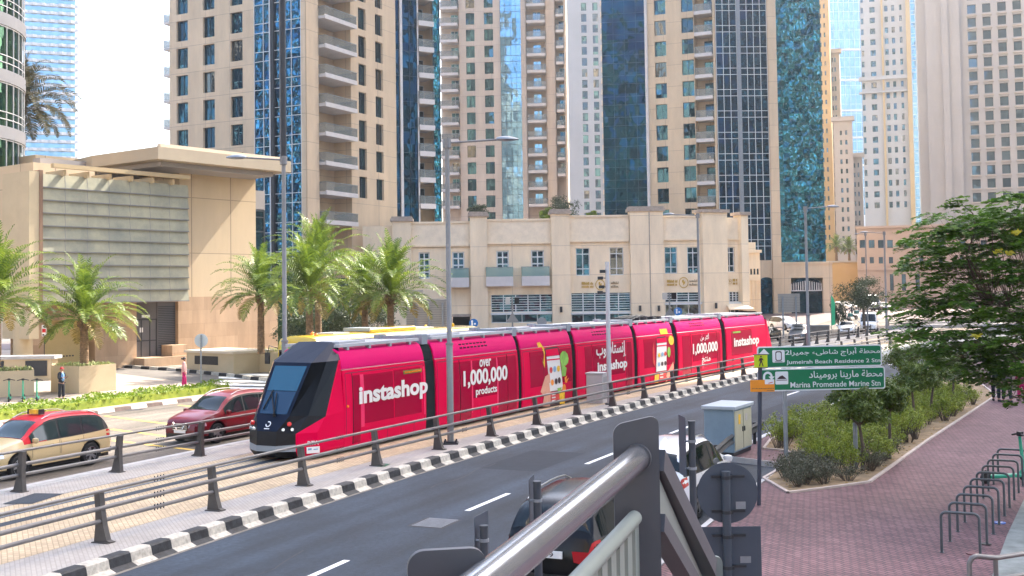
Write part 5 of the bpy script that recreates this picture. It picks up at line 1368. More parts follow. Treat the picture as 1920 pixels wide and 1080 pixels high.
for i, dx, dy, sc, kind in ((2, 0, 0, 1, 0), (4, 0, 0, 1, 1)):
    if kind == 0:
        win(2, 995, 1073, 1.15, 2.66); seam(2, 1020, 1.1, 2.66, .008); seam(2, 1050, 1.1, 2.66, .008)
        decal(2, [(1010.5, 643), (1016, 641), (1023, 655), (1021, 690), (1016, 672)], 'print_yellow', .022, 'banana_print')
        decal(2, circ(1058, 672, 8, 14), 'print_green', .022, 'fruit_print'); decal(2, [(1052, 680), (1062, 690), (1060, 705), (1053, 706)], 'print_green', .023, 'leaf_print')
        decal(2, [(1022, 706), (1030, 700), (1034, 740), (1032, 762), (1017, 762), (1020, 742), (1013, 735)], 'skin_print', .022, 'hand_print')
        decal(2, [(1022, 655), (1026, 651.5), (1046, 650), (1049, 653), (1057, 757), (1031, 762)], 'print_dark', .025, 'phone_print')
        decal(2, [(1024, 656), (1047, 652.5), (1048.5, 665), (1025, 668)], 'pink', .028, 'phone_header'); decal(2, [(1025, 669), (1049, 666), (1055.5, 730), (1031, 734)], 'print_white', .028, 'phone_screen'); decal(2, [(1031.5, 735), (1055.5, 731), (1056.5, 752), (1032, 757)], 'print_red', .028, 'phone_banner')
        decal(2, [(1025.5, 674), (1049.5, 671.5), (1049.7, 674), (1025.7, 676.5)], 'pink', .030, 'phone_line')
        for x, y, m_ in ((1032.5, 694, 'print_red'), (1039.5, 692, 'print_blue'), (1046.5, 691, 'print_yellow'), (1042, 715, 'print_dark'), (1048, 713, 'print_dark'), (1035, 717, 'print_orange')): decal(2, circ(x, y, 2.8, 6), m_, .031, 'icon_print')
        decal(2, circ(1057, 728, 3.5, 8), 'print_orange', .032, 'orange_print'); decal(2, [(1048, 737), (1058, 735), (1058, 757), (1049, 758)], 'print_yellow', .033, 'pineapple_print'); decal(2, [(1044, 728), (1052, 726), (1050, 738), (1046, 738)], 'print_green', .034, 'leaf_print')
        for y in (738, 744, 750): decal(2, [(1034, y + .3), (1041, y - .6), (1041, y + 2.2), (1034, y + 3.2)], 'print_white', .030, 'caption_print')
        decal(2, [(1058, 708), (1063, 704), (1061, 712), (1066, 708), (1062, 718), (1059, 717)], 'print_orange', .024, 'flower_print')
    else:
        win(4, 1209, 1266, 1.15, 2.66); seam(4, 1240, 1.1, 2.66, .008)
        decal(4, [(1240, 617), (1254, 616), (1254, 626), (1241, 627)], 'print_yellow', .022, 'flower_print'); decal(4, circ(1259, 638, 5, 9), 'print_yellow', .022, 'flower_print')
        decal(4, [(1226, 641), (1223.5, 655), (1224, 680), (1229, 690), (1227, 660)], 'print_red', .022, 'melon_print')
        decal(4, [(1250, 700), (1262, 678), (1263, 690), (1256, 705), (1248, 718)], 'skin_print', .022, 'hand_print'); decal(4, circ(1254, 660, 3, 10), 'print_green', .023, 'leaf_print')
        decal(4, [(1231, 635), (1234, 632), (1248, 630.5), (1251, 634), (1250, 712), (1229, 716)], 'print_dark', .025, 'phone_print')
        decal(4, [(1232, 635), (1250, 632.5), (1250, 641), (1232, 643)], 'pink', .028, 'phone_header'); decal(4, [(1232, 644), (1250, 642), (1249, 694), (1230, 697)], 'print_white', .028, 'phone_screen'); decal(4, [(1230, 698), (1249, 695), (1249, 711), (1229, 715)], 'print_red', .028, 'phone_banner')
        decal(4, [(1232, 648), (1250, 646), (1250, 648), (1232, 650)], 'pink', .030, 'phone_line')
        for x, y, m_ in ((1235.5, 666, 'print_yellow'), (1241.5, 664, 'print_blue'), (1247, 663, 'print_red'), (1235, 683, 'print_blue'), (1241, 682, 'print_dark'), (1247, 681, 'print_dark')): decal(4, circ(x, y, 2.2, 4.2), m_, .031, 'icon_print')
        decal(4, [(1227, 703), (1235, 702), (1234, 717), (1226, 718)], 'print_yellow', .033, 'pineapple_print')
        for y in (700, 706): decal(4, [(1237, y + .3), (1243, y - .6), (1243, y + 2.2), (1237, y + 3)], 'print_white', .031, 'caption_print')
# module 4
win(3, 1098, 1111, .42, 2.62, name='door'); seam(3, 1112.5); win(3, 1114, 1172, 1.1, 2.62); win(3, 1177, 1186, .42, 2.62, name='door'); seam(3, 1175.5); win(3, 1140, 1142, .6, 2.62, 'pink_lite', name='pillar')
word(3, arabic('إنستاشوب'), 1118, 1174, 641, 672, bold=.02); word(3, 'instashop', 1120, 1175.5, 675, 698, bold=.035); step(3, 1098, 1112)
# module 6
win(5, 1281, 1296, .42, 2.62, name='door'); seam(5, 1297); win(5, 1300, 1345, 1.1, 2.62); win(5, 1347, 1352, .42, 2.62, name='door'); seam(5, 1346); win(5, 1318, 1320, .6, 2.62, 'pink_lite', name='pillar')
word(5, arabic('أكثر من'), 1314, 1330, 625, 639, bold=.01); word(5, '1,000,000', 1299.5, 1346, 642, 664, bold=.03); word(5, arabic('منتج'), 1316, 1332, 669, 684, bold=.012)
# module 7
win(6, 1373, 1412, 1.1, 2.62); word(6, 'instashop', 1377, 1424, 630, 652, bold=.035)
side_panel('route_display', PX(6, 1377)[0], PX(6, 1391)[0], 2.46, 2.56, .014, M['print_green'], mods[6][0])
# maker plates and marker lamps on the cab side
b = MB(); b.lathe((0, 0, 0), [(.045, -.02), (.045, .02)], 10)
lamp_me = b.mesh('marker_lamp', M['amber'], smooth=40)
for i, px, py in ((0, 652, 762),):
    t, z = PX(i, px, py); o = link('marker_lamp', lamp_me, mods[i][0], (t, -1.345, z)); o.rotation_euler = (R(90), 0, 0)
# operator lettering sits on the cab shell
me = text_mesh('RTA', .36, .13, .02, .006, M['letter']); lo = link('lettering', me, nz, (-1.62, -1.10, .62)); lo.rotation_euler = (0, 0, -R(35))
b = MB(); b.box(0, .42, -.006, 0, 0, .2); b.mat(1); b.box(.04, .16, -.009, -.006, .1, .16); b.box(.22, .36, -.009, -.006, .1, .13); o = b.build('operator_plate', [M['white_plain'], M['print_blue']], nz, loc=(-1.66, -1.09, .37), rotz=-R(35))
# ------------------------------------------------------------------ railings along the tram bed
def post_mesh(flip):
    b = MB(); pr = [(0, 0), (.34, 0), (.34, .03), (.27, .06), (.2, .35), (.15, .7), (.12, 1.02), (.09, 1.07), (.0, 1.07), (.03, .7), (.03, .35)]
    P = [(x * 1.25 - .19, z) for x, z in pr]
    if flip: P = [(-x, z) for x, z in reversed(P)]
    n = len(P); t = .07
    for y in (-t, t): b.v += [Vector((x, y, z)) for x, z in P]
    b.face(list(range(n))); b.face([n + i for i in reversed(range(n))])
    for i in range(n): b.face((i, n + i, n + (i + 1) % n, (i + 1) % n))
    b.box(-.22, .22, -.12, .12, 0, .02)
    return b.mesh('post', M['post_grey'])
def railing(name, label, sl, off, flip, z0, s_from, s_to, hs=(1.08, .72, .45), cat='railing'):
    r0 = kerb(sl[0], off(sl[0]), z0); rt = thing(name, label, cat, r0)
    me = post_mesh(flip)
    for s in sl:
        p = kerb(s, off(s), z0); p.z += gz(p.y); link('post', me, rt, p - r0, -heading(s))
    for h, r_ in zip(hs, (.036, .05, .046)):
        b = MB(); b.tube([kerb(s, off(s) + (.04 if not flip else -.04) * (1.1 - h), z0 + h + gz(kerb(s, off(s)).y)) - r0 for s in rng(s_from, s_to, 1.2)], r_, 8)
        o = b.build('rail', M['rail_grey'], rt, smooth=50)
        k = MB()
        for s in sl[::2]:
            s2 = s + 1.55
            for ds in (0, .1, .2, .3): p = kerb(s2 + ds, off(s2), z0 + h + gz(kerb(s2, off(s2)).y)) - r0; k.box(p.x - .012, p.x + .012, p.y - .012, p.y + .012, p.z - r_ - .022, p.z + r_ + .022)
        k.build('joint_bolt', M['steel_dark'], o)
    return rt
offF = lambda s: interp(s, (0, 12, 20, 30, 45, 80), (1.8, 1.55, 1.32, 1.02, .62, .55))
SF = [5.2 + 3.62 * k for k in range(-6, 27)]
railing('railing', 'grey three bar railing on fin posts beside the black and white kerb', SF, offF, False, .15, -18, 100)
offB = lambda s: interp(s, (0, 10, 18, 60), (8.5, 8.3, 7.95, 7.4))
SBk = [9.2 + 3.36 * k for k in range(-7, 30)]
railing('railing', 'grey three bar railing behind the tram, between it and the taxi road', SBk, offB, True, .15, -15, 106)

# ------------------------------------------------------------------ lamp posts and poles
def lamp_head(b, p, d, ln=.75):
    """flat drop shaped lantern at p along direction d"""
    d = Vector(d).normalized(); sd = Vector((-d.y, d.x, 0)); up = Vector((0, 0, 1))
    n = 7; st = []
    for k in range(n + 1):
        f = k / n; w_ = .06 + .14 * math.sin(math.pi * min(1, f * .9 + .12)); h = .04 + .085 * math.sin(math.pi * min(1, f * .85 + .15))
        c0 = p + d * ln * f
        st.append([b.vert(c0 + sd * w_ * math.cos(a) + up * (h * math.sin(a) * (1 if math.sin(a) > 0 else .45))) for a in [2 * math.pi * j / 10 for j in range(10)]])
    for a, c2 in zip(st, st[1:]):
        for j in range(10): b.face((a[j], a[(j + 1) % 10], c2[(j + 1) % 10], c2[j]))
    b.face(st[0][::-1]); b.face(st[-1])
def lamp_post(label, base, top_z, adir, alen, r=(.115, .08), split=3.4, mast=None, group='street lamp posts'):
    t = thing('lamp_post', label, 'lamp post', base, 0, group)
    h = top_z - base[2]
    b = MB(); b.tube([(0, 0, 0), (0, 0, split), (0, 0, split + .05), (0, 0, h)], [r[0], r[0], r[1] * 1.05, r[1]], 14); b.cyl((0, 0), r[0] + .02, split - .05, split + .02, 14)
    b.build('pole', M['lamp_grey'], t, smooth=40)
    b = MB(); b.box(-.26, .26, -.26, .26, 0, .05); b.box(-.16, .16, -.16, .16, .05, .09)
    for x in (-.19, .19):
        for y in (-.19, .19): b.cyl((x, y), .03, .05, .14, 6)
    b.build('base_plate', M['steel_dark'], t)
    d = Vector((adir[0], adir[1], 0)).normalized()
    b = MB(); b.cyl((0, 0), .14, h - .18, h + .14, 12); b.build('collar', M['lamp_grey'], t, smooth=40)
    b = MB(); b.tube([Vector((0, 0, h + .0)), d * alen + Vector((0, 0, h + .1))], .035, 8); o = b.build('arm', M['lamp_grey'], t, smooth=40)
    b = MB(); lamp_head(b, d * (alen - .05) + Vector((0, 0, h + .1)), d); b.build('lantern', M['galv'], o, smooth=50)
    if mast:
        b = MB(); b.tube([(0.0, .05, h), (0, .05, h + mast)], .1, 10); b.build('mast', M['steel_dark'], t, smooth=40)
        b = MB(); b.tube([(-.12, .05, h), (-.12, .05, h + mast)], .03, 6); b.build('mast_cable', M['lamp_grey'], t)
    return t
pA = kerb(s_at(844, lambda s: 1.75), 1.75, .15); pA = G(845, 832, .15)
lamp_post('grey lamp post standing in front of the pink tram second section', pA, D(831, 268, pA.y).z, (1, .05), 1.75)
pb = D(535, 800, 42.5); pB2 = Vector((pb.x, pb.y, .15))
lamp_post('grey lamp post by the tram nose with a tall dark mast above', pB2, D(524, 300, 42.5).z, (-1, -.05), 1.45, mast=9)
q = D(1516, 640, 70); lamp_post('sunlit lamp post rising behind the green direction sign', Vector((q.x, q.y, .15)), D(1511, 391, 70).z, (1, .1), 1.5)
q = D(1312, 600, 78); lamp_post('grey lamp post behind the tram in front of the gold emblem wall', Vector((q.x, q.y, .0)), D(1308, 404, 78).z, (-1, 0), 1.7)
q = D(1663, 630, 105); lamp_post('distant lamp post beside the white van with its arm over the road', Vector((q.x, q.y, .0)), D(1661, 437, 105).z, (-1, 0), 1.6)
q = D(1627, 600, 125); lamp_post('farthest thin lamp post before the low pinkish building', Vector((q.x, q.y, .0)), D(1625, 439, 125).z, (-.3, 1), 1.4, r=(.09, .06))
# slim white camera pole by the tram
pc = G(1143, 758, .15); t = thing('camera_pole', 'slim pale pole with small traffic cameras in front of the tram', 'pole', pc)
hz_ = D(1137, 491, pc.y).z - .15
b = MB(); b.tube([(0, 0, 0), (0, 0, hz_)], [.11, .09], 12); b.build('pole', mat('pale_pole', (.5, .5, .52), .45, metal=.2), t, smooth=40)
for zz2, ln in ((-.45, .2), (-.75, .3), (-1.15, .25), (-1.4, .32)):
    b = MB(); b.tube([(0, 0, hz_ + zz2), (-ln, 0, hz_ + zz2 + .04)], .02, 6); b.box(-ln - .14, -ln + .1, -.08, .08, hz_ + zz2 - .05, hz_ + zz2 + .09); b.build('camera', M['steel_dark'], t)
b = MB(); b.box(-.2, .2, -.2, .2, 0, .05); b.build('base_plate', M['steel_dark'], t)

# ------------------------------------------------------------------ cabinets
def frame_on(p, q):
    """ground frame from p towards q"""
    d = q - p; return math.atan2(d.y, d.x), d.length
# pale cabinet by the tram
p0 = G(1100, 756, .15); t = thing('cabinet', 'tall pale grey equipment cabinet between tram and railing', 'cabinet', p0, -heading(34) + R(5))
b = MB(); b.box(0, .78, 0, .75, 0, 1.32); b.build('body', mat('cabinet_pale', (.46, .44, .44), .6, var=.05, scale=2), t); bevel(t.children[0], .015)
b = MB(); b.box(-.04, .82, -.04, .79, 1.32, 1.38); b.build('lid', M['roof_white'], t)
b = MB()
for k in range(9): b.box(.782, .79, .08 + .07 * k, .11 + .07 * k, .2, 1.2)
b.build('louvre', M['concrete'], t)
# utility cabinet by the parked car, light put into its side colours
pA2, pB3, pC3 = G(1340, 848, .15), G(1377, 857, .15), G(1413, 842, .15)
ang = math.atan2((pC3 - pB3).y, (pC3 - pB3).x)
t = thing('utility_cabinet', 'grey utility cabinet with a sloped lid and doors tinted by warm light beside the white car', 'cabinet', pB3, ang)
ln = 1.75; dp = .95; hh = 1.42
b = MB(); b.box(0, ln, 0, dp, .12, hh); b.build('body', mat('cabinet_skylit', (.19, .27, .33), .55, var=.1, scale=1.5), t); bevel(t.children[0], .012)  # cool sky light on the left face is put into the blue grey
b = MB(); b.box(.03, ln - .03, .03, dp - .03, 0, .12); b.build('plinth', M['steel_dark'], t)
b = MB(); b.prism([(-.07, -.07), (ln + .07, -.07), (ln + .07, dp + .07), (-.07, dp + .07)], hh, hh + .11); o = b.build('lid', mat('cabinet_lid', (.36, .4, .43), .5, var=.08, scale=2), t); bevel(o, .02)
for k in range(2):
    b = MB(); b.box(.05 + k * .84, .83 + k * .84, -.02, -.002, .18, hh - .05); o = b.build('door', mat('cabinet_door_warmlit', (.40, .38, .27), .6, var=.06, scale=2), t)  # warm light on the right face is put into the beige
    b = MB(); b.box(.75 if not k else .92, .79 if not k else .96, -.05, -.02, .7, .85); b.build('handle', M['steel_dark'], o)
    b = MB()
    if k == 0: b.box(.4, .58, -.026, -.02, .95, 1.25)
    else: b.box(1.05, 1.25, -.026, -.02, 1.0, 1.22)
    b.build('warning_label', M['print_yellow'] if k == 0 else M['stone_cream'], o)

# ------------------------------------------------------------------ road signs
M['sign_green'] = mat('sign_green', (0.0, 0.16, 0.065), 0.4, var=.05, scale=1); M['sign_white'] = mat('sign_white', (.68, .72, .74), .45)
M['sign_back'] = mat('sign_back_grey', (.05, .066, .09), .5, metal=.1, var=.08, scale=2)
def rrect(x0, x1, z0, z1, r, n=5):
    out = []
    for cx_, cz_, a0 in ((x1 - r, z0 + r, -90), (x1 - r, z1 - r, 0), (x0 + r, z1 - r, 90), (x0 + r, z0 + r, 180)):
        for k in range(n + 1): a = R(a0 + 90 * k / n); out.append((cx_ + r * math.cos(a), cz_ + r * math.sin(a)))
    return out
def plate(b, outline, y0, y1, m=None):
    n = len(outline); k = len(b.v)
    for y in (y0, y1): b.v += [Vector((x, y, z)) for x, z in outline]
    b.face([k + i for i in range(n)], m); b.face([k + n + i for i in reversed(range(n))], m)
    for i in range(n): b.face((k + i, k + n + i, k + n + (i + 1) % n, k + (i + 1) % n), m)
g1, g2 = G(1468, 885, .15), G(1598, 881, .15)
fs = Face((g1.x, g1.y), math.atan2(g2.y - g1.y, g2.x - g1.x))
GS = thing('direction_sign', 'green bilingual station direction sign on two grey posts in the planting bed', 'sign', (g1.x, g1.y, .15), fs.ang)
for px in (1468, 1598):
    t_ = fs.t(px); b = MB(); b.tube([(t_, .1, 0), (t_, .1, fs.z(px, 655) - .15)], .062, 12); b.build('post', M['galv'], GS, smooth=40)
def ground_z(v): return v - .15
for k, (xl, xr, yt, yb) in enumerate(((1415.5, 1648, 648, 688.5), (1415.5, 1653, 689.5, 731.5))):
    x0, x1 = fs.t(xl), fs.t(xr); pm = 1530
    z0, z1 = ground_z(fs.z(pm, yb)), ground_z(fs.z(pm, yt))
    b = MB(); plate(b, rrect(x0, x1, z0, z1, .07), -.03, .0); pn = b.build('sign_panel', M['sign_white'], GS)
    b = MB(); plate(b, rrect(x0 + .035, x1 - .035, z0 + .035, z1 - .035, .05), -.034, -.03); b.build('green_field', M['sign_green'], pn)
    T = lambda px: fs.t(px); Z = lambda py, px=1530: ground_z(fs.z(px, py))
    def put(body, px0, px1, py0, py1, bold):
        pmid = (px0 + px1) / 2
        me = text_mesh(body, T(px1) - T(px0), Z(py0, pmid) - Z(py1, pmid), bold, .004, M['sign_white']); link('lettering', me, pn, (T(px0), -.034, Z(py1, pmid)))
    if k == 0:
        put(arabic('محطة أبراج شاطىء جميرا2'), 1468, 1644.5, 652, 668, .008); put('Jumeirah Beach Residence 2 Stn', 1469.5, 1645, 673.5, 683, .008)
        b = MB(); plate(b, rrect(T(1443.5), T(1466.5), Z(678), Z(655), .03), -.04, -.034); o = b.build('tram_symbol', M['sign_white'], pn)
        b = MB(); ou = rrect(T(1449), T(1461), Z(675), Z(657), .05); inn = rrect(T(1450.6), T(1459.4), Z(673.5), Z(659), .04); n = len(ou)
        for i in range(n): b.poly([(x, -.043, z) for x, z in (ou[i], ou[(i + 1) % n], inn[(i + 1) % n], inn[i])])
        b.poly([(x, -.043, z) for x, z in ((T(1448), Z(677)), (T(1462), Z(677)), (T(1462), Z(676)), (T(1448), Z(676)))]); b.build('pictogram', M['print_dark'], o)
        b = MB(); b.poly([(x, -.04, z) for x, z in ((T(1418), Z(664, 1427)), (T(1438), Z(664, 1427)), (T(1428), Z(654, 1427)))]); b.poly([(x, -.04, z) for x, z in ((T(1424), Z(682, 1427)), (T(1432), Z(682, 1427)), (T(1432), Z(664, 1427)), (T(1424), Z(664, 1427)))]); b.build('arrow', M['sign_white'], pn)
    else:
        put(arabic('محطة مارينا بروميناد'), 1511, 1648, 694, 711, .008); put('Marina Promenade Marine Stn', 1476, 1644, 714.5, 725, .008)
        b = MB(); plate(b, rrect(T(1448), T(1472), Z(719), Z(695), .03), -.04, -.034); o = b.build('boat_symbol', M['sign_white'], pn)
        b = MB()
        b.poly([(T(1451), -.043, Z(709)), (T(1469), -.043, Z(709)), (T(1466), -.043, Z(706)), (T(1461), -.043, Z(702)), (T(1456), -.043, Z(704))]); 
        for y in (710.5,): b.poly([(T(1450), -.043, Z(y + 1.2)), (T(1470), -.043, Z(y + 1.2)), (T(1470), -.043, Z(y)), (T(1450), -.043, Z(y))])
        b.build('pictogram', M['print_dark'], o)
        b = MB(); cxx, czz = T(1434), Z(706, 1434); r1, r2 = T(1434) - T(1425), T(1434) - T(1429); n = 12
        for i in range(n):
            a0, a1 = math.pi * i / n, math.pi * (i + 1) / n
            b.poly([(cxx + rr * math.cos(a), -.04, czz + rr * math.sin(a)) for a, rr in ((a0, r2), (a0, r1), (a1, r1), (a1, r2))])
        b.box(cxx - r1, cxx - r2, -.04, -.036, Z(719, 1434), czz); b.poly([(cxx + (r1 + r2) / 2 + sx, -.04, czz + sz) for sx, sz in ((-.09, 0), (0, -.1), (.09, 0))]); b.build('arrow', M['sign_white'], pn)
# pedestrian sign and orange notice on a dark post in front
pp = G(1423, 947, .15); t = thing('pedestrian_sign', 'dark post carrying a yellow green walking figure box and an orange notice', 'sign', pp)
fp = Face((pp.x, pp.y), 0.0); T = lambda px: fp.t(px); Z = lambda py, px=1421: fp.z(px, py) - .15
b = MB(); b.tube([(0, 0, 0), (T(1421.5), 0, Z(665))], .05, 12); b.build('post', mat('navy_post', (.045, .055, .08), .5, metal=.2), t, smooth=40)
M['fluo'] = mat('fluorescent_yellow', (.52, .66, .005), .45)
b = MB(); ax0, ax1, az0, az1 = T(1408.5), T(1432), Z(688), Z(665)
b.prism([(ax0, -.1), (ax1, -.14), (ax1 + .06, .1), (ax0 + .04, .1)], az0, az1); bx = b.build('walk_box', M['fluo'], t)
b = MB(); 
for o0 in ((0, .02, 0, 0),):
    b.box(ax0 - .01, ax1 + .01, -.145, -.0, az1, az1 + .015); b.box(ax0 - .01, ax1 + .01, -.145, 0, az0 - .015, az0)
b.build('box_rim', M['print_dark'], bx)
b = MB(); cx_, H_ = (ax0 + ax1) / 2, az1 - az0; yb = -.15; S_x = lambda x: cx_ + x * H_; S_z = lambda z: az0 + z * H_
b.poly([(S_x(.07 * math.cos(k * math.pi / 5)), yb, S_z(.87 + .07 * math.sin(k * math.pi / 5))) for k in range(10)])
for P in (((-.12, .74), (.1, .76), (.08, .45), (-.08, .45)), ((-.12, .74), (-.2, .5), (-.14, .48), (-.06, .68)), ((.1, .76), (.22, .58), (.17, .54), (.05, .68)), ((-.08, .46), (.02, .46), (-.1, .08), (-.18, .08)), ((0, .46), (.09, .46), (.2, .1), (.12, .08))):
    b.poly([(S_x(x), yb, S_z(z)) for x, z in P][::-1])
b.build('walking_figure', M['print_dark'], bx)
b = MB(); b.box(T(1400.5), T(1445.5), -.09, -.07, Z(734), Z(712)); o = b.build('orange_notice', mat('orange_board', (.72, .26, .01), .5, var=.06, scale=3), t)
b = MB(); rr = random.Random(9)
for row in (728, 732):
    x = 1403 if row == 728 else 1431
    while x < 1442: wd = rr.uniform(1, 3); b.box(T(x), T(x + wd), -.094, -.09, Z(row + .7), Z(row - .7)); x += wd + .9
b.build('notice_text', M['gold_brown'], o)
b = MB(); b.box(T(1427.5), T(1444.5), -.098, -.09, Z(720), Z(711)); o2 = b.build('white_label', M['sign_white'], t)
b = MB(); b.poly([(T(1434), -.1, Z(719)), (T(1442), -.1, Z(717)), (T(1442), -.1, Z(715.5)), (T(1434), -.1, Z(717.5))]); b.build('red_dash', M['print_red'], o2)
# backs of two signs on one post near the stair (round above square)
pr_ = G(1360, 1250, .15); pr_ = D(1361, 900, 13.8); px_w = lambda px: D(px, 900, 13.8).x - D(1361, 900, 13.8).x
t = thing('road_sign', 'grey backs of a round and a square traffic sign on one post by the stair', 'sign', (pr_.x, pr_.y, .15))
zt_ = D(1361, 885, 13.8).z - .15
b = MB(); b.tube([(0, 0, 0), (0, 0, zt_)], .052, 14); b.cyl((0, 0), .056, zt_ - .015, zt_ + .01, 14); b.build('post', mat('sign_post_blue', (.05, .065, .085), .45, metal=.2), t, smooth=40)
rc = .372; zc_ = D(1365, 926, 13.8).z - .15
def disc(b, cx_, cz_, r, y0, y1, n=40): plate(b, [(cx_ + r * math.cos(2 * math.pi * k / n), cz_ + r * math.sin(2 * math.pi * k / n)) for k in range(n)], y0, y1)
b = MB(); disc(b, .03, zc_, rc, .075, .079); rd = b.build('round_plate', M['sign_back'], t)
b = MB(); plate(b, rrect(-.33, .43, D(1361, 1150, 13.8).z - .15, D(1361, 990, 13.8).z - .15, .01), .075, .079); sq = b.build('square_plate', M['sign_back'], t)
for o_, zs_ in ((rd, (zc_ + .2, zc_ - .22)), (sq, (D(1361, 1006, 13.8).z - .15, D(1361, 1064, 13.8).z - .15))):
    for z_ in zs_:
        b = MB(); b.box(-.17, .24, .05, .074, z_ - .014, z_ + .014); b.cyl((0, 0), .06, z_ - .02, z_ + .02, 12); b.box(.05, .075, -.03, .05, z_ - .02, z_ + .02); b.build('bracket', M['steel_dark'], o_)
b = MB(); b.box(.13, .25, .07, .0745, zc_ - .2, zc_ - .11); b.build('sticker', M['galv'], rd)
z_ = D(1361, 1051, 13.8).z; b = MB(); b.box(.17, .3, .07, .0745, z_ - .2, z_ - .12); b.build('sticker', M['galv'], sq)
# posts with edge-on sign plates
def edge_sign(label, px, py_top, Y, ztop_plate, zbot_plate, side, r=.05, tilt=R(62)):
    p = D(px, 900, Y); t = thing('road_sign', label, 'sign', (p.x, p.y, .15)); zt = D(px, py_top, Y).z - .15
    b = MB(); b.tube([(0, 0, 0), (0, 0, zt)], r, 12); b.cyl((0, 0), r + .006, zt - .02, zt + .008, 12); b.build('post', mat('sign_post_dark', (.05, .06, .075), .45, metal=.3), t, smooth=40)
    za_, zb_ = D(px, ztop_plate, Y).z - .15, D(px, zbot_plate, Y).z - .15
    b = MB(); w_ = .42
    plate(b, rrect(-.04, w_, zb_, za_, .03), -.003, .003); o = b.build('sign_plate', M['sign_back'], t, loc=(side * (r + .05), .0, 0), rotz=tilt)
    for z in (zb_ + (za_ - zb_) * .15, zb_ + (za_ - zb_) * .6):
        b = MB(); b.cyl((0, 0), r + .012, z - .02, z + .02, 12); b.tube([(0, 0, z), (side * (r + .06), .0, z)], .015, 6); b.build('bracket', M['galv'], t)
    return t
edge_sign('dark post with an edge-on sign plate in front of the white car', 1299, 790, 17.5, 782, 895, -1, .055, R(95))
edge_sign('dark post with an edge-on sign plate beside the black car', 1007, 903, 15.5, 897, 1000, -1, .055, R(80))
edge_sign('shortest dark post with an edge-on plate, left of the steel handrail top', 906, 986, 14.0, 968, 1080, -1, .05, R(70))
# far traffic furniture in front of the podium
def sign_backs(label, px0, px1, py0, py1, Y, extra=None, posts=2):
    p = D(px0, py1, Y); f_ = Face((p.x, p.y), 0); t = thing('sign_board', label, 'sign', (p.x, p.y, 0)); T = lambda px: f_.t(px); Z = lambda py: f_.z(px0, py)
    b = MB(); plate(b, [(T(px0), Z(py1)), (T(px1), Z(py1)), (T(px1), Z(py0)), (T(px0), Z(py0))], -.04, .0)
    if extra: plate(b, [(T(extra[0]), Z(extra[3])), (T(extra[1]), Z(extra[3])), (T(extra[1]), Z(extra[2])), (T(extra[0]), Z(extra[2]))], -.04, 0.0)
    o = b.build('board', mat('board_grey', (.34, .32, .28), .7, var=.04, scale=1), t)
    b = MB(); z = Z(py1)
    while z < Z(py0): b.box(T(px0), T(px1), -.07, -.04, z, z + .035); z += .17
    b.build('stiffener', M['lamp_grey'], o)
    for k in range(posts):
        x = T(px0) + (T(px1) - T(px0)) * (.2 + .6 * k / max(1, posts - 1)); b = MB(); b.box(x - .07, x + .07, -.25, -.08, 0, Z(py0) - .3); b.build('post', M['galv'], t)
sign_backs('stepped grey slatted sign back standing between palms and lamp post', 761, 846, 561, 612, 84, (761, 793, 544, 561), 3)
sign_backs('white slatted sign back in front of the arched entrance', 1457, 1498, 551, 586, 118)
def traffic_light(label, px, py, Y, tri=True, blue=None):
    p = D(px, 600, Y); t = thing('traffic_light', label, 'traffic light', (p.x, p.y, 0), 0, None); z = p and D(px, py, Y).z
    b = MB(); b.tube([(0, 0, 0), (0, 0, z + .3)], .07, 8); b.build('pole', M['lamp_grey'], t)
    for s_, x in ((-1, -.38), (1, .38)):
        b = MB(); b.box(x - .2, x + .2, -.15, .15, z - .28, z + .28); b.build('signal_head', M['stone_cream'] if s_ < 0 else M['black'], t)
    if tri:
        for zz2, sz in ((z - 1.5, .55), (z - 2.6, .6)):
            b = MB(); plate(b, [(-sz, zz2 - sz * .6), (sz, zz2 - sz * .6), (0, zz2 + sz)], -.1, -.08); b.build('warning_plate', M['lamp_grey'], t)
    return t
traffic_light('traffic light with grey triangle sign backs before the podium louvres', 961, 564, 95)
traffic_light('traffic light before the podium shop window right of the pantograph', 1256, 555, 95)
def blue_sign(label, px, py, r, Y, fig=True):
    p = D(px, py, Y); t = thing('road_sign', label, 'sign', (p.x, p.y, 0)); z = p.z
    b = MB(); b.tube([(0, 0, 0), (0, 0, z)], .05, 8); b.build('post', M['lamp_grey'], t)
    b = MB(); disc(b, 0, z, r, -.09, -.06, 24); o = b.build('disc', mat('sign_blue', (.01, .14, .42), .4), t)
    if fig:
        b = MB(); b.box(-r * .5, -r * .15, -.095, -.09, z - r * .5, z + r * .3); b.poly([(-r * .32 + .08 * math.cos(k), -.095, z + r * .45 + .08 * math.sin(k)) for k in [2 * math.pi * q_ / 8 for q_ in range(8)]]); b.box(r * .1, r * .5, -.095, -.09, z - r * .3, z + r * .05); b.build('pictogram', M['white_plain'], o)
blue_sign('round blue walkway sign above the tram roof beside the dark arch', 888, 606, .34, 84)
blue_sign('round blue sign before the podium shop window', 1271, 584, .34, 93)
p = D(1016, 604, 92); t = thing('road_sign', 'grey octagonal sign back peeking over the tram roof', 'sign', (p.x, p.y, 0)); b = MB(); b.tube([(0, 0, 0), (0, 0, p.z)], .05, 8); b.build('post', M['lamp_grey'], t); b = MB(); disc(b, 0, p.z, .42, -.08, -.05, 8); b.build('plate', M['galv'], t)
p = G(377, 735, .15); t = thing('road_sign', 'round sign seen from behind on a slim pole at the hedge end', 'sign', p); zt = D(375, 628, p.y).z - .15
b = MB(); b.tube([(0, 0, 0), (0, 0, zt)], .045, 10); b.build('pole', M['galv'], t, smooth=40); b = MB(); disc(b, 0, zt - .3, .36, .05, .07, 24); b.build('disc', mat('pale_disc', (.42, .47, .5), .5), t)
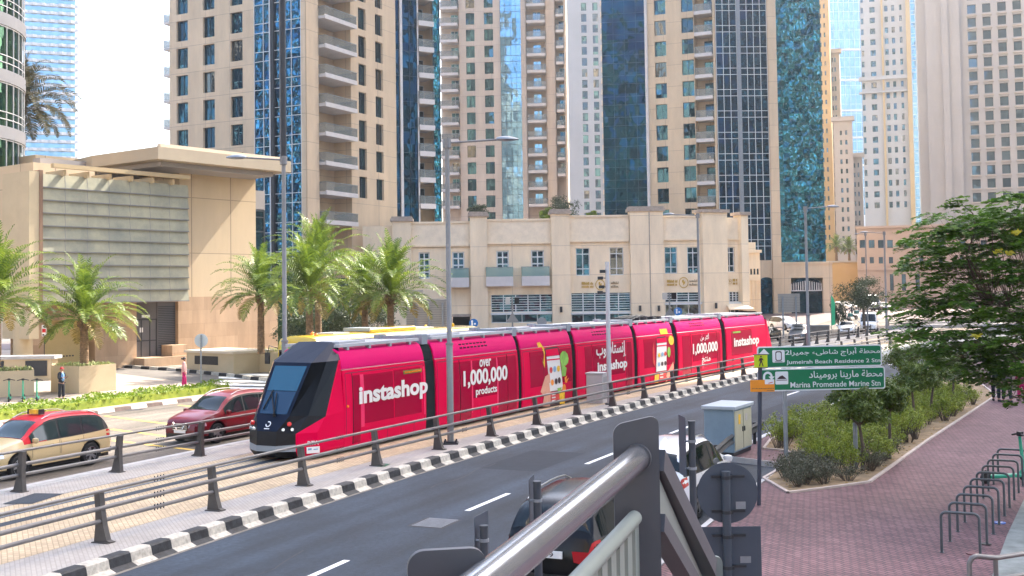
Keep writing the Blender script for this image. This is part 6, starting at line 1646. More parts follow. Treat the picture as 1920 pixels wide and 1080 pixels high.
p = G(83, 705, .15); t = thing('parking_sign', 'small white and red no parking notice before the yellow garage door', 'sign', p); z = D(83, 622, p.y).z - .15
b = MB(); b.tube([(0, 0, 0), (0, 0, z + .3)], .03, 8); b.build('post', M['steel_dark'], t); b = MB(); b.box(-.15, .15, -.05, -.03, z - .3, z + .45); o = b.build('plate', M['white_plain'], t); b = MB(); b.box(-.12, .12, -.056, -.05, z - .05, z + .2); b.build('red_field', M['red_lamp'], o); b = MB(); b.box(-.1, .02, -.056, -.05, z - .25, z - .15); b.box(-.06, .06, -.056, -.05, z + .28, z + .38); b.build('black_mark', M['print_dark'], o)
p = G(1694, 692, 0.15); p = D(1694, 692, 60); t = thing('road_sign', 'small red diamond marker sign at the hedge by the bright road', 'sign', (p.x, p.y, .15)); z = D(1694, 684, 60).z - .15
b = MB(); b.tube([(0, 0, 0), (0, 0, z + .3)], .035, 8); b.build('post', M['steel_dark'], t); b = MB(); b.box(-.2, .2, -.05, -.03, z - .32, z + .32); o = b.build('plate', M['sign_white'], t); b = MB(); b.poly([(-.17, -.055, z), (0, -.055, z - .2), (.17, -.055, z), (0, -.055, z + .2)])
for sx, sz in ((-1, 1), (1, 1), (-1, -1), (1, -1)): b.poly([(sx * .2, -.055, z + sz * .32), (sx * .06, -.055, z + sz * .32), (sx * .2, -.055, z + sz * .18)][::(1 if sx * sz < 0 else -1)])
b.build('diamond', mat('dark_red', (.28, .01, .015), .5), o)

# guard rail beside the utility cabinet
ga, gb = G(1316, 868, .15), G(1462, 852, .15)
t = thing('guard_rail', 'dark corrugated steel guard rail behind the utility cabinet', 'guard rail', (0, 0, 0))
b = MB(); S = rng(18.2, 25.5, .6); O = lambda s: -8.35 + .0 * s
prf = [(.0, .38), (.07, .45), (.0, .52), (.0, .56), (.07, .63), (.0, .70)]
rows = [[kerb(s, -8.0 - x - max(0, (21 - s)) * .1, .15 + z) for x, z in prf] for s in S]
for i in range(len(rows) - 1): b.ribbon(rows[i], rows[i + 1])
b.build('beam', mat('dark_guard', (.06, .065, .07), .5, metal=.4, var=.15, scale=2), t)
for s in (18.6, 21.4, 24.4):
    p = kerb(s, -7.96 - max(0, (21 - s)) * .1, .15); k = MB(); k.box(p.x - .05, p.x + .05, p.y, p.y + .1, .15, .86); k.build('post', M['steel_dark'], t)

# ------------------------------------------------------------------ bike hoops
def hoop_mesh(w_, h=.78, r=.027):
    b = MB(); rad = .1; pts = [(0, 0, 0), (0, 0, h - rad)] + [(rad - rad * math.cos(a), 0, h - rad + rad * math.sin(a)) for a in (R(22), R(45), R(68))] + [(rad, 0, h), (w_ - rad, 0, h)] + [(w_ - rad + rad * math.sin(a), 0, h - rad + rad * math.cos(a)) for a in (R(22), R(45), R(68))] + [(w_, 0, h - rad), (w_, 0, 0)]
    b.tube(pts, r, 10); b.cyl((0, 0), .045, 0, .012, 10); b.cyl((w_, 0), .045, 0, .012, 10)
    return b.mesh('bike_hoop', M['hoop'], smooth=50)
M['hoop'] = mat('hoop_steel', (.085, .1, .11), .42, metal=.4, var=.1, scale=6)
hL, hR = G(1766, 1036, .15), G(1838, 1042, .15); h10 = G(1872, 897, .15)
hm = hoop_mesh((hR - hL).length)
names = ['nearest bike hoop of the row, by the bent stair rail', 'second bike hoop, with a black cover at its foot', 'third bike hoop of the row on the brick footway', 'fourth bike hoop, with the blue disc at its foot', 'fifth bike hoop of the row, counted from the bent rail', 'sixth bike hoop of the row, counted from the bent rail', 'seventh bike hoop, before the green scooter front wheel', 'eighth bike hoop, before the green scooter deck', 'ninth bike hoop, just behind the green scooter', 'farthest bike hoop of the row, past the green scooter']
for k in range(10):
    p = hL.lerp(h10, k / 9); o = link('bike_hoop', hm, None, p, math.atan2((hR - hL).y, (hR - hL).x)); tag(o, names[k], 'bike rack', 'bike hoops along the footway')
def floor_disc(px, py, r, col, lab, nm):
    p = G(px, py, .15); b = MB(); b.cyl((0, 0), r, .003, .02, 20); o = b.build(nm, mat(nm + '_paint', col, .5, var=.2, scale=6), None, loc=p); tag(o, lab, 'cover'); return o
o = floor_disc(1874, 981, .13, (.02, .1, .4), 'round blue ground marker at the foot of the fourth bike hoop', 'ground_marker')
b = MB(); b.box(-.07, .07, -.012, .012, .02, .024); b.box(-.012, .012, -.07, .07, .02, .024); b.build('white_mark', M['white_plain'], o)
floor_disc(1849, 1021, .1, (.015, .015, .016), 'black round cap lying at the foot of the second bike hoop', 'ground_stud'); floor_disc(1825, 1039, .13, (.12, .03, .04), 'dark red flat disc beside the nearest bike hoop', 'ground_disc')
# ------------------------------------------------------------------ vehicles
M['car_glass'] = mat('car_glass', (0.008, 0.013, 0.015), 0.04, spec=0.45)
M['car_glass_light'] = mat('car_glass_pale', (0.02, 0.035, 0.035), 0.05, spec=0.6)
M['rim'] = mat('alloy', (.42, .42, .43), .3, metal=.8)
M['trim'] = mat('black_trim', (.014, .014, .015), .55)
M['lens'] = mat('headlight_lens', (.5, .53, .56), .08, metal=.55, coat=1.0)
M['tail'] = mat('tail_lens', (.42, .006, .01), .12, coat=1.0)
def smooth_interp(x, xs, ys):
    if x <= xs[0]: return ys[0]
    if x >= xs[-1]: return ys[-1]
    for i in range(len(xs) - 1):
        if x <= xs[i + 1]:
            h = xs[i + 1] - xs[i]; f = (x - xs[i]) / h
            def sl(k):
                if k <= 0 or k >= len(xs) - 1: return 0.0 if 0 < k else (ys[1] - ys[0]) / (xs[1] - xs[0]) if k == 0 else (ys[-1] - ys[-2]) / (xs[-1] - xs[-2])
                a = (ys[k] - ys[k - 1]) / (xs[k] - xs[k - 1]); b = (ys[k + 1] - ys[k]) / (xs[k + 1] - xs[k])
                return 0 if a * b <= 0 else 2 * a * b / (a + b)
            m0, m1 = sl(i) * h, sl(i + 1) * h
            return (2 * f ** 3 - 3 * f ** 2 + 1) * ys[i] + (f ** 3 - 2 * f ** 2 + f) * m0 + (-2 * f ** 3 + 3 * f ** 2) * ys[i + 1] + (f ** 3 - f ** 2) * m1
SUV = dict(L=4.72, W=1.86, top=([-2.36, -2.33, -2.22, -2.02, -1.75, -1.2, -.5, .1, .52, 1.28, 1.62, 2.0, 2.2, 2.31, 2.36], [.72, 1.0, 1.16, 1.5, 1.63, 1.69, 1.72, 1.69, 1.58, 1.13, 1.07, .98, .89, .76, .6]),
           belt=([-2.36, -2.2, -1.2, 1.3, 2.36], [.98, 1.06, 1.02, .97, .72]), zb=.26, wheels=(-1.36, 1.42), rw=.36, ws=(.5, 1.24), rg=(-2.2, -1.96), sidewin=(-1.98, 1.0), roofw=.64,
           doors=((-1.05, -.12), (-.08, .98)), wid=([-2.36, -2.2, -1.7, 0, 1.5, 2.1, 2.36], [.80, .9, .98, 1.0, .98, .9, .72]))
VAN = dict(L=5.0, W=1.9, top=([-2.5, -2.48, -2.4, -2.2, -1.5, 0, .9, 1.3, 1.95, 2.2, 2.42, 2.5], [.8, 1.6, 2.15, 2.26, 2.3, 2.3, 2.26, 2.1, 1.18, 1.06, .9, .6]),
           belt=([-2.5, -1, 1.5, 2.5], [1.2, 1.2, 1.15, .8]), zb=.3, wheels=(-1.5, 1.6), rw=.34, ws=(1.3, 1.9), rg=(-2.48, -2.42), sidewin=(-2.2, 1.55), roofw=.8,
           doors=((-.6, .5), (.6, 1.5)), wid=([-2.5, -2.3, 0, 1.6, 2.2, 2.5], [.95, 1, 1, 1, .94, .8]))
SEDAN = dict(SUV, L=4.7, top=([-2.36, -2.3, -1.95, -1.6, -.95, -.3, .2, .95, 1.45, 2.0, 2.25, 2.36], [.75, .98, 1.04, 1.08, 1.38, 1.45, 1.43, 1.02, .96, .84, .72, .55]), belt=([-2.36, -1.5, 1, 2.36], [.95, .97, .9, .66]), ws=(.25, .92), rg=(-1.5, -1.0), sidewin=(-1.2, .75), rw=.32, roofw=.66)
_wheel = {}
def wheel_parts(r, wd=.21):
    if r in _wheel: return _wheel[r]
    b = MB(); n = 28
    prof = [(r * .66, -wd / 2), (r * .93, -wd / 2), (r, -wd / 2 + .04), (r, wd / 2 - .04), (r * .93, wd / 2), (r * .66, wd / 2)]
    rings = [[b.vert((rr * math.cos(2 * math.pi * k / n), y, rr * math.sin(2 * math.pi * k / n))) for k in range(n)] for rr, y in prof]
    for a, c2 in zip(rings, rings[1:]):
        for k in range(n): b.face((a[k], c2[k], c2[(k + 1) % n], a[(k + 1) % n]))
    tyre = b.mesh('tyre', M['rubber'], smooth=40)
    b = MB(); b.mat(1); b.poly([(r * .66 * math.cos(2 * math.pi * k / n), -wd / 2 + .07, r * .66 * math.sin(2 * math.pi * k / n)) for k in range(n)]); b.poly([(r * .66 * math.cos(2 * math.pi * k / n), wd / 2 - .07, r * .66 * math.sin(2 * math.pi * k / n)) for k in reversed(range(n))])
    b.mat(0)
    for sy in (-1, 1):
        for k in range(5):
            for da in (-.16, .16):
                a = 2 * math.pi * k / 5 + da; c0, s_ = math.cos(a), math.sin(a); t = (-s_, c0); y0, y1 = sy * (wd / 2 - .02), sy * (wd / 2 - .06)
                P = [(c0 * .05 + t[0] * .03, c0 * 0 + s_ * .05 + t[1] * .03), (c0 * r * .66 + t[0] * .022, s_ * r * .66 + t[1] * .022), (c0 * r * .66 - t[0] * .022, s_ * r * .66 - t[1] * .022), (c0 * .05 - t[0] * .03, s_ * .05 - t[1] * .03)]
                b.poly([(x, y0, z) for x, z in P]); 
        rg = []
        for rr in (r * .61, r * .68): rg.append([(rr * math.cos(2 * math.pi * k / n), sy * (wd / 2 - .015), rr * math.sin(2 * math.pi * k / n)) for k in range(n + 1)])
        b.ribbon(rg[0], rg[1]); b.poly([(.07 * math.cos(2 * math.pi * k / 10), sy * (wd / 2 - .015), .07 * math.sin(2 * math.pi * k / 10)) for k in range(10)])
    rim = b.mesh('rim', [M['rim'], M['trim']])
    _wheel[r] = (tyre, rim); return _wheel[r]
def car(name, label, cat, sp, paint, loc, head, roof=None, group=None, detail=True, glass=None, rails=True, scale=1.0, grille='chrome', plate_txt=None):
    """head: direction of travel, clockwise from +Y"""
    t = thing(name, label, cat, loc, R(90) - head, group); t.scale = (scale,) * 3
    L, W = sp['L'], sp['W'] / 2; glass = glass or M['car_glass']; zb = sp['zb']; rw = sp['rw']
    tp = lambda x: smooth_interp(x, *sp['top']); bl = lambda x: min(smooth_interp(x, *sp['belt']), tp(x) - .05); wf = lambda x: W * smooth_interp(x, *sp['wid'])
    wsb, wst = sp['ws'][1], sp['ws'][0]
    def arch(x):
        for wx in sp['wheels']:
            d = abs(x - wx); ra = rw + .07
            if d < ra: return rw + math.sqrt(ra * ra - d * d) * 1.0
        return 0
    def sec(x, off=0.0):
        w_, z1, zt = wf(x), bl(x), tp(x); green = zt - z1
        g = min(1, max(0, (green - .08) / .35)); rwid = W * sp['roofw'] * .5 * 2
        wr = min(w_ * .93, (w_ * .93) * (1 - g) + (W * (sp['roofw'] + .12)) * g)
        za = arch(x); ends = zb + (.12 if abs(x) > L / 2 - .15 else 0)
        P = [(w_ * .86, max(ends, za)), (w_ * .97, max(ends + .06, za + .0)), (w_ * 1.0, max(zb + .3, za + .03)), (w_ * 1.0, max(zb + .42, za + .06)), (w_ * .985, z1 - .1 if z1 - .1 > za + .08 else (z1 + za) / 2 + .04), (w_ * .95, z1), (wr * (1 - .0) * (1) + off, zt - .045 - .05 * g), (wr * .86, zt - .012 - .01 * g), (wr * .45, zt + .008), (0, zt + .012)]
        return P
    X = [-L / 2 + L * k / 84 for k in range(85)]
    b = MB(); rings = []
    for x in X:
        P = sec(x); rings.append([b.vert((x, y, z)) for y, z in P] + [b.vert((x, -y, z)) for y, z in reversed(P[:-1])])
    n = len(rings[0])
    for i, (r0, r1) in enumerate(zip(rings, rings[1:])):
        xm = (X[i] + X[i + 1]) / 2
        for j in range(n - 1):
            jj = min(j, n - 2 - j)
            isroof = jj >= 6 and wst + .02 > xm > sp['rg'][1] - .12
            pil = jj == 5 and roof is not None and wsb > xm > wst - .1
            bp = jj == 5 and sp['rg'][0] < xm <= wst - .1
            b.face((r0[j], r0[j + 1], r1[j + 1], r1[j]), 1 if roof is not None and (isroof or pil or (jj >= 6 and xm <= sp['rg'][1] and xm > sp['rg'][0] - .1) or (jj >= 6 and wst <= xm < wsb)) else (2 if jj == 0 or bp else 0))
        b.face((r0[n - 1], r1[n - 1], r1[0], r0[0]), 2) if False else None
    b.face(rings[0][::-1], 0); b.face(rings[-1], 0)
    body = b.build('body', [paint, roof or paint, M['trim']], t, smooth=32, weld=False)
    und = MB(); und.box(-L / 2 + .12, L / 2 - .12, -W * .82, W * .82, zb - .06, zb + .18)
    for wx in sp['wheels']: und.box(wx - rw - .05, wx + rw + .05, -W * .84, W * .84, zb, rw * 2 + .02)
    und.build('underbody', M['trim'], t)
    # glass
    def side_strip(x0, x1, f0, f1, side, nm, m, off=.012, parent=t, nn=14, slant=0.0):
        A, B = [], []
        for k in range(nn + 1):
            x = x0 + (x1 - x0) * k / nn; P = sec(x); (ya, za_), (yb, zb2) = P[5], P[6]
            if zb2 - za_ < .03: continue
            for lst, f in ((A, f0), (B, f1)): lst.append((x, side * (ya + (yb - ya) * f + off), za_ + (zb2 - za_) * f))
        if len(A) < 2: return None
        q = MB()
        if side > 0: q.ribbon(B, A)
        else: q.ribbon(A, B)
        return q.build(nm, m, parent, smooth=40)
    sw = sp['sidewin']; d0, d1 = sp['doors']
    for side in (1, -1):
        for a, c2 in ((sw[0], d0[0] - .03), (d0[0] + .03, d0[1] - .02), (d1[0] + .02, min(sw[1], d1[1]))):
            side_strip(a, c2, .06, .9, side, 'side_window', glass)
        if roof is not None or True:
            side_strip(sw[0], sw[1], .90, .95, side, 'window_trim', M['trim'], off=.008)
    def top_patch(x0, x1, nm, m, parent=t, wdt=.93, off=.014, nn=8):
        q = MB(); prev = None
        for k in range(nn + 1):
            x = x0 + (x1 - x0) * k / nn; P = sec(x); y6, z6 = P[6]; lst = [(y6 * wdt, z6 + .01), (P[7][0] * wdt, P[7][1] + .004), (P[8][0], P[8][1]), (0, P[9][1])]
            full = [(y, z) for y, z in lst] + [(-y, z) for y, z in reversed(lst[:-1])]
            cur = [q.vert((x + (off if x0 > 0 else -off) * .7, y, z + off * .7)) for y, z in full]
            if prev:
                for j in range(len(cur) - 1): q.face((prev[j], prev[j + 1], cur[j + 1], cur[j]))
            prev = cur
        return q.build(nm, m, parent, smooth=40)
    top_patch(sp['ws'][0] + .03, sp['ws'][1] - .02, 'windscreen', glass)
    top_patch(sp['rg'][0], sp['rg'][1], 'rear_window', glass)
    # wheels
    ty, rm = wheel_parts(rw)
    for wx in sp['wheels']:
        for side in (1, -1):
            w0 = thing('wheel', '', '', (0, 0, 0)); del w0['label']; del w0['category']
            w0.parent = t; w0.location = (wx, side * (W - .115), rw)
            link('tyre', ty, w0); link('rim', rm, w0)
    # doors, seams, handles
    for side in (1, -1):
        for (a, c2) in (d0, d1):
            q = MB(); nn = 8; rows = []
            for k in range(nn + 1):
                x = a + .015 + (c2 - a - .03) * k / nn; P = sec(x); za = arch(x)
                rows.append([(x, side * (y + .006), z) for y, z in (P[2], P[3], P[4], (P[5][0], P[5][1] - .01))])
            for k in range(nn):
                for j in range(3):
                    f = [rows[k][j], rows[k][j + 1], rows[k + 1][j + 1], rows[k + 1][j]]; q.poly(f if side > 0 else f[::-1])
            for k in (0, nn):
                for j in range(3):
                    y = .02; f = [rows[k][j], rows[k][j + 1], (rows[k][j + 1][0] + (-.012 if k == 0 else .012), rows[k][j + 1][1], rows[k][j + 1][2]), (rows[k][j][0] + (-.012 if k == 0 else .012), rows[k][j][1], rows[k][j][2])]; q.poly(f, 1)
            dr = q.build('door', [paint, M['trim']], t, smooth=40)
            k = MB(); P = sec(a + .12); k.box(a + .08, a + .26, side * (P[4][0] + .01) - .02, side * (P[4][0] + .01) + .025, P[4][1] - .04, P[4][1] - .012); k.build('handle', paint, dr)
        # mirror
        P = sec(sp['ws'][1] - .28); b = MB(); yy = side * (P[5][0] + .13); b.lathe((0, 0, 0), [(.02, -.09), (.075, -.07), (.09, 0), (.075, .06), (.02, .08)], 10)
        for v_ in b.v: v_.x *= .7; v_.y *= 1.35
        b.build('mirror', paint if roof is None else paint, t, smooth=50, loc=(sp['ws'][1] - .3, yy, P[5][1] + .09))
        # lights
        fx = L / 2
        def surf(x, f): P = sec(x); return P
        q = MB()
        rowa, rowb = [], []
        for k in range(7):
            x = fx - .30 + .26 * k / 6 - .12; P = sec(x); rowa.append((x + .01, side * (P[4][0] + .012), P[4][1] - .02)); rowb.append((x + .014, side * (P[5][0] * .99 + .006), min(P[5][1], P[6][1]) + .0))
        q.ribbon(rowa, rowb) if side < 0 else q.ribbon(rowb, rowa)
        P = sec(fx - .02); yq = P[5][0]; zq = P[4][1]
        c0, c1 = rowa[-1], rowb[-1]; e0 = (fx + .008, side * W * .38, c0[2] + .01); e1 = (fx - .03, side * W * .42, c1[2] - .0)
        q.poly([c0, e0, e1, c1] if side > 0 else [c1, e1, e0, c0]); q.build('headlight', M['lens'], t, smooth=40)
        q = MB(); rowa, rowb = [], []
        for k in range(6):
            x = -fx + .02 + .3 * k / 5; P = sec(x); rowa.append((x - .008, side * (P[4][0] + .012), P[4][1] - .15 + .06 * k / 5)); rowb.append((x - .012, side * (P[5][0] + .008), P[5][1] - .01))
        q.ribbon(rowb, rowa) if side < 0 else q.ribbon(rowa, rowb)
        c0, c1 = rowa[0], rowb[0]; e0, e1 = (-fx - .015, side * W * .5, c0[2] + .06), (-fx + .0, side * W * .46, c1[2] - .0)
        q.poly([c0, c1, e1, e0] if side > 0 else [e0, e1, c1, c0]); q.build('tail_light', M['tail'], t, smooth=40)
        if rails:
            b = MB(); x0, x1 = sp['rg'][1] + .15, wst - .15; Y = lambda x: side * sec(x)[7][0] * .98
            b.tube([(x0, Y(x0), tp(x0) - .01)] + [(x0 + (x1 - x0) * k / 6, Y(x0 + (x1 - x0) * k / 6), tp(x0 + (x1 - x0) * k / 6) + .045) for k in range(1, 6)] + [(x1, Y(x1), tp(x1) - .01)], .018, 6); b.build('roof_rail', M['rim'], t, smooth=50)
    # front and rear faces
    b = MB(); b.box(L / 2 - .03, L / 2 + .012, -W * .36, W * .36, .52, .78); b.box(L / 2 - .05, L / 2 + .008, -W * .6, W * .6, .3, .42); o = b.build('grille', M['trim'], t)
    b = MB()
    for zz_ in (.56, .63, .70, .77): b.box(L / 2 + .0, L / 2 + .02, -W * .35, W * .35, zz_ - .012, zz_ + .012)
    if grille == 'v':
        for s_ in (-1, 1): b.tube([(L / 2 + .02, s_ * W * .33, .8), (L / 2 + .025, s_ * W * .12, .55)], .03, 6)
    b.build('grille_bar', M['chrome'], o)
    b = MB(); b.box(L / 2 + .012, L / 2 + .025, -.26, .26, .44, .55); b.build('number_plate', M['white_plain'], t)
    b = MB(); zr = bl(-L / 2 + .2) - .2; b.box(-L / 2 - .02, -L / 2 + .02, -W * .8, W * .8, .3, .46); b.build('rear_bumper', M['trim'], t)
    b = MB(); b.box(-L / 2 - .03, -L / 2 + .0, -.26, .26, zr - .12, zr); o = b.build('number_plate', M['white_plain'], t)
    if plate_txt:
        me = text_mesh(plate_txt, .16, .075, .01, .003, M['print_dark']); k = link('plate_digits', me, o, (-L / 2 - .031, .06, zr - .1)); k.rotation_euler = (0, 0, -R(90))
    return t
def cpaint(name, c, var=0): return mat(name, c, .28, coat=1.0, metal=0.0)
M['beige_car'] = mat('taxi_beige', (.55, .41, .21), .3, coat=.5); M['taxi_red'] = mat('taxi_red', (.5, .002, .012), .35, coat=.15, spec=.3); M['red_car'] = mat('dark_red_paint', (.13, .001, .006), .3, coat=.35, spec=.3); M['white_car'] = cpaint('white_car', (.78, .79, .8)); M['black_car'] = mat('black_car', (.004, .004, .005), .22, spec=.3); M['grey_car'] = cpaint('dark_blue_car', (.02, .025, .035))
def road_head(s): return heading(s)
# taxi: heading towards the lower left on the back road
pt = G(110, 877, 0.0); sT = 14.0
pT = kerb(14.6, 12.35, 0) + Vector((-.1, -2.1, 0))
TX = car('taxi', 'beige taxi with a red roof passing behind the back railing', 'taxi', SUV, M['beige_car'], pT, heading(14) + math.pi, roof=M['taxi_red'], glass=M['car_glass_light'])
b = MB(); b.prism([(-.08, -.22), (.08, -.22), (.06, .22), (-.06, .22)], 1.735, 1.86); o = b.build('taxi_sign', M['print_yellow'], TX); 
for y in (-.26, .2): b = MB(); b.box(-.09, .09, y, y + .06, 1.73, 1.88); b.build('sign_cap', M['trim'], o)
RS = car('red_suv', 'dark red car half hidden behind the tram nose', 'car', SUV, M['red_car'], kerb(23.6, 12.3, 0) + Vector((-.2, -3.2, 0)), heading(23) + math.pi, grille='v')
WS = car('white_car', 'white car parked at the kerb below the steel handrail', 'car', SUV, M['white_car'], kerb(13.9, -8.42, 0), heading(14) + R(1))
b = MB(); b.lathe((-1.0, 0, 1.71), [(.07, 0), (.02, .06)], 8)
for v_ in b.v: v_.x = -1.0 + (v_.x + 1.0) * 2
b.build('roof_fin', M['white_car'], WS)
BC = car('black_car', 'black car with red tail lights parked under the steel handrail', 'car', SUV, M['black_car'], Vector((1.5, 21.5, 0)), heading(8) + R(1), plate_txt='59')
# far cars
def place(px, py, Yz=None):
    p = G(px, py, 0)
    if p.y > 147:
        for _ in range(20): p = G(px, py, gz(p.y))
    return p
car('white_suv', 'white car parked facing out below the white slatted sign back', 'car', SUV, M['white_car'], D(1470, 600, 140) * 1 - Vector((0, 0, D(1470, 600, 140).z)), R(180 - 20), rails=False)
car('black_suv', 'dark blue black car behind the railing, left of the sunlit lamp post', 'car', SUV, M['grey_car'], place(1500, 641), heading(90) + math.pi - R(12), rails=False)
car('black_sedan', 'low black car just right of the tram tail', 'car', SEDAN, M['black_car'], place(1436, 640), heading(90) + math.pi, rails=False)
car('white_van', 'white high roof van behind the curved railing, lit from behind', 'van', VAN, M['white_car'], place(1630, 622), heading(90) + math.pi - R(12), rails=False)
car('white_hatchback', 'white car in front of the white van', 'car', SEDAN, M['white_car'], place(1588, 627), heading(90) + math.pi - R(14), rails=False)
car('white_minibus', 'white minibus far off behind the van under the round tree', 'minibus', VAN, M['white_car'], D(1630, 588, 175) * 1 - Vector((0, 0, D(1630, 588, 175).z - 1.4)), R(180), rails=False, scale=1.15)
car('dark_car', 'distant dark car beside the far minibus', 'car', SEDAN, M['grey_car'], D(1655, 588, 172) * 1 - Vector((0, 0, D(1655, 588, 172).z - 1.4)), R(180), rails=False)
for k, (px, py) in enumerate(((1578, 583), (1592, 583), (1606, 583))):
    p = D(px, py, 182); car('parked_car', ['distant pale car at the dark end of the far parked row', 'distant pale car in the middle of the far parked row', 'distant pale car of the far row nearest the round tree trunk'][k], 'car', SEDAN, M['white_car'], Vector((p.x, p.y, 1.4)), R(150), group='distant parked cars', rails=False)
# yellow bus behind the tram
pbus = G(532, 640, 3.12); hb = R(28); Lb = 15.5
BU = thing('yellow_bus', 'long yellow bus hidden behind the tram, only its roof and front corner showing', 'bus', (pbus.x + math.sin(hb) * Lb / 2 + .6, pbus.y + math.cos(hb) * Lb / 2, 0), R(90) - hb); BU.scale = (1, 1, 1.06)
M['bus_yellow'] = cpaint('bus_yellow', (.62, .42, .02))
b = MB(); prof = [(-1.25, .35), (-1.27, 1.2), (-1.25, 2.5), (-1.18, 2.92), (-1.05, 3.08), (-.7, 3.15), (0, 3.17), (.7, 3.15), (1.05, 3.08), (1.18, 2.92), (1.25, 2.5), (1.27, 1.2), (1.25, .35)]
rings = []
for x, k in ((-Lb / 2, .9), (-Lb / 2 + .12, .98), (-Lb / 2 + .5, 1), (Lb / 2 - .5, 1), (Lb / 2 - .1, .98), (Lb / 2, .94)):
    rings.append([b.vert((x, y * k, z if z < 1 else 1 + (z - 1) * k)) for y, z in prof])
for r0, r1 in zip(rings, rings[1:]):
    for j in range(len(prof) - 1): b.face((r0[j], r1[j], r1[j + 1], r0[j + 1]))
b.face(rings[0]); b.face(rings[-1][::-1]); b.build('body', M['bus_yellow'], BU, smooth=40, weld=True)
for side in (-1, 1):
    for k in range(8):
        b = MB(); x0 = -Lb / 2 + .9 + k * 1.8; b.box(x0, x0 + 1.65, side * 1.262 - .01, side * 1.262 + .01, 1.35, 2.4); b.build('window', M['car_glass'], BU)
b = MB(); b.poly([(-Lb / 2 - .01, -1.08, .9), (-Lb / 2 - .01, -1.05, 2.55), (-Lb / 2 - .01, 1.05, 2.55), (-Lb / 2 - .01, 1.08, .9)]); b.build('windscreen', M['car_glass'], BU)
b = MB(); b.box(-Lb / 2 - .02, -Lb / 2 + .02, -.9, .9, 2.55, 2.78); o = b.build('route_display', M['print_green'], BU)
for side in (-1, 1):
    b = MB(); b.tube([(-Lb / 2 + .1, side * 1.15, 2.6), (-Lb / 2 - .35, side * 1.35, 2.75), (-Lb / 2 - .4, side * 1.4, 2.4)], .025, 6); b.box(-Lb / 2 - .46, -Lb / 2 - .36, side * 1.4 - .12, side * 1.4 + .12, 1.95, 2.45); b.build('mirror', M['trim'], BU)
b = MB(); b.prism([(1.2 - 4.2, -.85), (1.2, -.85), (1.2, .85), (1.2 - 4.2, .85)], 3.14, 3.34); o = b.build('roof_unit', M['bus_yellow'], BU); bevel(o, .09, 3)
b = MB(); b.box(-3.05, -1.7, -.8, .8, 3.2, 3.36); b.build('unit_grille', M['silver'], o)
b = MB(); b.box(1.6, 3.4, -.55, .55, 3.15, 3.22); b.build('roof_hatch', M['roof_white'], BU)
b = MB(); b.box(-5.6, -4.3, -.5, .5, 3.15, 3.22); b.build('roof_hatch', M['roof_white'], BU)
b = MB(); b.lathe((0, 0, 0), [(.08, 0), (.09, .08), (.04, .15)], 10); me = b.mesh('marker_lamp', M['amber'], smooth=40)
for x in (-Lb / 2 + .7,): o = link('marker_lamp', me, BU, (x, -.6, 3.12)); 
o = link('marker_lamp', me, BU, (-4.9 - 1.3, .3, 3.15))
for x in (3.9, Lb / 2 - .9): o = link('marker_lamp', me, BU, (x, .3, 3.15)); o.data = o.data.copy(); o.data.materials[0] = M['print_yellow']
ty, rm = wheel_parts(.5, .3)
for wx in (-Lb / 2 + 2.4, Lb / 2 - 3.2):
    for side in (1, -1):
        w0 = thing('wheel', '', '', (0, 0, 0)); del w0['label']; del w0['category']; w0.parent = BU; w0.location = (wx, side * 1.12, .5); link('tyre', ty, w0); link('rim', rm, w0)

# ------------------------------------------------------------------ green electric scooter and scooter-like lockers
M['scoot_green'] = mat('scooter_green', (.02, .33, .2), .35, coat=.5)
def escooter(name, label, loc, rot, group=None, sc=1.0):
    t = thing(name, label, 'scooter', loc, rot, group); t.scale = (sc,) * 3
    b = MB(); b.prism([(-.42, -.09), (.36, -.09), (.36, .09), (-.42, .09)], .12, .2); o = b.build('deck', M['scoot_green'], t); bevel(o, .02)
    b = MB(); b.tube([(.36, 0, .16), (.47, 0, .3), (.40, 0, 1.05)], [.05, .045, .035], 10); b.build('stem', M['scoot_green'], t, smooth=50)
    b = MB(); b.tube([(.40, -.27, 1.06), (.38, -.1, 1.1), (.38, .1, 1.1), (.40, .27, 1.06)], .022, 8); b.box(.36, .46, -.06, .06, 1.06, 1.16); b.build('handlebar', M['trim'], t)
    ty, rm = wheel_parts(.13, .07)
    for x in (-.52, .5):
        w0 = MB(); o = link('wheel', ty, t, (x, 0, .13)); link('rim', rm, o)
    b = MB(); b.tube([(-.62, 0, .22), (-.52, 0, .29), (-.4, 0, .22)], .03, 8); b.build('mudguard', M['trim'], t)
    return t
pe = G(1886, 905, .15)
escooter('electric_scooter', 'green electric scooter parked across the far bike hoops', pe, R(12), sc=1.12)
for k, px in enumerate((18, 44, 70)):
    p = G(px, 752, .15); escooter('electric_scooter', ['green and black scooter at the dark end of the three before the planter', 'middle green and black scooter of the three before the planter', 'green and black scooter nearest the standing guard'][k], p, R(-70), group='scooters by the planter', sc=1.0)

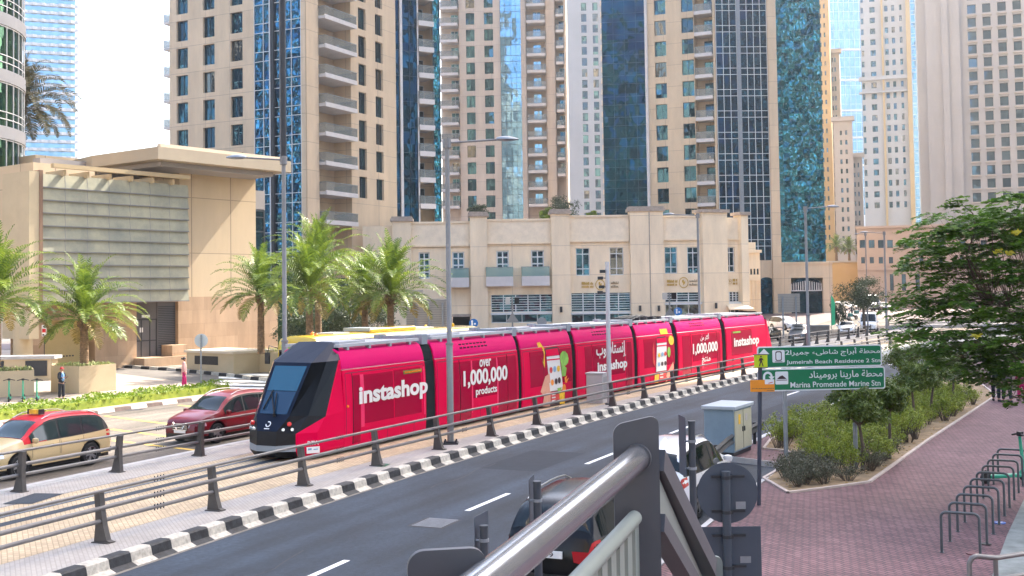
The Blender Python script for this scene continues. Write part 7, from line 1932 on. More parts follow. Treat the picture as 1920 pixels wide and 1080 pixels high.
# ------------------------------------------------------------------ steel stair rail close to the camera
M['brushed'] = mat('brushed_steel', (.33, .345, .38), .22, metal=.85, var=.05, scale=20)
M['stair_grey'] = mat('stair_plate_paint', (.072, .077, .09), .45, metal=.2, var=.06, scale=10)
M['bar_grey'] = mat('baluster_paint', (.2, .23, .215), .45, metal=.1, var=.04, scale=6)
a1 = D(1196, 858, 2.52); a0 = D(973, 1042, 1.62); dr = (a1 - a0).normalized(); a00 = a0 - dr * .75
HR_ = thing('stair_handrail', 'thick brushed steel handrail with end plates and flat balusters close to the viewer', 'handrail', (a1.x, a1.y, a1.z - .95))
org = HR_.location; lo = lambda p: Vector(p) - org
b = MB(); b.tube([lo(a00), lo(a1)], .0275, 24); b.build('handrail', M['brushed'], HR_, smooth=50)
b = MB(); b.tube([lo(a1 - dr * .012), lo(a1 + dr * .002)], .031, 24); b.build('weld_ring', M['stair_grey'], HR_, smooth=50)
def post_plate(c, h_top, w_, th, ang, parent, m, name='end_plate', skew=0.0, down=1.0):
    b = MB(); ol = rrect(-w_ / 2, w_ / 2, -down, h_top, .022, 6); ol = [(x, z + (skew * x if z > 0 else 0)) for x, z in ol]
    plate(b, ol, -th / 2, th / 2); return b.build(name, m, parent, loc=lo(c), rotz=ang)
pl = post_plate(a1 + dr * .012 + Vector((.0, 0, 0)), .083, .102, .014, R(-2), HR_, M['stair_grey'], skew=.22)
pl.location.x -= .006
m1 = D(1190, 971, 2.5); m0 = m1 - dr * 1.9; m1 = m1
b = MB(); b.tube([lo(m0), lo(m1)], .0165, 16); b.build('lower_rail', M['bar_grey'], HR_, smooth=50)
for k in range(14):
    p = m1 - dr * (.0 + .085 * k) + Vector((0.0, 0, 0)); b = MB(); Mx = Matrix.Translation(lo(p)) @ Matrix.Rotation(math.atan2(dr.y, dr.x), 4, 'Z')
    b.box(-.005, .005, -.022, .022, -.9, -.008, M=Mx) if False else b.box(-.024, .024, -.005, .005, -.9, -.004, M=Mx); b.build('baluster', M['bar_grey'], HR_)
pn0 = D(838, 1050, 1.5); post_plate(pn0 - Vector((0, 0, .03)), .045, .105, .012, R(10), HR_, M['stair_grey'], down=.9)
# descending flight
e0 = a1 + dr * .03 + Vector((.03, 0, -.01)); e1 = D(1328, 1064, 3.45)
SF2 = thing('stair_handrail', 'flat sided rail descending with the stair behind the end plate', 'handrail', (e1.x, e1.y, e1.z - .9))
org = SF2.location
dd_ = (e1 - e0); sd = dd_.cross(Vector((0, 0, 1))).normalized()
def bar(p0, p1, w_, h_, m, nm, parent):
    d = (p1 - p0).normalized(); s_ = d.cross(Vector((0, 0, 1))).normalized() * w_ / 2; u_ = s_.cross(d).normalized() * h_ / 2
    b = MB(); P = [lo(p) + q for p in (p0, p1) for q in (-s_ - u_, s_ - u_, s_ + u_, -s_ + u_)]; n = len(b.v); b.v += P
    for q in ((0, 1, 2, 3), (7, 6, 5, 4), (0, 4, 5, 1), (1, 5, 6, 2), (2, 6, 7, 3), (3, 7, 4, 0)): b.face(q)
    return b.build(nm, m, parent)
bar(e0, e1, .05, .05, M['stair_grey'], 'handrail', SF2)
bar(e0 + Vector((-.005, 0, -.075)), e1 + Vector((-.03, 0, -.075)), .03, .07, M['bar_grey'], 'infill', SF2)
bar(e0 + Vector((0, 0, -.14)), e1 + Vector((0, 0, -.14)), .045, .04, M['stair_grey'], 'lower_rail', SF2)
post_plate(e1 + Vector((.012, .02, 0)), .03, .07, .012, R(-2), SF2, M['bar_grey'], down=.9)
f0, f1 = e0 + Vector((-.02, .0, -.2)), e1 + Vector((-.16, 0, -.28))
bar(f0, f1, .03, .025, M['bar_grey'], 'bottom_rail', SF2)
for k in range(9):
    p = f0.lerp(f1, k / 8.5); b = MB(); p_ = lo(p); b.box(p_.x - .022, p_.x + .022, p_.y - .005, p_.y + .005, p_.z - .8, p_.z + .0); o = b.build('baluster', M['bar_grey'], SF2)
    b = MB(); b.lathe((p_.x, p_.y, p_.z), [(.012, 0), (.016, .012), (.008, .022)], 8); b.build('cap_bolt', M['galv'], o)
# bent pipe rail, bottom right
r0, r1, r2 = G(1820, 1240, .15), G(1880, 1220, .15), G(1960, 1190, .15)
Y0 = 12.6; A_1, A_2, A_3, A_4 = D(1822, 1043, Y0), D(1868, 1046, Y0 + .15), D(1925, 1037, Y0 + .6), D(2010, 1022, Y0 + 1.2)
t = thing('pipe_rail', 'bent grey pipe rail by the bike hoops at the footway edge', 'railing', (A_1.x, A_1.y, .15)); org = t.location
b = MB(); b.tube([lo(Vector((A_1.x - .03, A_1.y, .15))), lo(A_1 + Vector((-.03, 0, -.08))), lo(A_1 + Vector((0, 0, -.02))), lo(A_1 + Vector((.05, 0, 0))), lo(A_2), lo(A_3), lo(A_4)], .029, 12); b.build('top_rail', M['rail_grey'], t, smooth=50)
b = MB(); q = Vector((0, 0, -.24)); b.tube([lo(A_1 + q + Vector((-.03, 0, 0))), lo(A_2 + q), lo(A_3 + q), lo(A_4 + q)], .024, 10); b.build('middle_rail', M['rail_grey'], t, smooth=50)
b = MB(); b.tube([lo(A_2 + Vector((.0, .02, 0))), lo(Vector((A_2.x, A_2.y + .02, .15)))], .027, 10); b.build('post', M['rail_grey'], t, smooth=50)
# ------------------------------------------------------------------ vegetation
def leaf_mat(name, col, col2, trans=0.35, rough=0.5, scale=1.5):
    m = bpy.data.materials.new(name); m.use_nodes = True; t = m.node_tree; b = t.nodes['Principled BSDF']; out = t.nodes['Material Output']
    b.inputs['Roughness'].default_value = rough; b.inputs['Specular IOR Level'].default_value = .4
    g = t.nodes.new('ShaderNodeNewGeometry'); n = t.nodes.new('ShaderNodeTexNoise'); n.inputs['Scale'].default_value = scale; n.inputs['Detail'].default_value = 3
    tc = t.nodes.new('ShaderNodeTexCoord'); t.links.new(tc.outputs['Object'], n.inputs['Vector'])
    ad = t.nodes.new('ShaderNodeMath'); ad.operation = 'ADD'; s = t.nodes.new('ShaderNodeMath'); s.operation = 'MULTIPLY'; s.inputs[1].default_value = .5
    t.links.new(g.outputs['Random Per Island'], s.inputs[0]); t.links.new(s.outputs[0], ad.inputs[0]); 
    s2 = t.nodes.new('ShaderNodeMath'); s2.operation = 'MULTIPLY_ADD'; s2.inputs[1].default_value = 1.2; s2.inputs[2].default_value = -.35; t.links.new(n.outputs['Fac'], s2.inputs[0]); t.links.new(s2.outputs[0], ad.inputs[1])
    mx = t.nodes.new('ShaderNodeMix'); mx.data_type = 'RGBA'; mx.inputs[6].default_value = (*col, 1); mx.inputs[7].default_value = (*col2, 1); mx.clamp_factor = True
    t.links.new(ad.outputs[0], mx.inputs[0]); t.links.new(mx.outputs[2], b.inputs['Base Color'])
    tr = t.nodes.new('ShaderNodeBsdfTranslucent'); t.links.new(mx.outputs[2], tr.inputs['Color'])
    ms = t.nodes.new('ShaderNodeMixShader'); ms.inputs[0].default_value = trans; t.links.new(b.outputs[0], ms.inputs[1]); t.links.new(tr.outputs[0], ms.inputs[2]); t.links.new(ms.outputs[0], out.inputs[0])
    return m
M['palm'] = leaf_mat('palm_leaf', (.04, .095, .018), (.24, .31, .03), .35, .45, .8)
M['palm_dark'] = leaf_mat('palm_leaf_dark', (.06, .07, .02), (.2, .15, .05), .25, .5, .8)
M['palm_dry'] = leaf_mat('dry_palm_leaf', (.16, .12, .03), (.34, .25, .06), .3, .6, .8)
M['fern'] = leaf_mat('feather_leaf', (.018, .06, .012), (.15, .29, .03), .4, .5, .9)
M['ficus'] = leaf_mat('ficus_leaf', (.03, .07, .012), (.17, .23, .035), .25, .35, 2.5)
M['shrub'] = leaf_mat('shrub_leaf', (.085, .15, .013), (.38, .42, .05), .3, .4, 2.0)
M['shrub_grey'] = leaf_mat('grey_shrub_leaf', (.05, .065, .035), (.16, .15, .10), .2, .5, 2.5)
M['hedge'] = leaf_mat('hedge_leaf', (.07, .15, .01), (.30, .38, .035), .3, .45, 1.8)
M['tree_far'] = leaf_mat('far_tree_leaf', (.03, .05, .025), (.09, .12, .05), .2, .5, .6)
M['trunk_palm'] = mat('palm_trunk', (.23, .15, .085), .9, var=.5, scale=5, bump=1.0, bscale=9)
M['bark'] = mat('bark', (.10, .075, .055), .9, var=.4, scale=6, bump=.6, bscale=20)
def frond(b, base, az, el, ln, rr, droop=1.0, lw=.035, n=30, wide=.5, m=0):
    """arching palm frond with leaflets"""
    p = Vector(base); d = Vector((math.cos(az) * math.cos(el), math.sin(az) * math.cos(el), math.sin(el))); side0 = Vector((-math.sin(az), math.cos(az), 0))
    pts = [p.copy()]; ds = [d.copy()]; st = ln / n
    for k in range(n):
        f = k / n
        d = (d + Vector((0, 0, -droop * (.022 + .075 * f)))).normalized(); p = p + d * st; pts.append(p.copy()); ds.append(d.copy())
    # midrib
    w_ = .03
    A = [q + side0 * w_ * (1 - .8 * i / n) for i, q in enumerate(pts)]; B = [q - side0 * w_ * (1 - .8 * i / n) for i, q in enumerate(pts)]
    b.ribbon(A, B, m)
    for k in range(3, n + 1):
        f = k / n; ll = wide * (math.sin(math.pi * min(1, .12 + f * .86)) ** .7) * rr.uniform(.85, 1.1); dd = ds[k]
        up = side0.cross(dd).normalized()
        if up.z < 0: up = -up
        for sg in (-1, 1):
            out = (side0 * sg * .78 + dd * rr.uniform(.5, .75) + up * rr.uniform(.1, .4)).normalized()
            tip = pts[k] + out * ll + Vector((0, 0, -ll * rr.uniform(.08, .3)))
            wv = (dd - out * dd.dot(out)).normalized() * lw * .5
            mid = pts[k] + out * ll * .5 + Vector((0, 0, .0))
            i0 = len(b.v); b.v += [pts[k] + wv * .6, pts[k] - wv * .6, mid - wv, mid + wv, tip]
            b.face((i0, i0 + 1, i0 + 2, i0 + 3), m); b.face((i0 + 3, i0 + 2, i0 + 4), m)
def palm_crown(seed, ln=3.6, nf=46, rr0=.22, lw=.075, wide=.62, droop=1.0):
    rr = random.Random(seed); b = MB()
    for k in range(nf):
        az = k * 2.39996 + rr.uniform(-.2, .2); f = k / nf
        el = R(88 - 92 * f ** 1.15 + rr.uniform(-8, 8)); L = ln * rr.uniform(.85, 1.08) * (.72 + .36 * math.sin(math.pi * min(1, f * .9 + .1)))
        frond(b, (rr0 * math.cos(az) * f, rr0 * math.sin(az) * f, .25 - .35 * f), az, el, L, rr, droop * (1.25 - .35 * f), lw, 26, wide, 1 if k > nf - 8 and k % 2 else 0)
    return b
def palm_trunk(h, r0=.24, r1=.19, seed=1):
    rr = random.Random(seed); b = MB(); prof = []
    nst = int(h / .11)
    for k in range(nst + 1):
        z = h * k / nst; r = r0 + (r1 - r0) * k / nst
        prof += [(r * 1.12, z), (r * .92, z + .085)]
    prof = [(r, min(z, h)) for r, z in prof]; b.lathe((0, 0, 0), prof, 14)
    # cut leaf bases under the crown
    for k in range(46):
        a = k * 2.4; z = h - .55 + .6 * k / 46; r = r1 * 1.05
        p = Vector((r * math.cos(a), r * math.sin(a), z)); o = Vector((math.cos(a), math.sin(a), 1.0)).normalized() * .26
        b.tube([p, p + o], [.055, .02], 5)
    return b
crowns = [palm_crown(11, nf=62).mesh('crown', [M['palm'], M['palm_dry']]), palm_crown(23, nf=66).mesh('crown', [M['palm'], M['palm_dry']]), palm_crown(37, nf=58).mesh('crown', [M['palm'], M['palm_dry']])]
trunks = {}
def palm(label, base, h, k, rot, sc=1.0, group='date palms along the plaza', tr=1.0, crown=None, ts=1.0):
    t = thing('palm_tree', label, 'palm', base, rot, group)
    key = round(h, 1)
    if key not in trunks: trunks[key] = palm_trunk(h, seed=k).mesh('trunk', M['trunk_palm'], smooth=60)
    o = link('trunk', trunks[key], t); o.scale = (tr, tr, 1)
    c_ = link('crown', crown or crowns[k % 3], t, (0, 0, h)); c_.scale = (sc,) * 3
    return t
p = G(158, 708, .15); p1 = Vector((D(158, 690, 61.3).x, 61.3, 1.25)); PLN = p1
palm('date palm rising from the large beige planter behind the standing guard', p1, D(158, 610, 61.3).z - 1.25 + .35, 0, .4, .98)
p2 = D(-8, 600, 60); palm('date palm at the picture edge over the low planter with scooters', Vector((p2.x, 60, 1.25)), 3.9, 1, 1.3, 1.15)
q = D(489, 560, 72); palm('date palm standing in the box planter left of the lamp post', Vector((q.x, 72, 1.5)), D(489, 560, 72).z - 1.3, 2, 2.2, .98)
q = D(580, 560, 66); palm('date palm behind the yellow bus, right of the lamp post', Vector((q.x, 66, .15)), D(580, 552, 66).z, 1, .2, 1.05)
q = D(596, 500, 78); palm('tallest date palm, its pale crown against the balconies', Vector((q.x, 78, .15)), D(600, 505, 78).z, 0, 2.9, 1.1)
q = D(684, 560, 72); palm('date palm with the middle crown of the cluster behind the bus', Vector((q.x, 72, .15)), D(684, 560, 72).z, 2, 3.4, .95)
q = D(732, 560, 68); palm('date palm next to the stepped grey sign back', Vector((q.x, 68, .15)), D(732, 560, 68).z, 1, 4.0, 1.08)
# palm peeping round the green tower: dry brownish crown
dc = palm_crown(51, ln=3.6, nf=60, lw=.08, droop=1.4).mesh('crown', [M['palm_dark'], M['palm_dark']])
q = D(42, 195, 93); palm('tall brownish palm crown half hidden by the curved green tower', Vector((q.x, 93, .15)), D(42, 205, 93).z, 0, .7, 1.5, None, 1.0, dc)
for px, py, lab in ((1568, 463, 'left hand distant palm on the yellow terrace'), (1592, 467, 'right hand distant palm on the yellow terrace')):
    q = D(px, py, 207); zb_ = D(px, 490, 207).z; palm(['distant palm on the yellow terrace, nearer the rippling glass', 'distant palm on the yellow terrace, above the round tree'][px > 1580], Vector((q.x, 207, zb_)), q.z - zb_, 0, px * .1, .72, 'distant palms on the terrace', 1.0)
# dense leaf clumps: many small leaves through a volume
def leaf_blob(b, c, rad, n, ls, rr, flat=1.0, shell=.55, m=0):
    c = Vector(c)
    for k in range(n):
        u = rr.gauss(0, 1), rr.gauss(0, 1), rr.gauss(0, 1); d = Vector(u).normalized(); r = shell + (1 - shell) * rr.random()
        p = c + Vector((d.x * rad[0], d.y * rad[1], d.z * rad[2])) * r
        nn = (d * .7 + Vector((rr.uniform(-1, 1), rr.uniform(-1, 1), rr.uniform(-.3, 1)))).normalized(); e1 = nn.orthogonal().normalized()
        a = rr.uniform(0, 6.28); e1 = (e1 * math.cos(a) + nn.cross(e1) * math.sin(a)).normalized(); e2 = nn.cross(e1)
        s = ls * rr.uniform(.65, 1.3)
        i0 = len(b.v); b.v += [p - e1 * s * .5, p + e2 * s * .22 - e1 * s * .05 + nn * s * .06, p + e1 * s * .55, p - e2 * s * .22 - e1 * s * .05 + nn * s * .06]
        b.face((i0, i0 + 1, i0 + 2, i0 + 3), m)
def clumpy(b, c, rad, nclump, nleaf, ls, rr, cr=.38):
    c = Vector(c)
    for k in range(nclump):
        d = Vector((rr.gauss(0, 1), rr.gauss(0, 1), rr.gauss(0, 1))).normalized(); f = rr.uniform(.35, .9)
        q = c + Vector((d.x * rad[0], d.y * rad[1], d.z * rad[2])) * f; s = cr * rr.uniform(.7, 1.25)
        leaf_blob(b, q, (rad[0] * s, rad[1] * s, rad[2] * s * .85), nleaf, ls, rr, shell=.3)
def small_tree(label, base, h_tr, rad, m, seed, group=None, cat='tree', ncl=26, nl=95, ls=.1, r0=.05, name='tree', cr=.4):
    rr = random.Random(seed); t = thing(name, label, cat, base, 0, group)
    b = MB(); top = Vector((rr.uniform(-.1, .1), rr.uniform(-.1, .1), h_tr)); b.tube([(0, 0, -.05), (rr.uniform(-.04, .04), rr.uniform(-.04, .04), h_tr * .5), top], [r0 * 1.2, r0, r0 * .8], 8)
    for k in range(7):
        a = k * 2.4; e = top + Vector((math.cos(a) * rad[0] * .6, math.sin(a) * rad[1] * .6, rad[2] * rr.uniform(.3, 1.1))); b.tube([top - Vector((0, 0, .05)), (top + e) / 2 + Vector((0, 0, .05)), e], [r0 * .6, r0 * .4, r0 * .15], 6)
    b.build('trunk', M['bark'], t, smooth=60)
    b = MB(); clumpy(b, (0, 0, h_tr + rad[2] * .7), rad, ncl, nl, ls, rr, cr); b.build('crown', m, t)
    return t
tl = ['clipped small tree nearest the sign post, leaves dark below', 'clipped small tree by the path edge with two thin stems', 'clipped small tree in the middle of the bed row', 'clipped small tree with an orange brown stem toward the bright end', 'clipped small tree at the bright far end of the planting bed', 'clipped small tree just behind the green sign, by the road', 'clipped tree farthest along the road edge of the bed']
for k, (px, py, r, hh) in enumerate(((1618, 883, .74, 1.3), (1668, 861, .7, 1.45), (1716, 800, .85, 1.3), (1747, 786, .8, 1.35), (1787, 768, .9, 1.4), (1590, 800, .95, .95), (1700, 735, 1.1, 1.0))):
    small_tree(tl[k], G(px, py, .16), hh, (r, r, r * .82), M['ficus'], 100 + k, 'clipped small trees in the planting bed', ls=.12, ncl=42, nl=120, cr=.34)
# shrubs in the bed
def shrub_mesh(seed, m, h=.55, r=.5, ls=.07, nst=16):
    rr = random.Random(seed); b = MB(); s = MB()
    for k in range(nst):
        a = rr.uniform(0, 6.28); q = rr.uniform(.1, 1) * r; top = Vector((math.cos(a) * q, math.sin(a) * q, h * rr.uniform(.6, 1.15)))
        s.tube([(top.x * .25, top.y * .25, 0), top * .6, top], [.014, .01, .005], 5)
        leaf_blob(b, top, (.17, .17, .16), 34, ls, rr, shell=.15); leaf_blob(b, top * .72, (.15, .15, .15), 16, ls, rr, shell=.2)
    return b.mesh('foliage', m), s.mesh('stem', M['bark'])
shr = [shrub_mesh(1, M['shrub']), shrub_mesh(2, M['shrub'], .7, .55), shrub_mesh(3, M['shrub_grey'], .4, .5, .06), shrub_mesh(4, M['shrub_grey'], .45, .55, .06)]
rr = random.Random(77); cnt = 0
def inside(p, poly):
    c = False; n = len(poly)
    for i in range(n):
        a, b_ = poly[i], poly[(i + 1) % n]
        if (a.y > p.y) != (b_.y > p.y) and p.x < (b_.x - a.x) * (p.y - a.y) / (b_.y - a.y) + a.x: c = not c
    return c
def edge_dist(p, poly):
    best = 9
    for i in range(len(poly)):
        a, b_ = poly[i], poly[(i + 1) % len(poly)]; d = b_ - a; f = max(0, min(1, (p - a).dot(d) / d.length_squared)); best = min(best, (p - a - d * f).length)
    return best
placed = []
tries = 0
while len(placed) < 170 and tries < 4000:
    tries += 1
    y = 27 + 24 * rr.random() ** 1.5; x = rr.uniform(5, 23); p = Vector((x, y, .15))
    BD2 = [Vector((q.x, q.y, .15)) for q in BED]
    if not inside(p, BD2) or edge_dist(p, BD2) < .36 or any((p - q).length < .4 for q in placed): continue
    pxx = proj(p)[0]
    placed.append(p)
    near_front = y < 30.5
    k = rr.choice((2, 3)) if near_front else rr.choice((0, 1, 0, 1, 2))
    t = thing('shrub', 'low grey green shrub at the front tip of the planting bed' if near_front else 'low leafy shrub under the clipped trees of the planting bed', 'shrub', p, rr.uniform(0, 6), 'grey green shrubs at the front of the bed' if near_front else 'leafy shrubs of the planting bed')
    s = rr.uniform(.8, 1.15); t.scale = (s, s, s * rr.uniform(.9, 1.2)); link('foliage', shr[k][0], t); link('stem', shr[k][1], t)
# fallen leaves and dry litter over the soil
b = MB()
for k in range(2600):
    y = 27 + 25 * rr.random(); x = rr.uniform(5, 24); p = Vector((x, y, .15))
    if not inside(p, BD2): continue
    a = rr.uniform(0, 6.28); s = rr.uniform(.03, .07); b.poly([(x + s * math.cos(a + q), y + s * .6 * math.sin(a + q), .172 + .02 * math.sin(q + a)) for q in (0, 1.57, 3.14, 4.71)])
setting(b.build('leaf_litter', leaf_mat('dry_leaf', (.16, .1, .04), (.4, .27, .1), .1, .8, 3)), 'stuff')
# clipped hedge on the plaza
rr = random.Random(5); b = MB(); inner = MB()
SH = rng(8.5, 34.6, .32)
for s in SH:
    for q in range(70):
        o = 23.35 + 1.7 * rr.random(); ss_ = s + rr.uniform(-.2, .2); p = kerb(ss_, o, 0); hgt = .46 + .08 * math.sin(ss_ * 1.7) + .08 * math.sin(ss_ * 4.1 + o)
        edge = min(o - 23.35, 25.05 - o); top = hgt * (1 - .35 * max(0, .35 - edge) / .35); z = .15 + top * (1 - rr.random() ** 3 * .8)
        leaf_blob(b, (p.x, p.y, z), (.06, .06, .05), 1, .17, rr)
A = [kerb(s, 23.35, .15) for s in SH]; B = [kerb(s, 23.45, .48) for s in SH]; C = [kerb(s, 24.9, .48) for s in SH]; Dd = [kerb(s, 24.95, .15) for s in SH]
HG = thing('hedge', 'bright yellow green clipped hedge along the kerb behind the taxi road', 'hedge', kerb(20, 24.3, .15)); off_ = HG.location
b.build('foliage', M['hedge'], HG, loc=-off_)
inner.ribbon(A, B); inner.ribbon(B, C); inner.ribbon(C, Dd); inner.poly([A[-1], B[-1], C[-1], Dd[-1]]); inner.build('inner_growth', M['shrub'], HG, loc=-off_)
# hedge mass behind the palms under tower A
for k, (px, py, Y, r) in enumerate(((560, 620, 82, 1.7), (610, 600, 84, 2.2), (655, 595, 84, 2.2), (700, 600, 82, 1.6), (640, 560, 90, 2.4))):
    q = D(px, py, Y); small_tree(['dark leafy bush behind the bus, nearest the lamp post', 'dark leafy bush under the pale tall palm', 'dark leafy bush between the palm trunks behind the bus', 'light leafy bush left of the stepped sign back', 'dark leafy tree filling the gap below the corner balconies'][k], Vector((q.x, Y, .1)), max(.3, q.z - r * .7), (r * 1.1, r, r), M['tree_far'], 200 + k, 'bushes behind the yellow bus', 'bush', 20, 130, .2, .06)
# roof garden plants on the podium
for k, (px, py, Y, r, lab) in enumerate(((1052, 392, 156, 2.6, 'round green tree on the podium roof terrace, right of the louvres'), (897, 398, 160, 1.5, 'small grey green tree on the podium roof above the second pilaster'), (1108, 405, 155, .9, 'low shrub on the podium roof between tree and navy glass'), (1026, 404, 153, 1.0, 'bright low bush at the foot of the roof terrace tree'))):
    q = D(px, py, Y); small_tree(lab, Vector((q.x, Y, q.z - r * .7 - .5)), .6, (r, r, r * .95), M['tree_far'] if k < 2 else M['hedge'], 300 + k, None, 'tree' if k < 2 else 'shrub', 22, 120, .28, .08)
# round tree far off on the right
q = D(1618, 530, 122); small_tree('round dark tree spreading over the far parked cars', Vector((q.x, 122, 0)), 3.2, (3.2, 3.0, 2.0), M['tree_far'], 400, None, 'tree', 34, 170, .2, .16)
q = D(1570, 548, 130); small_tree('narrow dark shrub at the corner of the arched entrance', Vector((q.x, 130, 0)), 1.0, (.9, .9, 2.0), M['tree_far'], 401, None, 'tree', 16, 120, .2, .08)
# the big feathery tree on the right
rr = random.Random(8); base = Vector((13.4, 26.2, .15)); TRE = thing('feathery_tree', 'large dark feathery leaved tree leaning in at the right over the footway', 'tree', base)
ctr = Vector((12.35, 25.6, 5.2)) - base
b = MB(); trunk_top = Vector((-.2, -.1, 2.6)); b.tube([(0, 0, -.1), (.05, 0, 1.3), trunk_top], [.2, .16, .13], 12)
sprays = MB(); tips = []
def compound(bm, p, d, ln, rr):
    """a feathery leaf: rachis with paired pinnae carrying fine leaflets as narrow strips"""
    side = d.cross(Vector((0, 0, 1))).normalized(); n = 9
    for k in range(1, n + 1):
        f = k / n; q = p + d * ln * f + Vector((0, 0, -ln * .22 * f * f)); pl_ = ln * .34 * math.sin(math.pi * min(1, .15 + .8 * f))
        for sg in (-1, 1):
            o = (side * sg * .9 + d * .45 + Vector((0, 0, rr.uniform(-.25, .12)))).normalized(); w_ = d * .012 + Vector((0, 0, .006)); wd = ln * .075
            e = q + o * pl_; mid = q + o * pl_ * .5; wv = (d - o * d.dot(o)).normalized() * wd
            ta = rr.uniform(-.8, .8); wv = wv * math.cos(ta) + o.cross(wv.normalized()) * wd * math.sin(ta)
            i0 = len(bm.v); bm.v += [q, mid - wv, e, mid + wv]; bm.face((i0, i0 + 1, i0 + 2, i0 + 3))
nodes = []
for k in range(15):
    a = rr.uniform(0, 6.28) if k > 8 else math.pi + rr.uniform(-1.0, 1.0); up = rr.uniform(.15, 1.1)
    p0 = trunk_top + Vector((0, 0, rr.uniform(-.5, .1))); d = Vector((math.cos(a), math.sin(a) * .8, up)).normalized(); pts = [p0]; ln = rr.uniform(1.8, 3.0)
    for s_ in range(5): d = (d + Vector((rr.uniform(-.25, .25), rr.uniform(-.25, .25), rr.uniform(-.2, .12)))).normalized(); pts.append(pts[-1] + d * ln / 5)
    b.tube(pts, [.06, .04, .03, .02, .014, .008], 6)
    for q in pts[2:]:
        for s2 in range(3):
            a2 = rr.uniform(0, 6.28); d2 = (Vector((math.cos(a2), math.sin(a2), rr.uniform(-.15, .5)))).normalized(); e = q + d2 * rr.uniform(.35, .95); b.tube([q, (q + e) / 2 + Vector((0, 0, .05)), e], [.009, .007, .004], 4); nodes.append(e); nodes.append((q + e) / 2)
# long whip at the top
def goal(px, py, Y=25.6): return D(px, py, Y) - base
pts = [goal(1812, 480), goal(1830, 430), goal(1824, 400), goal(1805, 385)]; b.tube([goal(1840, 560)] + pts, [.03, .022, .018, .014, .008], 6)
nodes_extra = [(pts[-1], 5), (pts[-2], 2)]
for q, n_ in nodes_extra:
    for k in range(n_ * 3): a = rr.uniform(2.4, 4.6); compound(sprays, q + Vector((rr.uniform(-.1, .1), rr.uniform(-.1, .1), rr.uniform(-.05, .2))), Vector((math.cos(a), math.sin(a) * .7, rr.uniform(-.05, .25))).normalized(), rr.uniform(.3, .5), rr)
for k in range(5): a = rr.uniform(-.8, .8); compound(sprays, goal(1835, 402), Vector((math.cos(a), math.sin(a), .05)).normalized(), .4, rr)
# targets filling the silhouette seen in the photo, in layers at several depths
lay = []
outline = [(1715, 440, 1910), (1745, 415, 1940), (1720, 465, 1990), (1700, 500, 1990), (1735, 530, 1990), (1690, 560, 1990), (1700, 590, 1990), (1680, 625, 1990), (1725, 650, 1990), (1775, 680, 1960), (1815, 705, 1930), (1860, 400, 2010), (1850, 430, 2010), (1880, 378, 2010)]
for x0, y0, x1 in outline:
    x = x0
    while x < x1:
        Y = rr.uniform(24.2, 27.6); yy = y0 + rr.uniform(-12, 14) + max(0, 8 - (x - x0)) * .5
        lay.append((D(x, yy, Y) - base, 1.0 if x - x0 < 40 else 0)); x += rr.uniform(9, 15)
for q, tipf in lay:
    for k in range(rr.randint(5, 8)):
        a = math.pi + rr.uniform(-1.5, 1.5) if rr.random() < .75 else rr.uniform(0, 6.28)
        compound(sprays, q + Vector((rr.uniform(-.18, .18), rr.uniform(-.3, .3), rr.uniform(-.1, .1))), Vector((math.cos(a), math.sin(a), rr.uniform(-.2, .22))).normalized(), rr.uniform(.34, .62), rr)
    c0 = min(nodes, key=lambda n_: (n_ - q).length); b.tube([c0, (c0 + q) / 2 + Vector((0, 0, .06)), q], [.008, .006, .003], 4)
for q in nodes:
    for k in range(1): a = rr.uniform(0, 6.28); compound(sprays, q, Vector((math.cos(a), math.sin(a), rr.uniform(-.2, .2))).normalized(), rr.uniform(.35, .6), rr)
b.build('trunk', M['bark'], TRE, smooth=60); sprays.build('crown', M['fern'], TRE)
# yellow seed leaves
yl_m = leaf_mat('yellow_leaf', (.3, .33, .02), (.6, .5, .04), .3)
for px, py in ((1873, 470), (1890, 474), (1905, 436), (1830, 630)): b = MB(); leaf_blob(b, D(px, py, 24.2) - base, (.14, .1, .06), 14, .12, rr, shell=.2); b.build('yellow_leaf_tuft', yl_m, TRE)

# ------------------------------------------------------------------ planters and vent boxes
def planter(label, q, h, rim=.12, fill=None, name='planter', cat='planter'):
    """q: ground corner points"""
    c0 = sum(q, Vector()) / len(q); t = thing(name, label, cat, c0)
    P = [p - c0 for p in q]; area = sum(P[i].x * P[(i + 1) % len(P)].y - P[(i + 1) % len(P)].x * P[i].y for i in range(len(P)))
    if area < 0: P.reverse()
    b = MB(); b.prism([(p.x, p.y) for p in P], 0, h, top=False); inn = [p * (1 - rim / p.length) for p in P]; n = len(P)
    for i in range(n): a, c2 = P[i], P[(i + 1) % n]; e, f = inn[i], inn[(i + 1) % n]; b.poly([(a.x, a.y, h), (c2.x, c2.y, h), (f.x, f.y, h), (e.x, e.y, h)]); b.poly([(e.x, e.y, h), (f.x, f.y, h), (f.x, f.y, h - .2), (e.x, e.y, h - .2)])
    o = b.build('box', M['render_beige'], t); bevel(o, .02)
    b = MB(); b.poly([(p.x, p.y, h - .1) for p in inn]); b.build('soil', M['soil'], t)
    if fill:
        rr = random.Random(fill); b = MB()
        for k in range(420):
            u_, v_ = rr.random(), rr.random(); p = (inn[0] * (1 - u_) + inn[1] * u_) * (1 - v_) + (inn[3] * (1 - u_) + inn[2] * u_) * v_; leaf_blob(b, (p.x, p.y, h - .02 + .12 * rr.random()), (.05, .05, .04), 1, .2, rr)
        b.build('ground_cover', leaf_mat('pale_ground_cover' + str(fill), (.2, .26, .06), (.5, .52, .25), .2), t)
    return t
gp = lambda px, py: G(px, py, .15)
a_, b_, c_ = gp(95, 735), gp(148, 738), gp(218, 731); d_ = a_ + (c_ - b_)
planter('large square beige planter holding a date palm, behind the standing guard', [a_, b_, c_, d_], 1.45, fill=3)
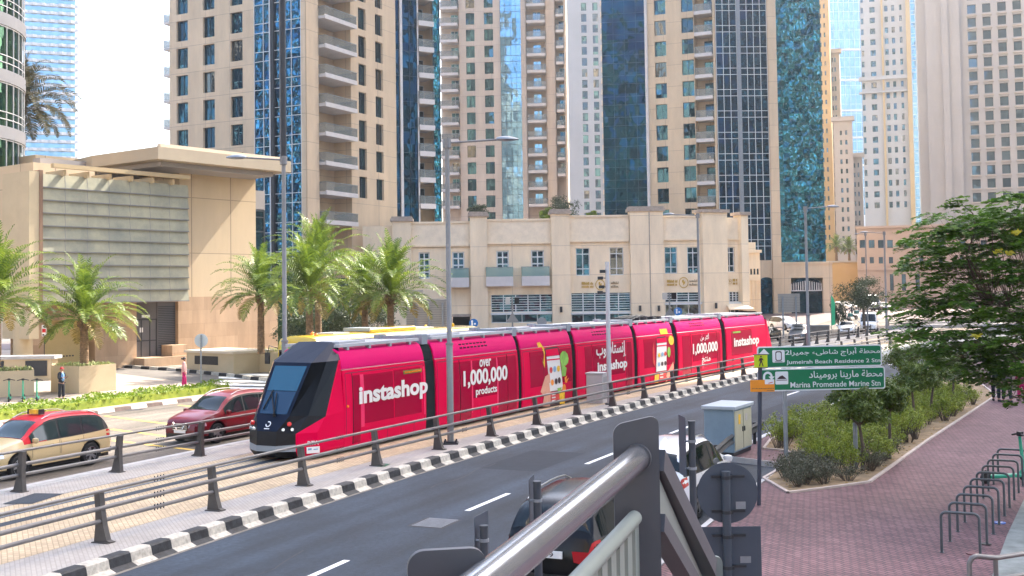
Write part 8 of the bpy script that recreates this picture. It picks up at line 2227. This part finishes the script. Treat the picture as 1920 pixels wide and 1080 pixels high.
a_, b_ = gp(-60, 748), gp(64, 742); u_ = (b_ - a_).normalized(); v_ = Vector((-u_.y, u_.x, 0)); planter('low beige planter with three green scooters in front', [a_, b_, b_ + v_ * 2.6, a_ + v_ * 2.6], 1.35, fill=4)
a_, b_ = gp(442, 697), gp(560, 700); u_ = (b_ - a_).normalized(); v_ = Vector((-u_.y, u_.x, 0)); planter('beige planter with a palm beside the vent box', [a_, b_, b_ + v_ * 4.5, a_ + v_ * 4.5], 1.35, fill=6)
p = gp(350, 697); p2_ = gp(438, 702); an = math.atan2(p2_.y - p.y, p2_.x - p.x); L_v = (p2_ - p).length
t = thing('vent_box', 'low beige ventilation box with a dark louvre and a pale flat lid', 'vent box', p, an); b = MB(); b.box(0, L_v, 0, 3.2, 0, 1.32); b.build('body', M['render_beige'], t)
b = MB(); b.box(-.12, L_v + .12, -.12, 3.3, 1.32, 1.48); b.build('lid', mat('vent_lid', (.6, .52, .4), .8), t)
b = MB(); b.box(L_v * .18, L_v * .68, -.012, -.0, .55, 1.12); o = b.build('louvre', M['steel_dark'], t)
b = MB()
for k in range(9): b.box(L_v * .18, L_v * .68, -.03, -.012, .57 + .06 * k, .595 + .06 * k)
b.build('louvre_blade', M['post_grey'], o)
p = gp(0, 700); t = thing('low_wall', 'low wall with grey shutters under the curved tower behind the column', 'wall', D(0, 680, 70) * 1 - Vector((0, 0, D(0, 680, 70).z - .15))); b = MB(); b.box(-4, 3.4, 0, 1.2, 1.35, 1.55); b.build('coping', M['concrete'], t); b = MB(); b.box(-4, 3.2, .1, 1, 0, 1.35); b.build('body', M['render_beige'], t); b = MB(); b.box(1.55, 2.9, .06, .1, .3, 1.25); b.box(-3, .2, .06, .1, .3, 1.25); b.build('shutter', M['steel_dark'], t)
# ------------------------------------------------------------------ people
M['skin'] = mat('skin', (.36, .2, .13), .55); M['hair'] = mat('dark_hair', (.012, .009, .008), .5)
M['pink_shirt'] = mat('pale_pink_shirt', (.62, .36, .33), .8, var=.1, scale=6); M['magenta_trousers'] = mat('magenta_trousers', (.5, .01, .13), .8, var=.1, scale=6)
M['dark_cloth'] = mat('dark_cloth', (.012, .015, .022), .8); M['blue_shirt'] = mat('light_blue_shirt', (.16, .32, .55), .8, var=.1, scale=8); M['red_cap'] = mat('red_cap', (.42, .01, .015), .7)
def skinned(name, V, E, Rad, m, parent=None, sub=2, loc=None, rotz=0.0):
    me = bpy.data.meshes.new(name); me.from_pydata([tuple(v) for v in V], E, [])
    o = bpy.data.objects.new(name, me); COL.objects.link(o); sk = o.modifiers.new('skin', 'SKIN'); sk.use_smooth_shade = True; sk.branch_smoothing = .6
    for i, r in enumerate(Rad): me.skin_vertices[0].data[i].radius = (r, r) if not isinstance(r, tuple) else r
    me.skin_vertices[0].data[0].use_root = True
    sb = o.modifiers.new('sub', 'SUBSURF'); sb.levels = sub; sb.render_levels = sub
    dg = bpy.context.evaluated_depsgraph_get(); dg.update(); nm = bpy.data.meshes.new_from_object(o.evaluated_get(dg)); bpy.data.objects.remove(o); bpy.data.meshes.remove(me)
    nm.name = name; nm.materials.clear(); nm.materials.append(m); nm.shade_smooth()
    return link(name, nm, parent, loc, rotz)
def person(label, loc, rotz, h=1.7, arms='down', top=None, legs=None, hair=True, cap=None, long_top=False, stride=.05, hair_bun=False, vest=None, group=None, face=True, arm_l=None):
    """figure facing local +X, 1.7 m nominal"""
    t = thing('person', label, 'person', loc, rotz, group); s = h / 1.7; t.scale = (s, s, s)
    hip, kn, an = .86, .47, .07
    V = [(0, 0, .93), (0, 0, 1.12), (0, 0, 1.32), (0, 0, 1.44), (.01, 0, 1.5)]; Rd = [(.13, .15), (.11, .135), (.12, .16), (.06, .07), (.052, .052)]; E = [(0, 1), (1, 2), (2, 3), (3, 4)]
    def add(p, r, to): V.append(p); Rd.append(r); E.append((to, len(V) - 1)); return len(V) - 1
    for sd in (1, -1):
        st = stride * sd
        a = add((0, .095 * sd, hip - .04), .085, 0); k_ = add((.02 + st * .6, .095 * sd, kn), .058, a); f = add((st - .01, .095 * sd, an + .02), .042, k_); add((st + .13, .105 * sd, .045), .036, f)
    ends = {}
    for sd in (1, -1):
        sh = add((0, .185 * sd, 1.395), .055, 3)
        if arms == 'phone':
            e = add((.03, .25 * sd, 1.12), .042, sh); wv = add((.24, .12 * sd, 1.17), .03, e); ends[sd] = (Vector((.24, .12 * sd, 1.17)), Vector((.9, -.35 * sd, .15)))
        else:
            e = add((-.02, .235 * sd, 1.12), .042, sh); wv = add((.03, .25 * sd, .88), .03, e); ends[sd] = (Vector((.03, .25 * sd, .88)), Vector((.12, 0, -1)))
    body = skinned('body', V, E, Rd, M['skin'], t)
    # hands
    for sd in (1, -1):
        w0, d = ends[sd]; d = d.normalized(); sdv = d.cross(Vector((0, sd, 0)) if abs(d.y) < .8 else Vector((1, 0, 0))).normalized()
        HV = [w0, w0 + d * .05, w0 + d * .085]; HR2 = [.026, (.034, .018), (.036, .016)]; HE = [(0, 1), (1, 2)]
        for q, off in enumerate((-.03, -.01, .01, .03)):
            ln = (.055, .065, .06, .045)[q]; b0 = HV[2] + sdv * off; HV.append(b0 + d * ln * .5); HR2.append(.009); HE.append((2, len(HV) - 1)); HV.append(b0 + d * ln + Vector((.012, 0, 0))); HR2.append(.007); HE.append((len(HV) - 2, len(HV) - 1))
        HV.append(w0 + d * .05 + sdv * -.045); HR2.append(.01); HE.append((1, len(HV) - 1)); HV.append(w0 + d * .085 + sdv * -.055); HR2.append(.008); HE.append((len(HV) - 2, len(HV) - 1))
        skinned('hand', HV, HE, HR2, M['skin'], body, 1)
    # head with face
    b = MB(); n, mm = 14, 12; tilt = -.18 if arms == 'phone' else 0; hc = Vector((.025, 0, 1.60))
    for i in range(mm + 1):
        ph = math.pi * i / mm
        for j in range(n):
            th = 2 * math.pi * j / n; x = math.sin(ph) * math.cos(th) * .095; y = math.sin(ph) * math.sin(th) * .075; z = math.cos(ph) * .118
            if z < -.02: x = x * (1 - .2 * (-z / .118)) + .012; y *= 1 - .25 * (-z / .118)
            if x > .07 and abs(y) < .03 and -.04 < z < .02: x += .022
            if x > .06 and .015 < abs(y) < .05 and .0 < z < .04: x -= .008
            q = Vector((x, y, z)); q = Matrix.Rotation(-tilt, 3, 'Y') @ q if tilt else q
            b.vert(hc + q)
    for i in range(mm):
        for j in range(n): b.face((i * n + j, (i + 1) * n + j, (i + 1) * n + (j + 1) % n, i * n + (j + 1) % n))
    hd = b.build('head', M['skin'], body, smooth=180)
    for sd in (1, -1):
        b = MB(); b.lathe((.108, .03 * sd, 1.615), [(.004, -.008), (.011, 0), (.004, .008)], 8); b.build('eye', M['hair'], hd)
        b = MB(); b.lathe((.02, .076 * sd, 1.59), [(.008, -.03), (.02, 0), (.012, .03)], 8); b.build('ear', M['skin'], hd)
    b = MB(); b.box(.098, .112, -.022, .022, 1.54, 1.547); b.build('mouth', mat('lip', (.25, .07, .06), .5) if 'lip' not in bpy.data.materials else bpy.data.materials['lip'], hd)
    if hair or cap:
        b = MB(); src = [(i, j) for i in range(7) for j in range(n)]
        for i in range(8):
            ph = math.pi * .60 * i / 7
            for j in range(n):
                th = 2 * math.pi * j / n; fr = max(0, math.cos(th)); p2 = ph * (1 - .42 * fr); q = Vector((math.sin(p2) * math.cos(th) * .108 - .006, math.sin(p2) * math.sin(th) * .088, math.cos(p2) * .13)); b.vert(hc + q)
        for i in range(7):
            for j in range(n): b.face((i * n + j, (i + 1) * n + j, (i + 1) * n + (j + 1) % n, i * n + (j + 1) % n))
        if hair_bun: b.lathe((-.11, 0, 1.63), [(.02, -.05), (.05, -.02), (.05, .02), (.02, .05)], 10)
        if cap: b.poly([hc + Vector(v) for v in ((.09, -.07, .05), (.17, -.05, .035), (.17, .05, .035), (.09, .07, .05))])
        b.build('cap' if cap else 'hair', cap or M['hair'], t, smooth=180)
    # clothes: same skeleton, a little wider
    g = .016; low = .62 if long_top else .86
    TV = [(0, 0, low), (0, 0, .98), (0, 0, 1.15), (0, 0, 1.32), (0, 0, 1.435)]; TR_ = [(.15 + g if long_top else .135, .18 if long_top else .16), (.14 + g, .165), (.125 + g, .15), (.13 + g, .175), (.07, .08)]; TE_ = [(0, 1), (1, 2), (2, 3), (3, 4)]
    def addT(p, r, to): TV.append(p); TR_.append(r); TE_.append((to, len(TV) - 1)); return len(TV) - 1
    for sd in (1, -1):
        sh = addT((0, .19 * sd, 1.395), .07, 4); w0 = ends[sd][0]; e = (.03, .25 * sd, 1.12) if arms == 'phone' else (-.02, .235 * sd, 1.12); el = addT(e, .058, sh); addT(tuple(Vector(e).lerp(w0, .85)), .045, el)
    skinned('shirt', TV, TE_, TR_, top, t)
    LV = [(0, 0, .95)]; LR = [(.135, .16)]; LE = []
    for sd in (1, -1):
        st = stride * sd; i0 = len(LV); LV += [(0, .1 * sd, hip - .06), (.02 + st * .6, .1 * sd, kn), (st, .1 * sd, .12)]; LR += [.105, .085, .075]; LE += [(0, i0), (i0, i0 + 1), (i0 + 1, i0 + 2)]
    skinned('trousers', LV, LE, LR, legs, t)
    for sd in (1, -1):
        b = MB(); st = stride * sd; b.box(st - .07, st + .19, .1 * sd - .045, .1 * sd + .05, 0, .08); o = b.build('shoe', M['dark_cloth'], t); bevel(o, .025, 2)
    if vest:
        skinned('vest', [(.04, 0, .9), (.045, 0, 1.15), (.04, 0, 1.34), (.02, 0, 1.42)], [(0, 1), (1, 2), (2, 3)], [(.135, .13), (.13, .125), (.13, .13), (.07, .09)], vest, t)
    return t
person('person in a pale pink tunic and magenta trousers by the round sign', G(345, 726, .15), R(20), 1.68, top=M['pink_shirt'], legs=M['magenta_trousers'], long_top=True, hair_bun=True, stride=.08)
pg = person('person with a red cap, dark trousers and blue front reading a phone', G(115, 749, .15), R(-20), 1.62, arms='phone', top=M['dark_cloth'], legs=M['dark_cloth'], cap=M['red_cap'], vest=M['blue_shirt'], stride=.04)
b = MB(); b.box(-.04, .04, -.005, .005, -.07, .07); o = b.build('phone', M['black'], None); o.location = pg.matrix_world @ Vector((0, 0, 0)); 
from mathutils import Euler
_pw = Matrix.Translation(pg.location) @ Matrix.Rotation(R(-20), 4, 'Z') @ Matrix.Scale(1.62 / 1.7, 4)
o.location = _pw @ Vector((.36, 0, 1.2)); o.rotation_euler = (R(60), 0, R(70)); tag(o, 'dark phone held by the person with the red cap', 'phone')
pw = G(1868, 752, .15); person('person in dark clothes walking under the feathery tree toward the bright end', pw, R(70), 1.75, top=M['dark_cloth'], legs=M['dark_cloth'], stride=.16)
person('person in grey clothes beside the dark clad walker under the feathery tree', G(1889, 754, .15), R(110), 1.72, top=M['post_grey'], legs=M['dark_cloth'], stride=.12)
person('person in a magenta dress at the very edge beyond the feathery tree', G(1917, 752, .15), R(90), 1.65, top=M['magenta_trousers'], legs=M['magenta_trousers'], long_top=True, stride=.1)

# motorbike riders far off
def rider(label, px, py, Y, rot):
    p = D(px, py, Y); z = gz(Y); t = thing('motorbike', label.replace('RIDER', 'motorbike'), 'motorbike', (p.x, p.y, z), rot, 'delivery motorbikes by the far railing')
    ty, rm = wheel_parts(.3, .1)
    for x in (-.62, .62): o = link('wheel', ty, t, (x, 0, .3)); link('rim', rm, o)
    b = MB(); b.tube([(-.6, 0, .35), (-.2, 0, .55), (.2, 0, .6), (.5, 0, .95)], [.09, .16, .14, .06], 8); b.tube([(.62, 0, .3), (.48, 0, 1.0)], .04, 6); b.tube([(.46, -.3, 1.02), (.46, .3, 1.02)], .02, 6); b.build('frame', M['trim'], t)
    b = MB(); b.box(-.95, -.45, -.28, .28, .8, 1.3); o = b.build('delivery_box', mat('box_teal', (.02, .16, .16), .5), t); bevel(o, .04)
    return t
for k, (px, py, Y) in enumerate(((1586, 590, 152), (1598, 588, 156))): rider(['RIDER with a teal box, nearer the green flag', 'RIDER with a teal box, nearer the round tree'][k], px, py, Y, R(200))
def seated(label, px, py, Y):
    t = thing('person', label, 'person', (D(px, py, Y).x, Y, gz(Y)), R(200)); V = [(-.1, 0, .85), (0, 0, 1.15), (.02, 0, 1.35), (.04, 0, 1.5), (.05, 0, 1.66)]; Rd = [.17, .16, .17, .06, .11]; E = [(0, 1), (1, 2), (2, 3), (3, 4)]
    for sd in (1, -1):
        i = len(V); V += [(.2, .18 * sd, .8), (.25, .2 * sd, .4), (.05, .25 * sd, 1.3), (.25, .28 * sd, 1.1), (.45, .25 * sd, 1.05)]; Rd += [.09, .06, .06, .05, .04]; E += [(0, i), (i, i + 1), (2, i + 2), (i + 2, i + 3), (i + 3, i + 4)]
    skinned('body', V, E, Rd, M['dark_cloth'], t, 1); b = MB(); b.lathe((.05, 0, 1.6), [(.05, -.1), (.13, 0), (.12, .08), (.03, .15)], 10); b.build('helmet', M['trim'], t, smooth=60)
seated('person in black riding the motorbike nearer the green flag', 1586, 590, 152); seated('person in black riding the motorbike nearer the round tree', 1598, 588, 156)
# flag, skip, barriers at the far corner
p = D(1562, 610, 122); t = thing('feather_flag', 'green feather flag standing at the corner of the arched entrance', 'flag', (p.x, p.y, 0)); z0, z1 = D(1562, 600, 122).z, D(1562, 568, 122).z
b = MB(); b.tube([(-.18, 0, 0), (-.18, 0, z1 + .6), (-.05, 0, z1 + .95)], .03, 6); b.build('pole', M['lamp_grey'], t); b = MB(); b.poly([(-.16, -.02, max(.4, z0 - .6)), (.22, -.04, max(.5, z0 - .5)), (.25, -.06, z1), (.1, -.04, z1 + .5), (-.12, -.02, z1 + .9)]); b.poly([(-.16, .01, max(.4, z0 - .6)), (-.12, .01, z1 + .9), (.1, -.01, z1 + .5), (.25, -.03, z1), (.22, -.01, max(.5, z0 - .5))]); b.build('cloth', mat('flag_green', (.04, .48, .22), .7), t)
p = D(1537, 612, 120); t = thing('skip', 'grey steel skip beside the green flag', 'skip', (p.x, p.y, 0), R(-8)); b = MB(); n = 4; b.prism([(-.95, -.5), (.95, -.5), (.95, .6), (-.95, .6)], .15, 1.15, top=False); o = b.build('bin', mat('skip_grey', (.17, .15, .13), .7, var=.2, scale=2), t); b = MB(); b.box(-1.02, 1.02, -.57, -.48, 1.1, 1.2); b.box(-1.02, 1.02, .58, .67, 1.1, 1.2); b.build('rim', M['galv'], t); b = MB(); b.box(-.9, .9, -.45, .55, .95, .96); b.build('inside', M['dark_in'], t)
for x in (-.7, .7): b = MB(); b.cyl((x, 0), .1, 0, .16, 8); b.build('caster', M['trim'], t)
t = thing('barrier_fence', 'low white picket barrier in front of the far parked cars', 'fence', (D(1572, 580, 168).x, 168, 1.4)); w_ = D(1630, 580, 168).x - D(1572, 580, 168).x
b = MB(); b.box(0, w_, -.03, .03, 1.05, 1.12); b.box(0, w_, -.03, .03, .2, .26)
k = 0
while k < w_: b.box(k, k + .06, -.02, .02, .2, 1.1); k += .35
b.build('panel', M['frame_white'], t)
t = thing('road_barrier', 'pale concrete barrier beside the sunlit far road', 'barrier', (D(1665, 590, 135).x, 135, 0)); w_ = 30
b = MB(); b.prism([(0, -.25), (w_, -.25), (w_, .25), (0, .25)], 0, .5); b.build('base', M['concrete'], t)
for zz2 in (.75, 1.05): b = MB(); b.tube([(0, 0, zz2), (w_, 0, zz2)], .05, 6); b.build('rail', M['rail_grey'], t)
for k in range(9): b = MB(); b.box(k * 3.6, k * 3.6 + .1, -.1, .1, .5, 1.1); b.build('post', M['rail_grey'], t)

# ------------------------------------------------------------------ unseen towers added to shade the street and to be mirrored in the glass
def block(label, c, wx, wy, h, rot, m, wm, q=1):
    t = thing('apartment_tower', label, 'building', (c[0], c[1], 0), rot); b = MB(); b.box(-wx / 2, wx / 2, -wy / 2, wy / 2, 0, h); b.build('wall', m, t)
    g_ = MB(); z = 5.0
    while z < h - 3:
        for sx in (-1, 1):
            k = -wx / 2 + 1.5
            while k < wx / 2 - 2.2: g_.box(k, k + 1.7 * q, sx * wy / 2 - .04, sx * wy / 2 + .04, z, z + 2 * q); k += 3.4 * q
            k = -wy / 2 + 1.5
            while k < wy / 2 - 2.2: g_.box(sx * wx / 2 - .04, sx * wx / 2 + .04, k, k + 1.7, z, z + 2); k += 3.4
        z += 3.3 * q
    o = g_.build('window', wm, t); o['kind'] = 'stuff'
    return t
_sh = Vector((math.sin(SUN_AZ), math.cos(SUN_AZ), 0)); _nv = Vector((-_sh.y, _sh.x, 0))      # along the sun, and across it (to the left)
P_EDGE = 36.0
def shade_block(label, p0, p1, d0, d1, h):
    c = _sh * (d0 + d1) / 2 + _nv * (p0 + p1) / 2; block(label, c, d1 - d0, p1 - p0, h, math.atan2(_sh.y, _sh.x), M['stone_warm'], M['glass_win'])  # added occluder, placed by the shadow edge it should cast
shade_block('broad beige tower added outside the view to shade the street', -30, P_EDGE, 124, 150, 160)
shade_block('beige tower added beyond the right edge of the view to shade the far junction', 45, 56, 170, 190, 140)
shade_block('farther beige tower added beyond the right edge of the view to shade the parked cars', 56.5, 67, 207, 222, 140)
block('beige tower added behind the viewpoint for the glass fronts to mirror', (-50, -75), 34, 26, 95, R(12), M['stone_warm'], M['glass_win'])
block('pale tower added farther behind the viewpoint for the glass fronts to mirror', (28, -120), 40, 28, 120, R(-8), M['stone_cream'], M['glass_win'])
block('grey tower added far behind on the left for the glass fronts to mirror', (-130, -60), 36, 30, 110, R(30), M['stone_grey'], M['glass_navy'])
block('dark glass tower added behind the street for the glass fronts to mirror', (128, -95), 74, 30, 150, R(6), M['glass_navy'], M['white_slab'], 3.5)  # dark walls with white bands, shaped for contrast in the rippled glass
block('dark glass tower added far outside the view for the corner glass bay to mirror', (-215, 30), 40, 80, 120, R(10), M['glass_navy'], M['white_slab'], 3)

# ------------------------------------------------------------------ haze in the air
hz = MB(); hz.box(-330, 330, -190, 520, -1.5, 152)
hm_ = bpy.data.materials.new('haze_air'); hm_.use_nodes = True; ht = hm_.node_tree; ht.nodes.clear()
pv = ht.nodes.new('ShaderNodeVolumePrincipled'); pv.inputs['Color'].default_value = (.86, .92, 1.0, 1); pv.inputs['Density'].default_value = 0.0003; pv.inputs['Anisotropy'].default_value = .7
ho = ht.nodes.new('ShaderNodeOutputMaterial'); ht.links.new(pv.outputs[0], ho.inputs['Volume'])
o = hz.build('haze', hm_); setting(o, 'stuff')
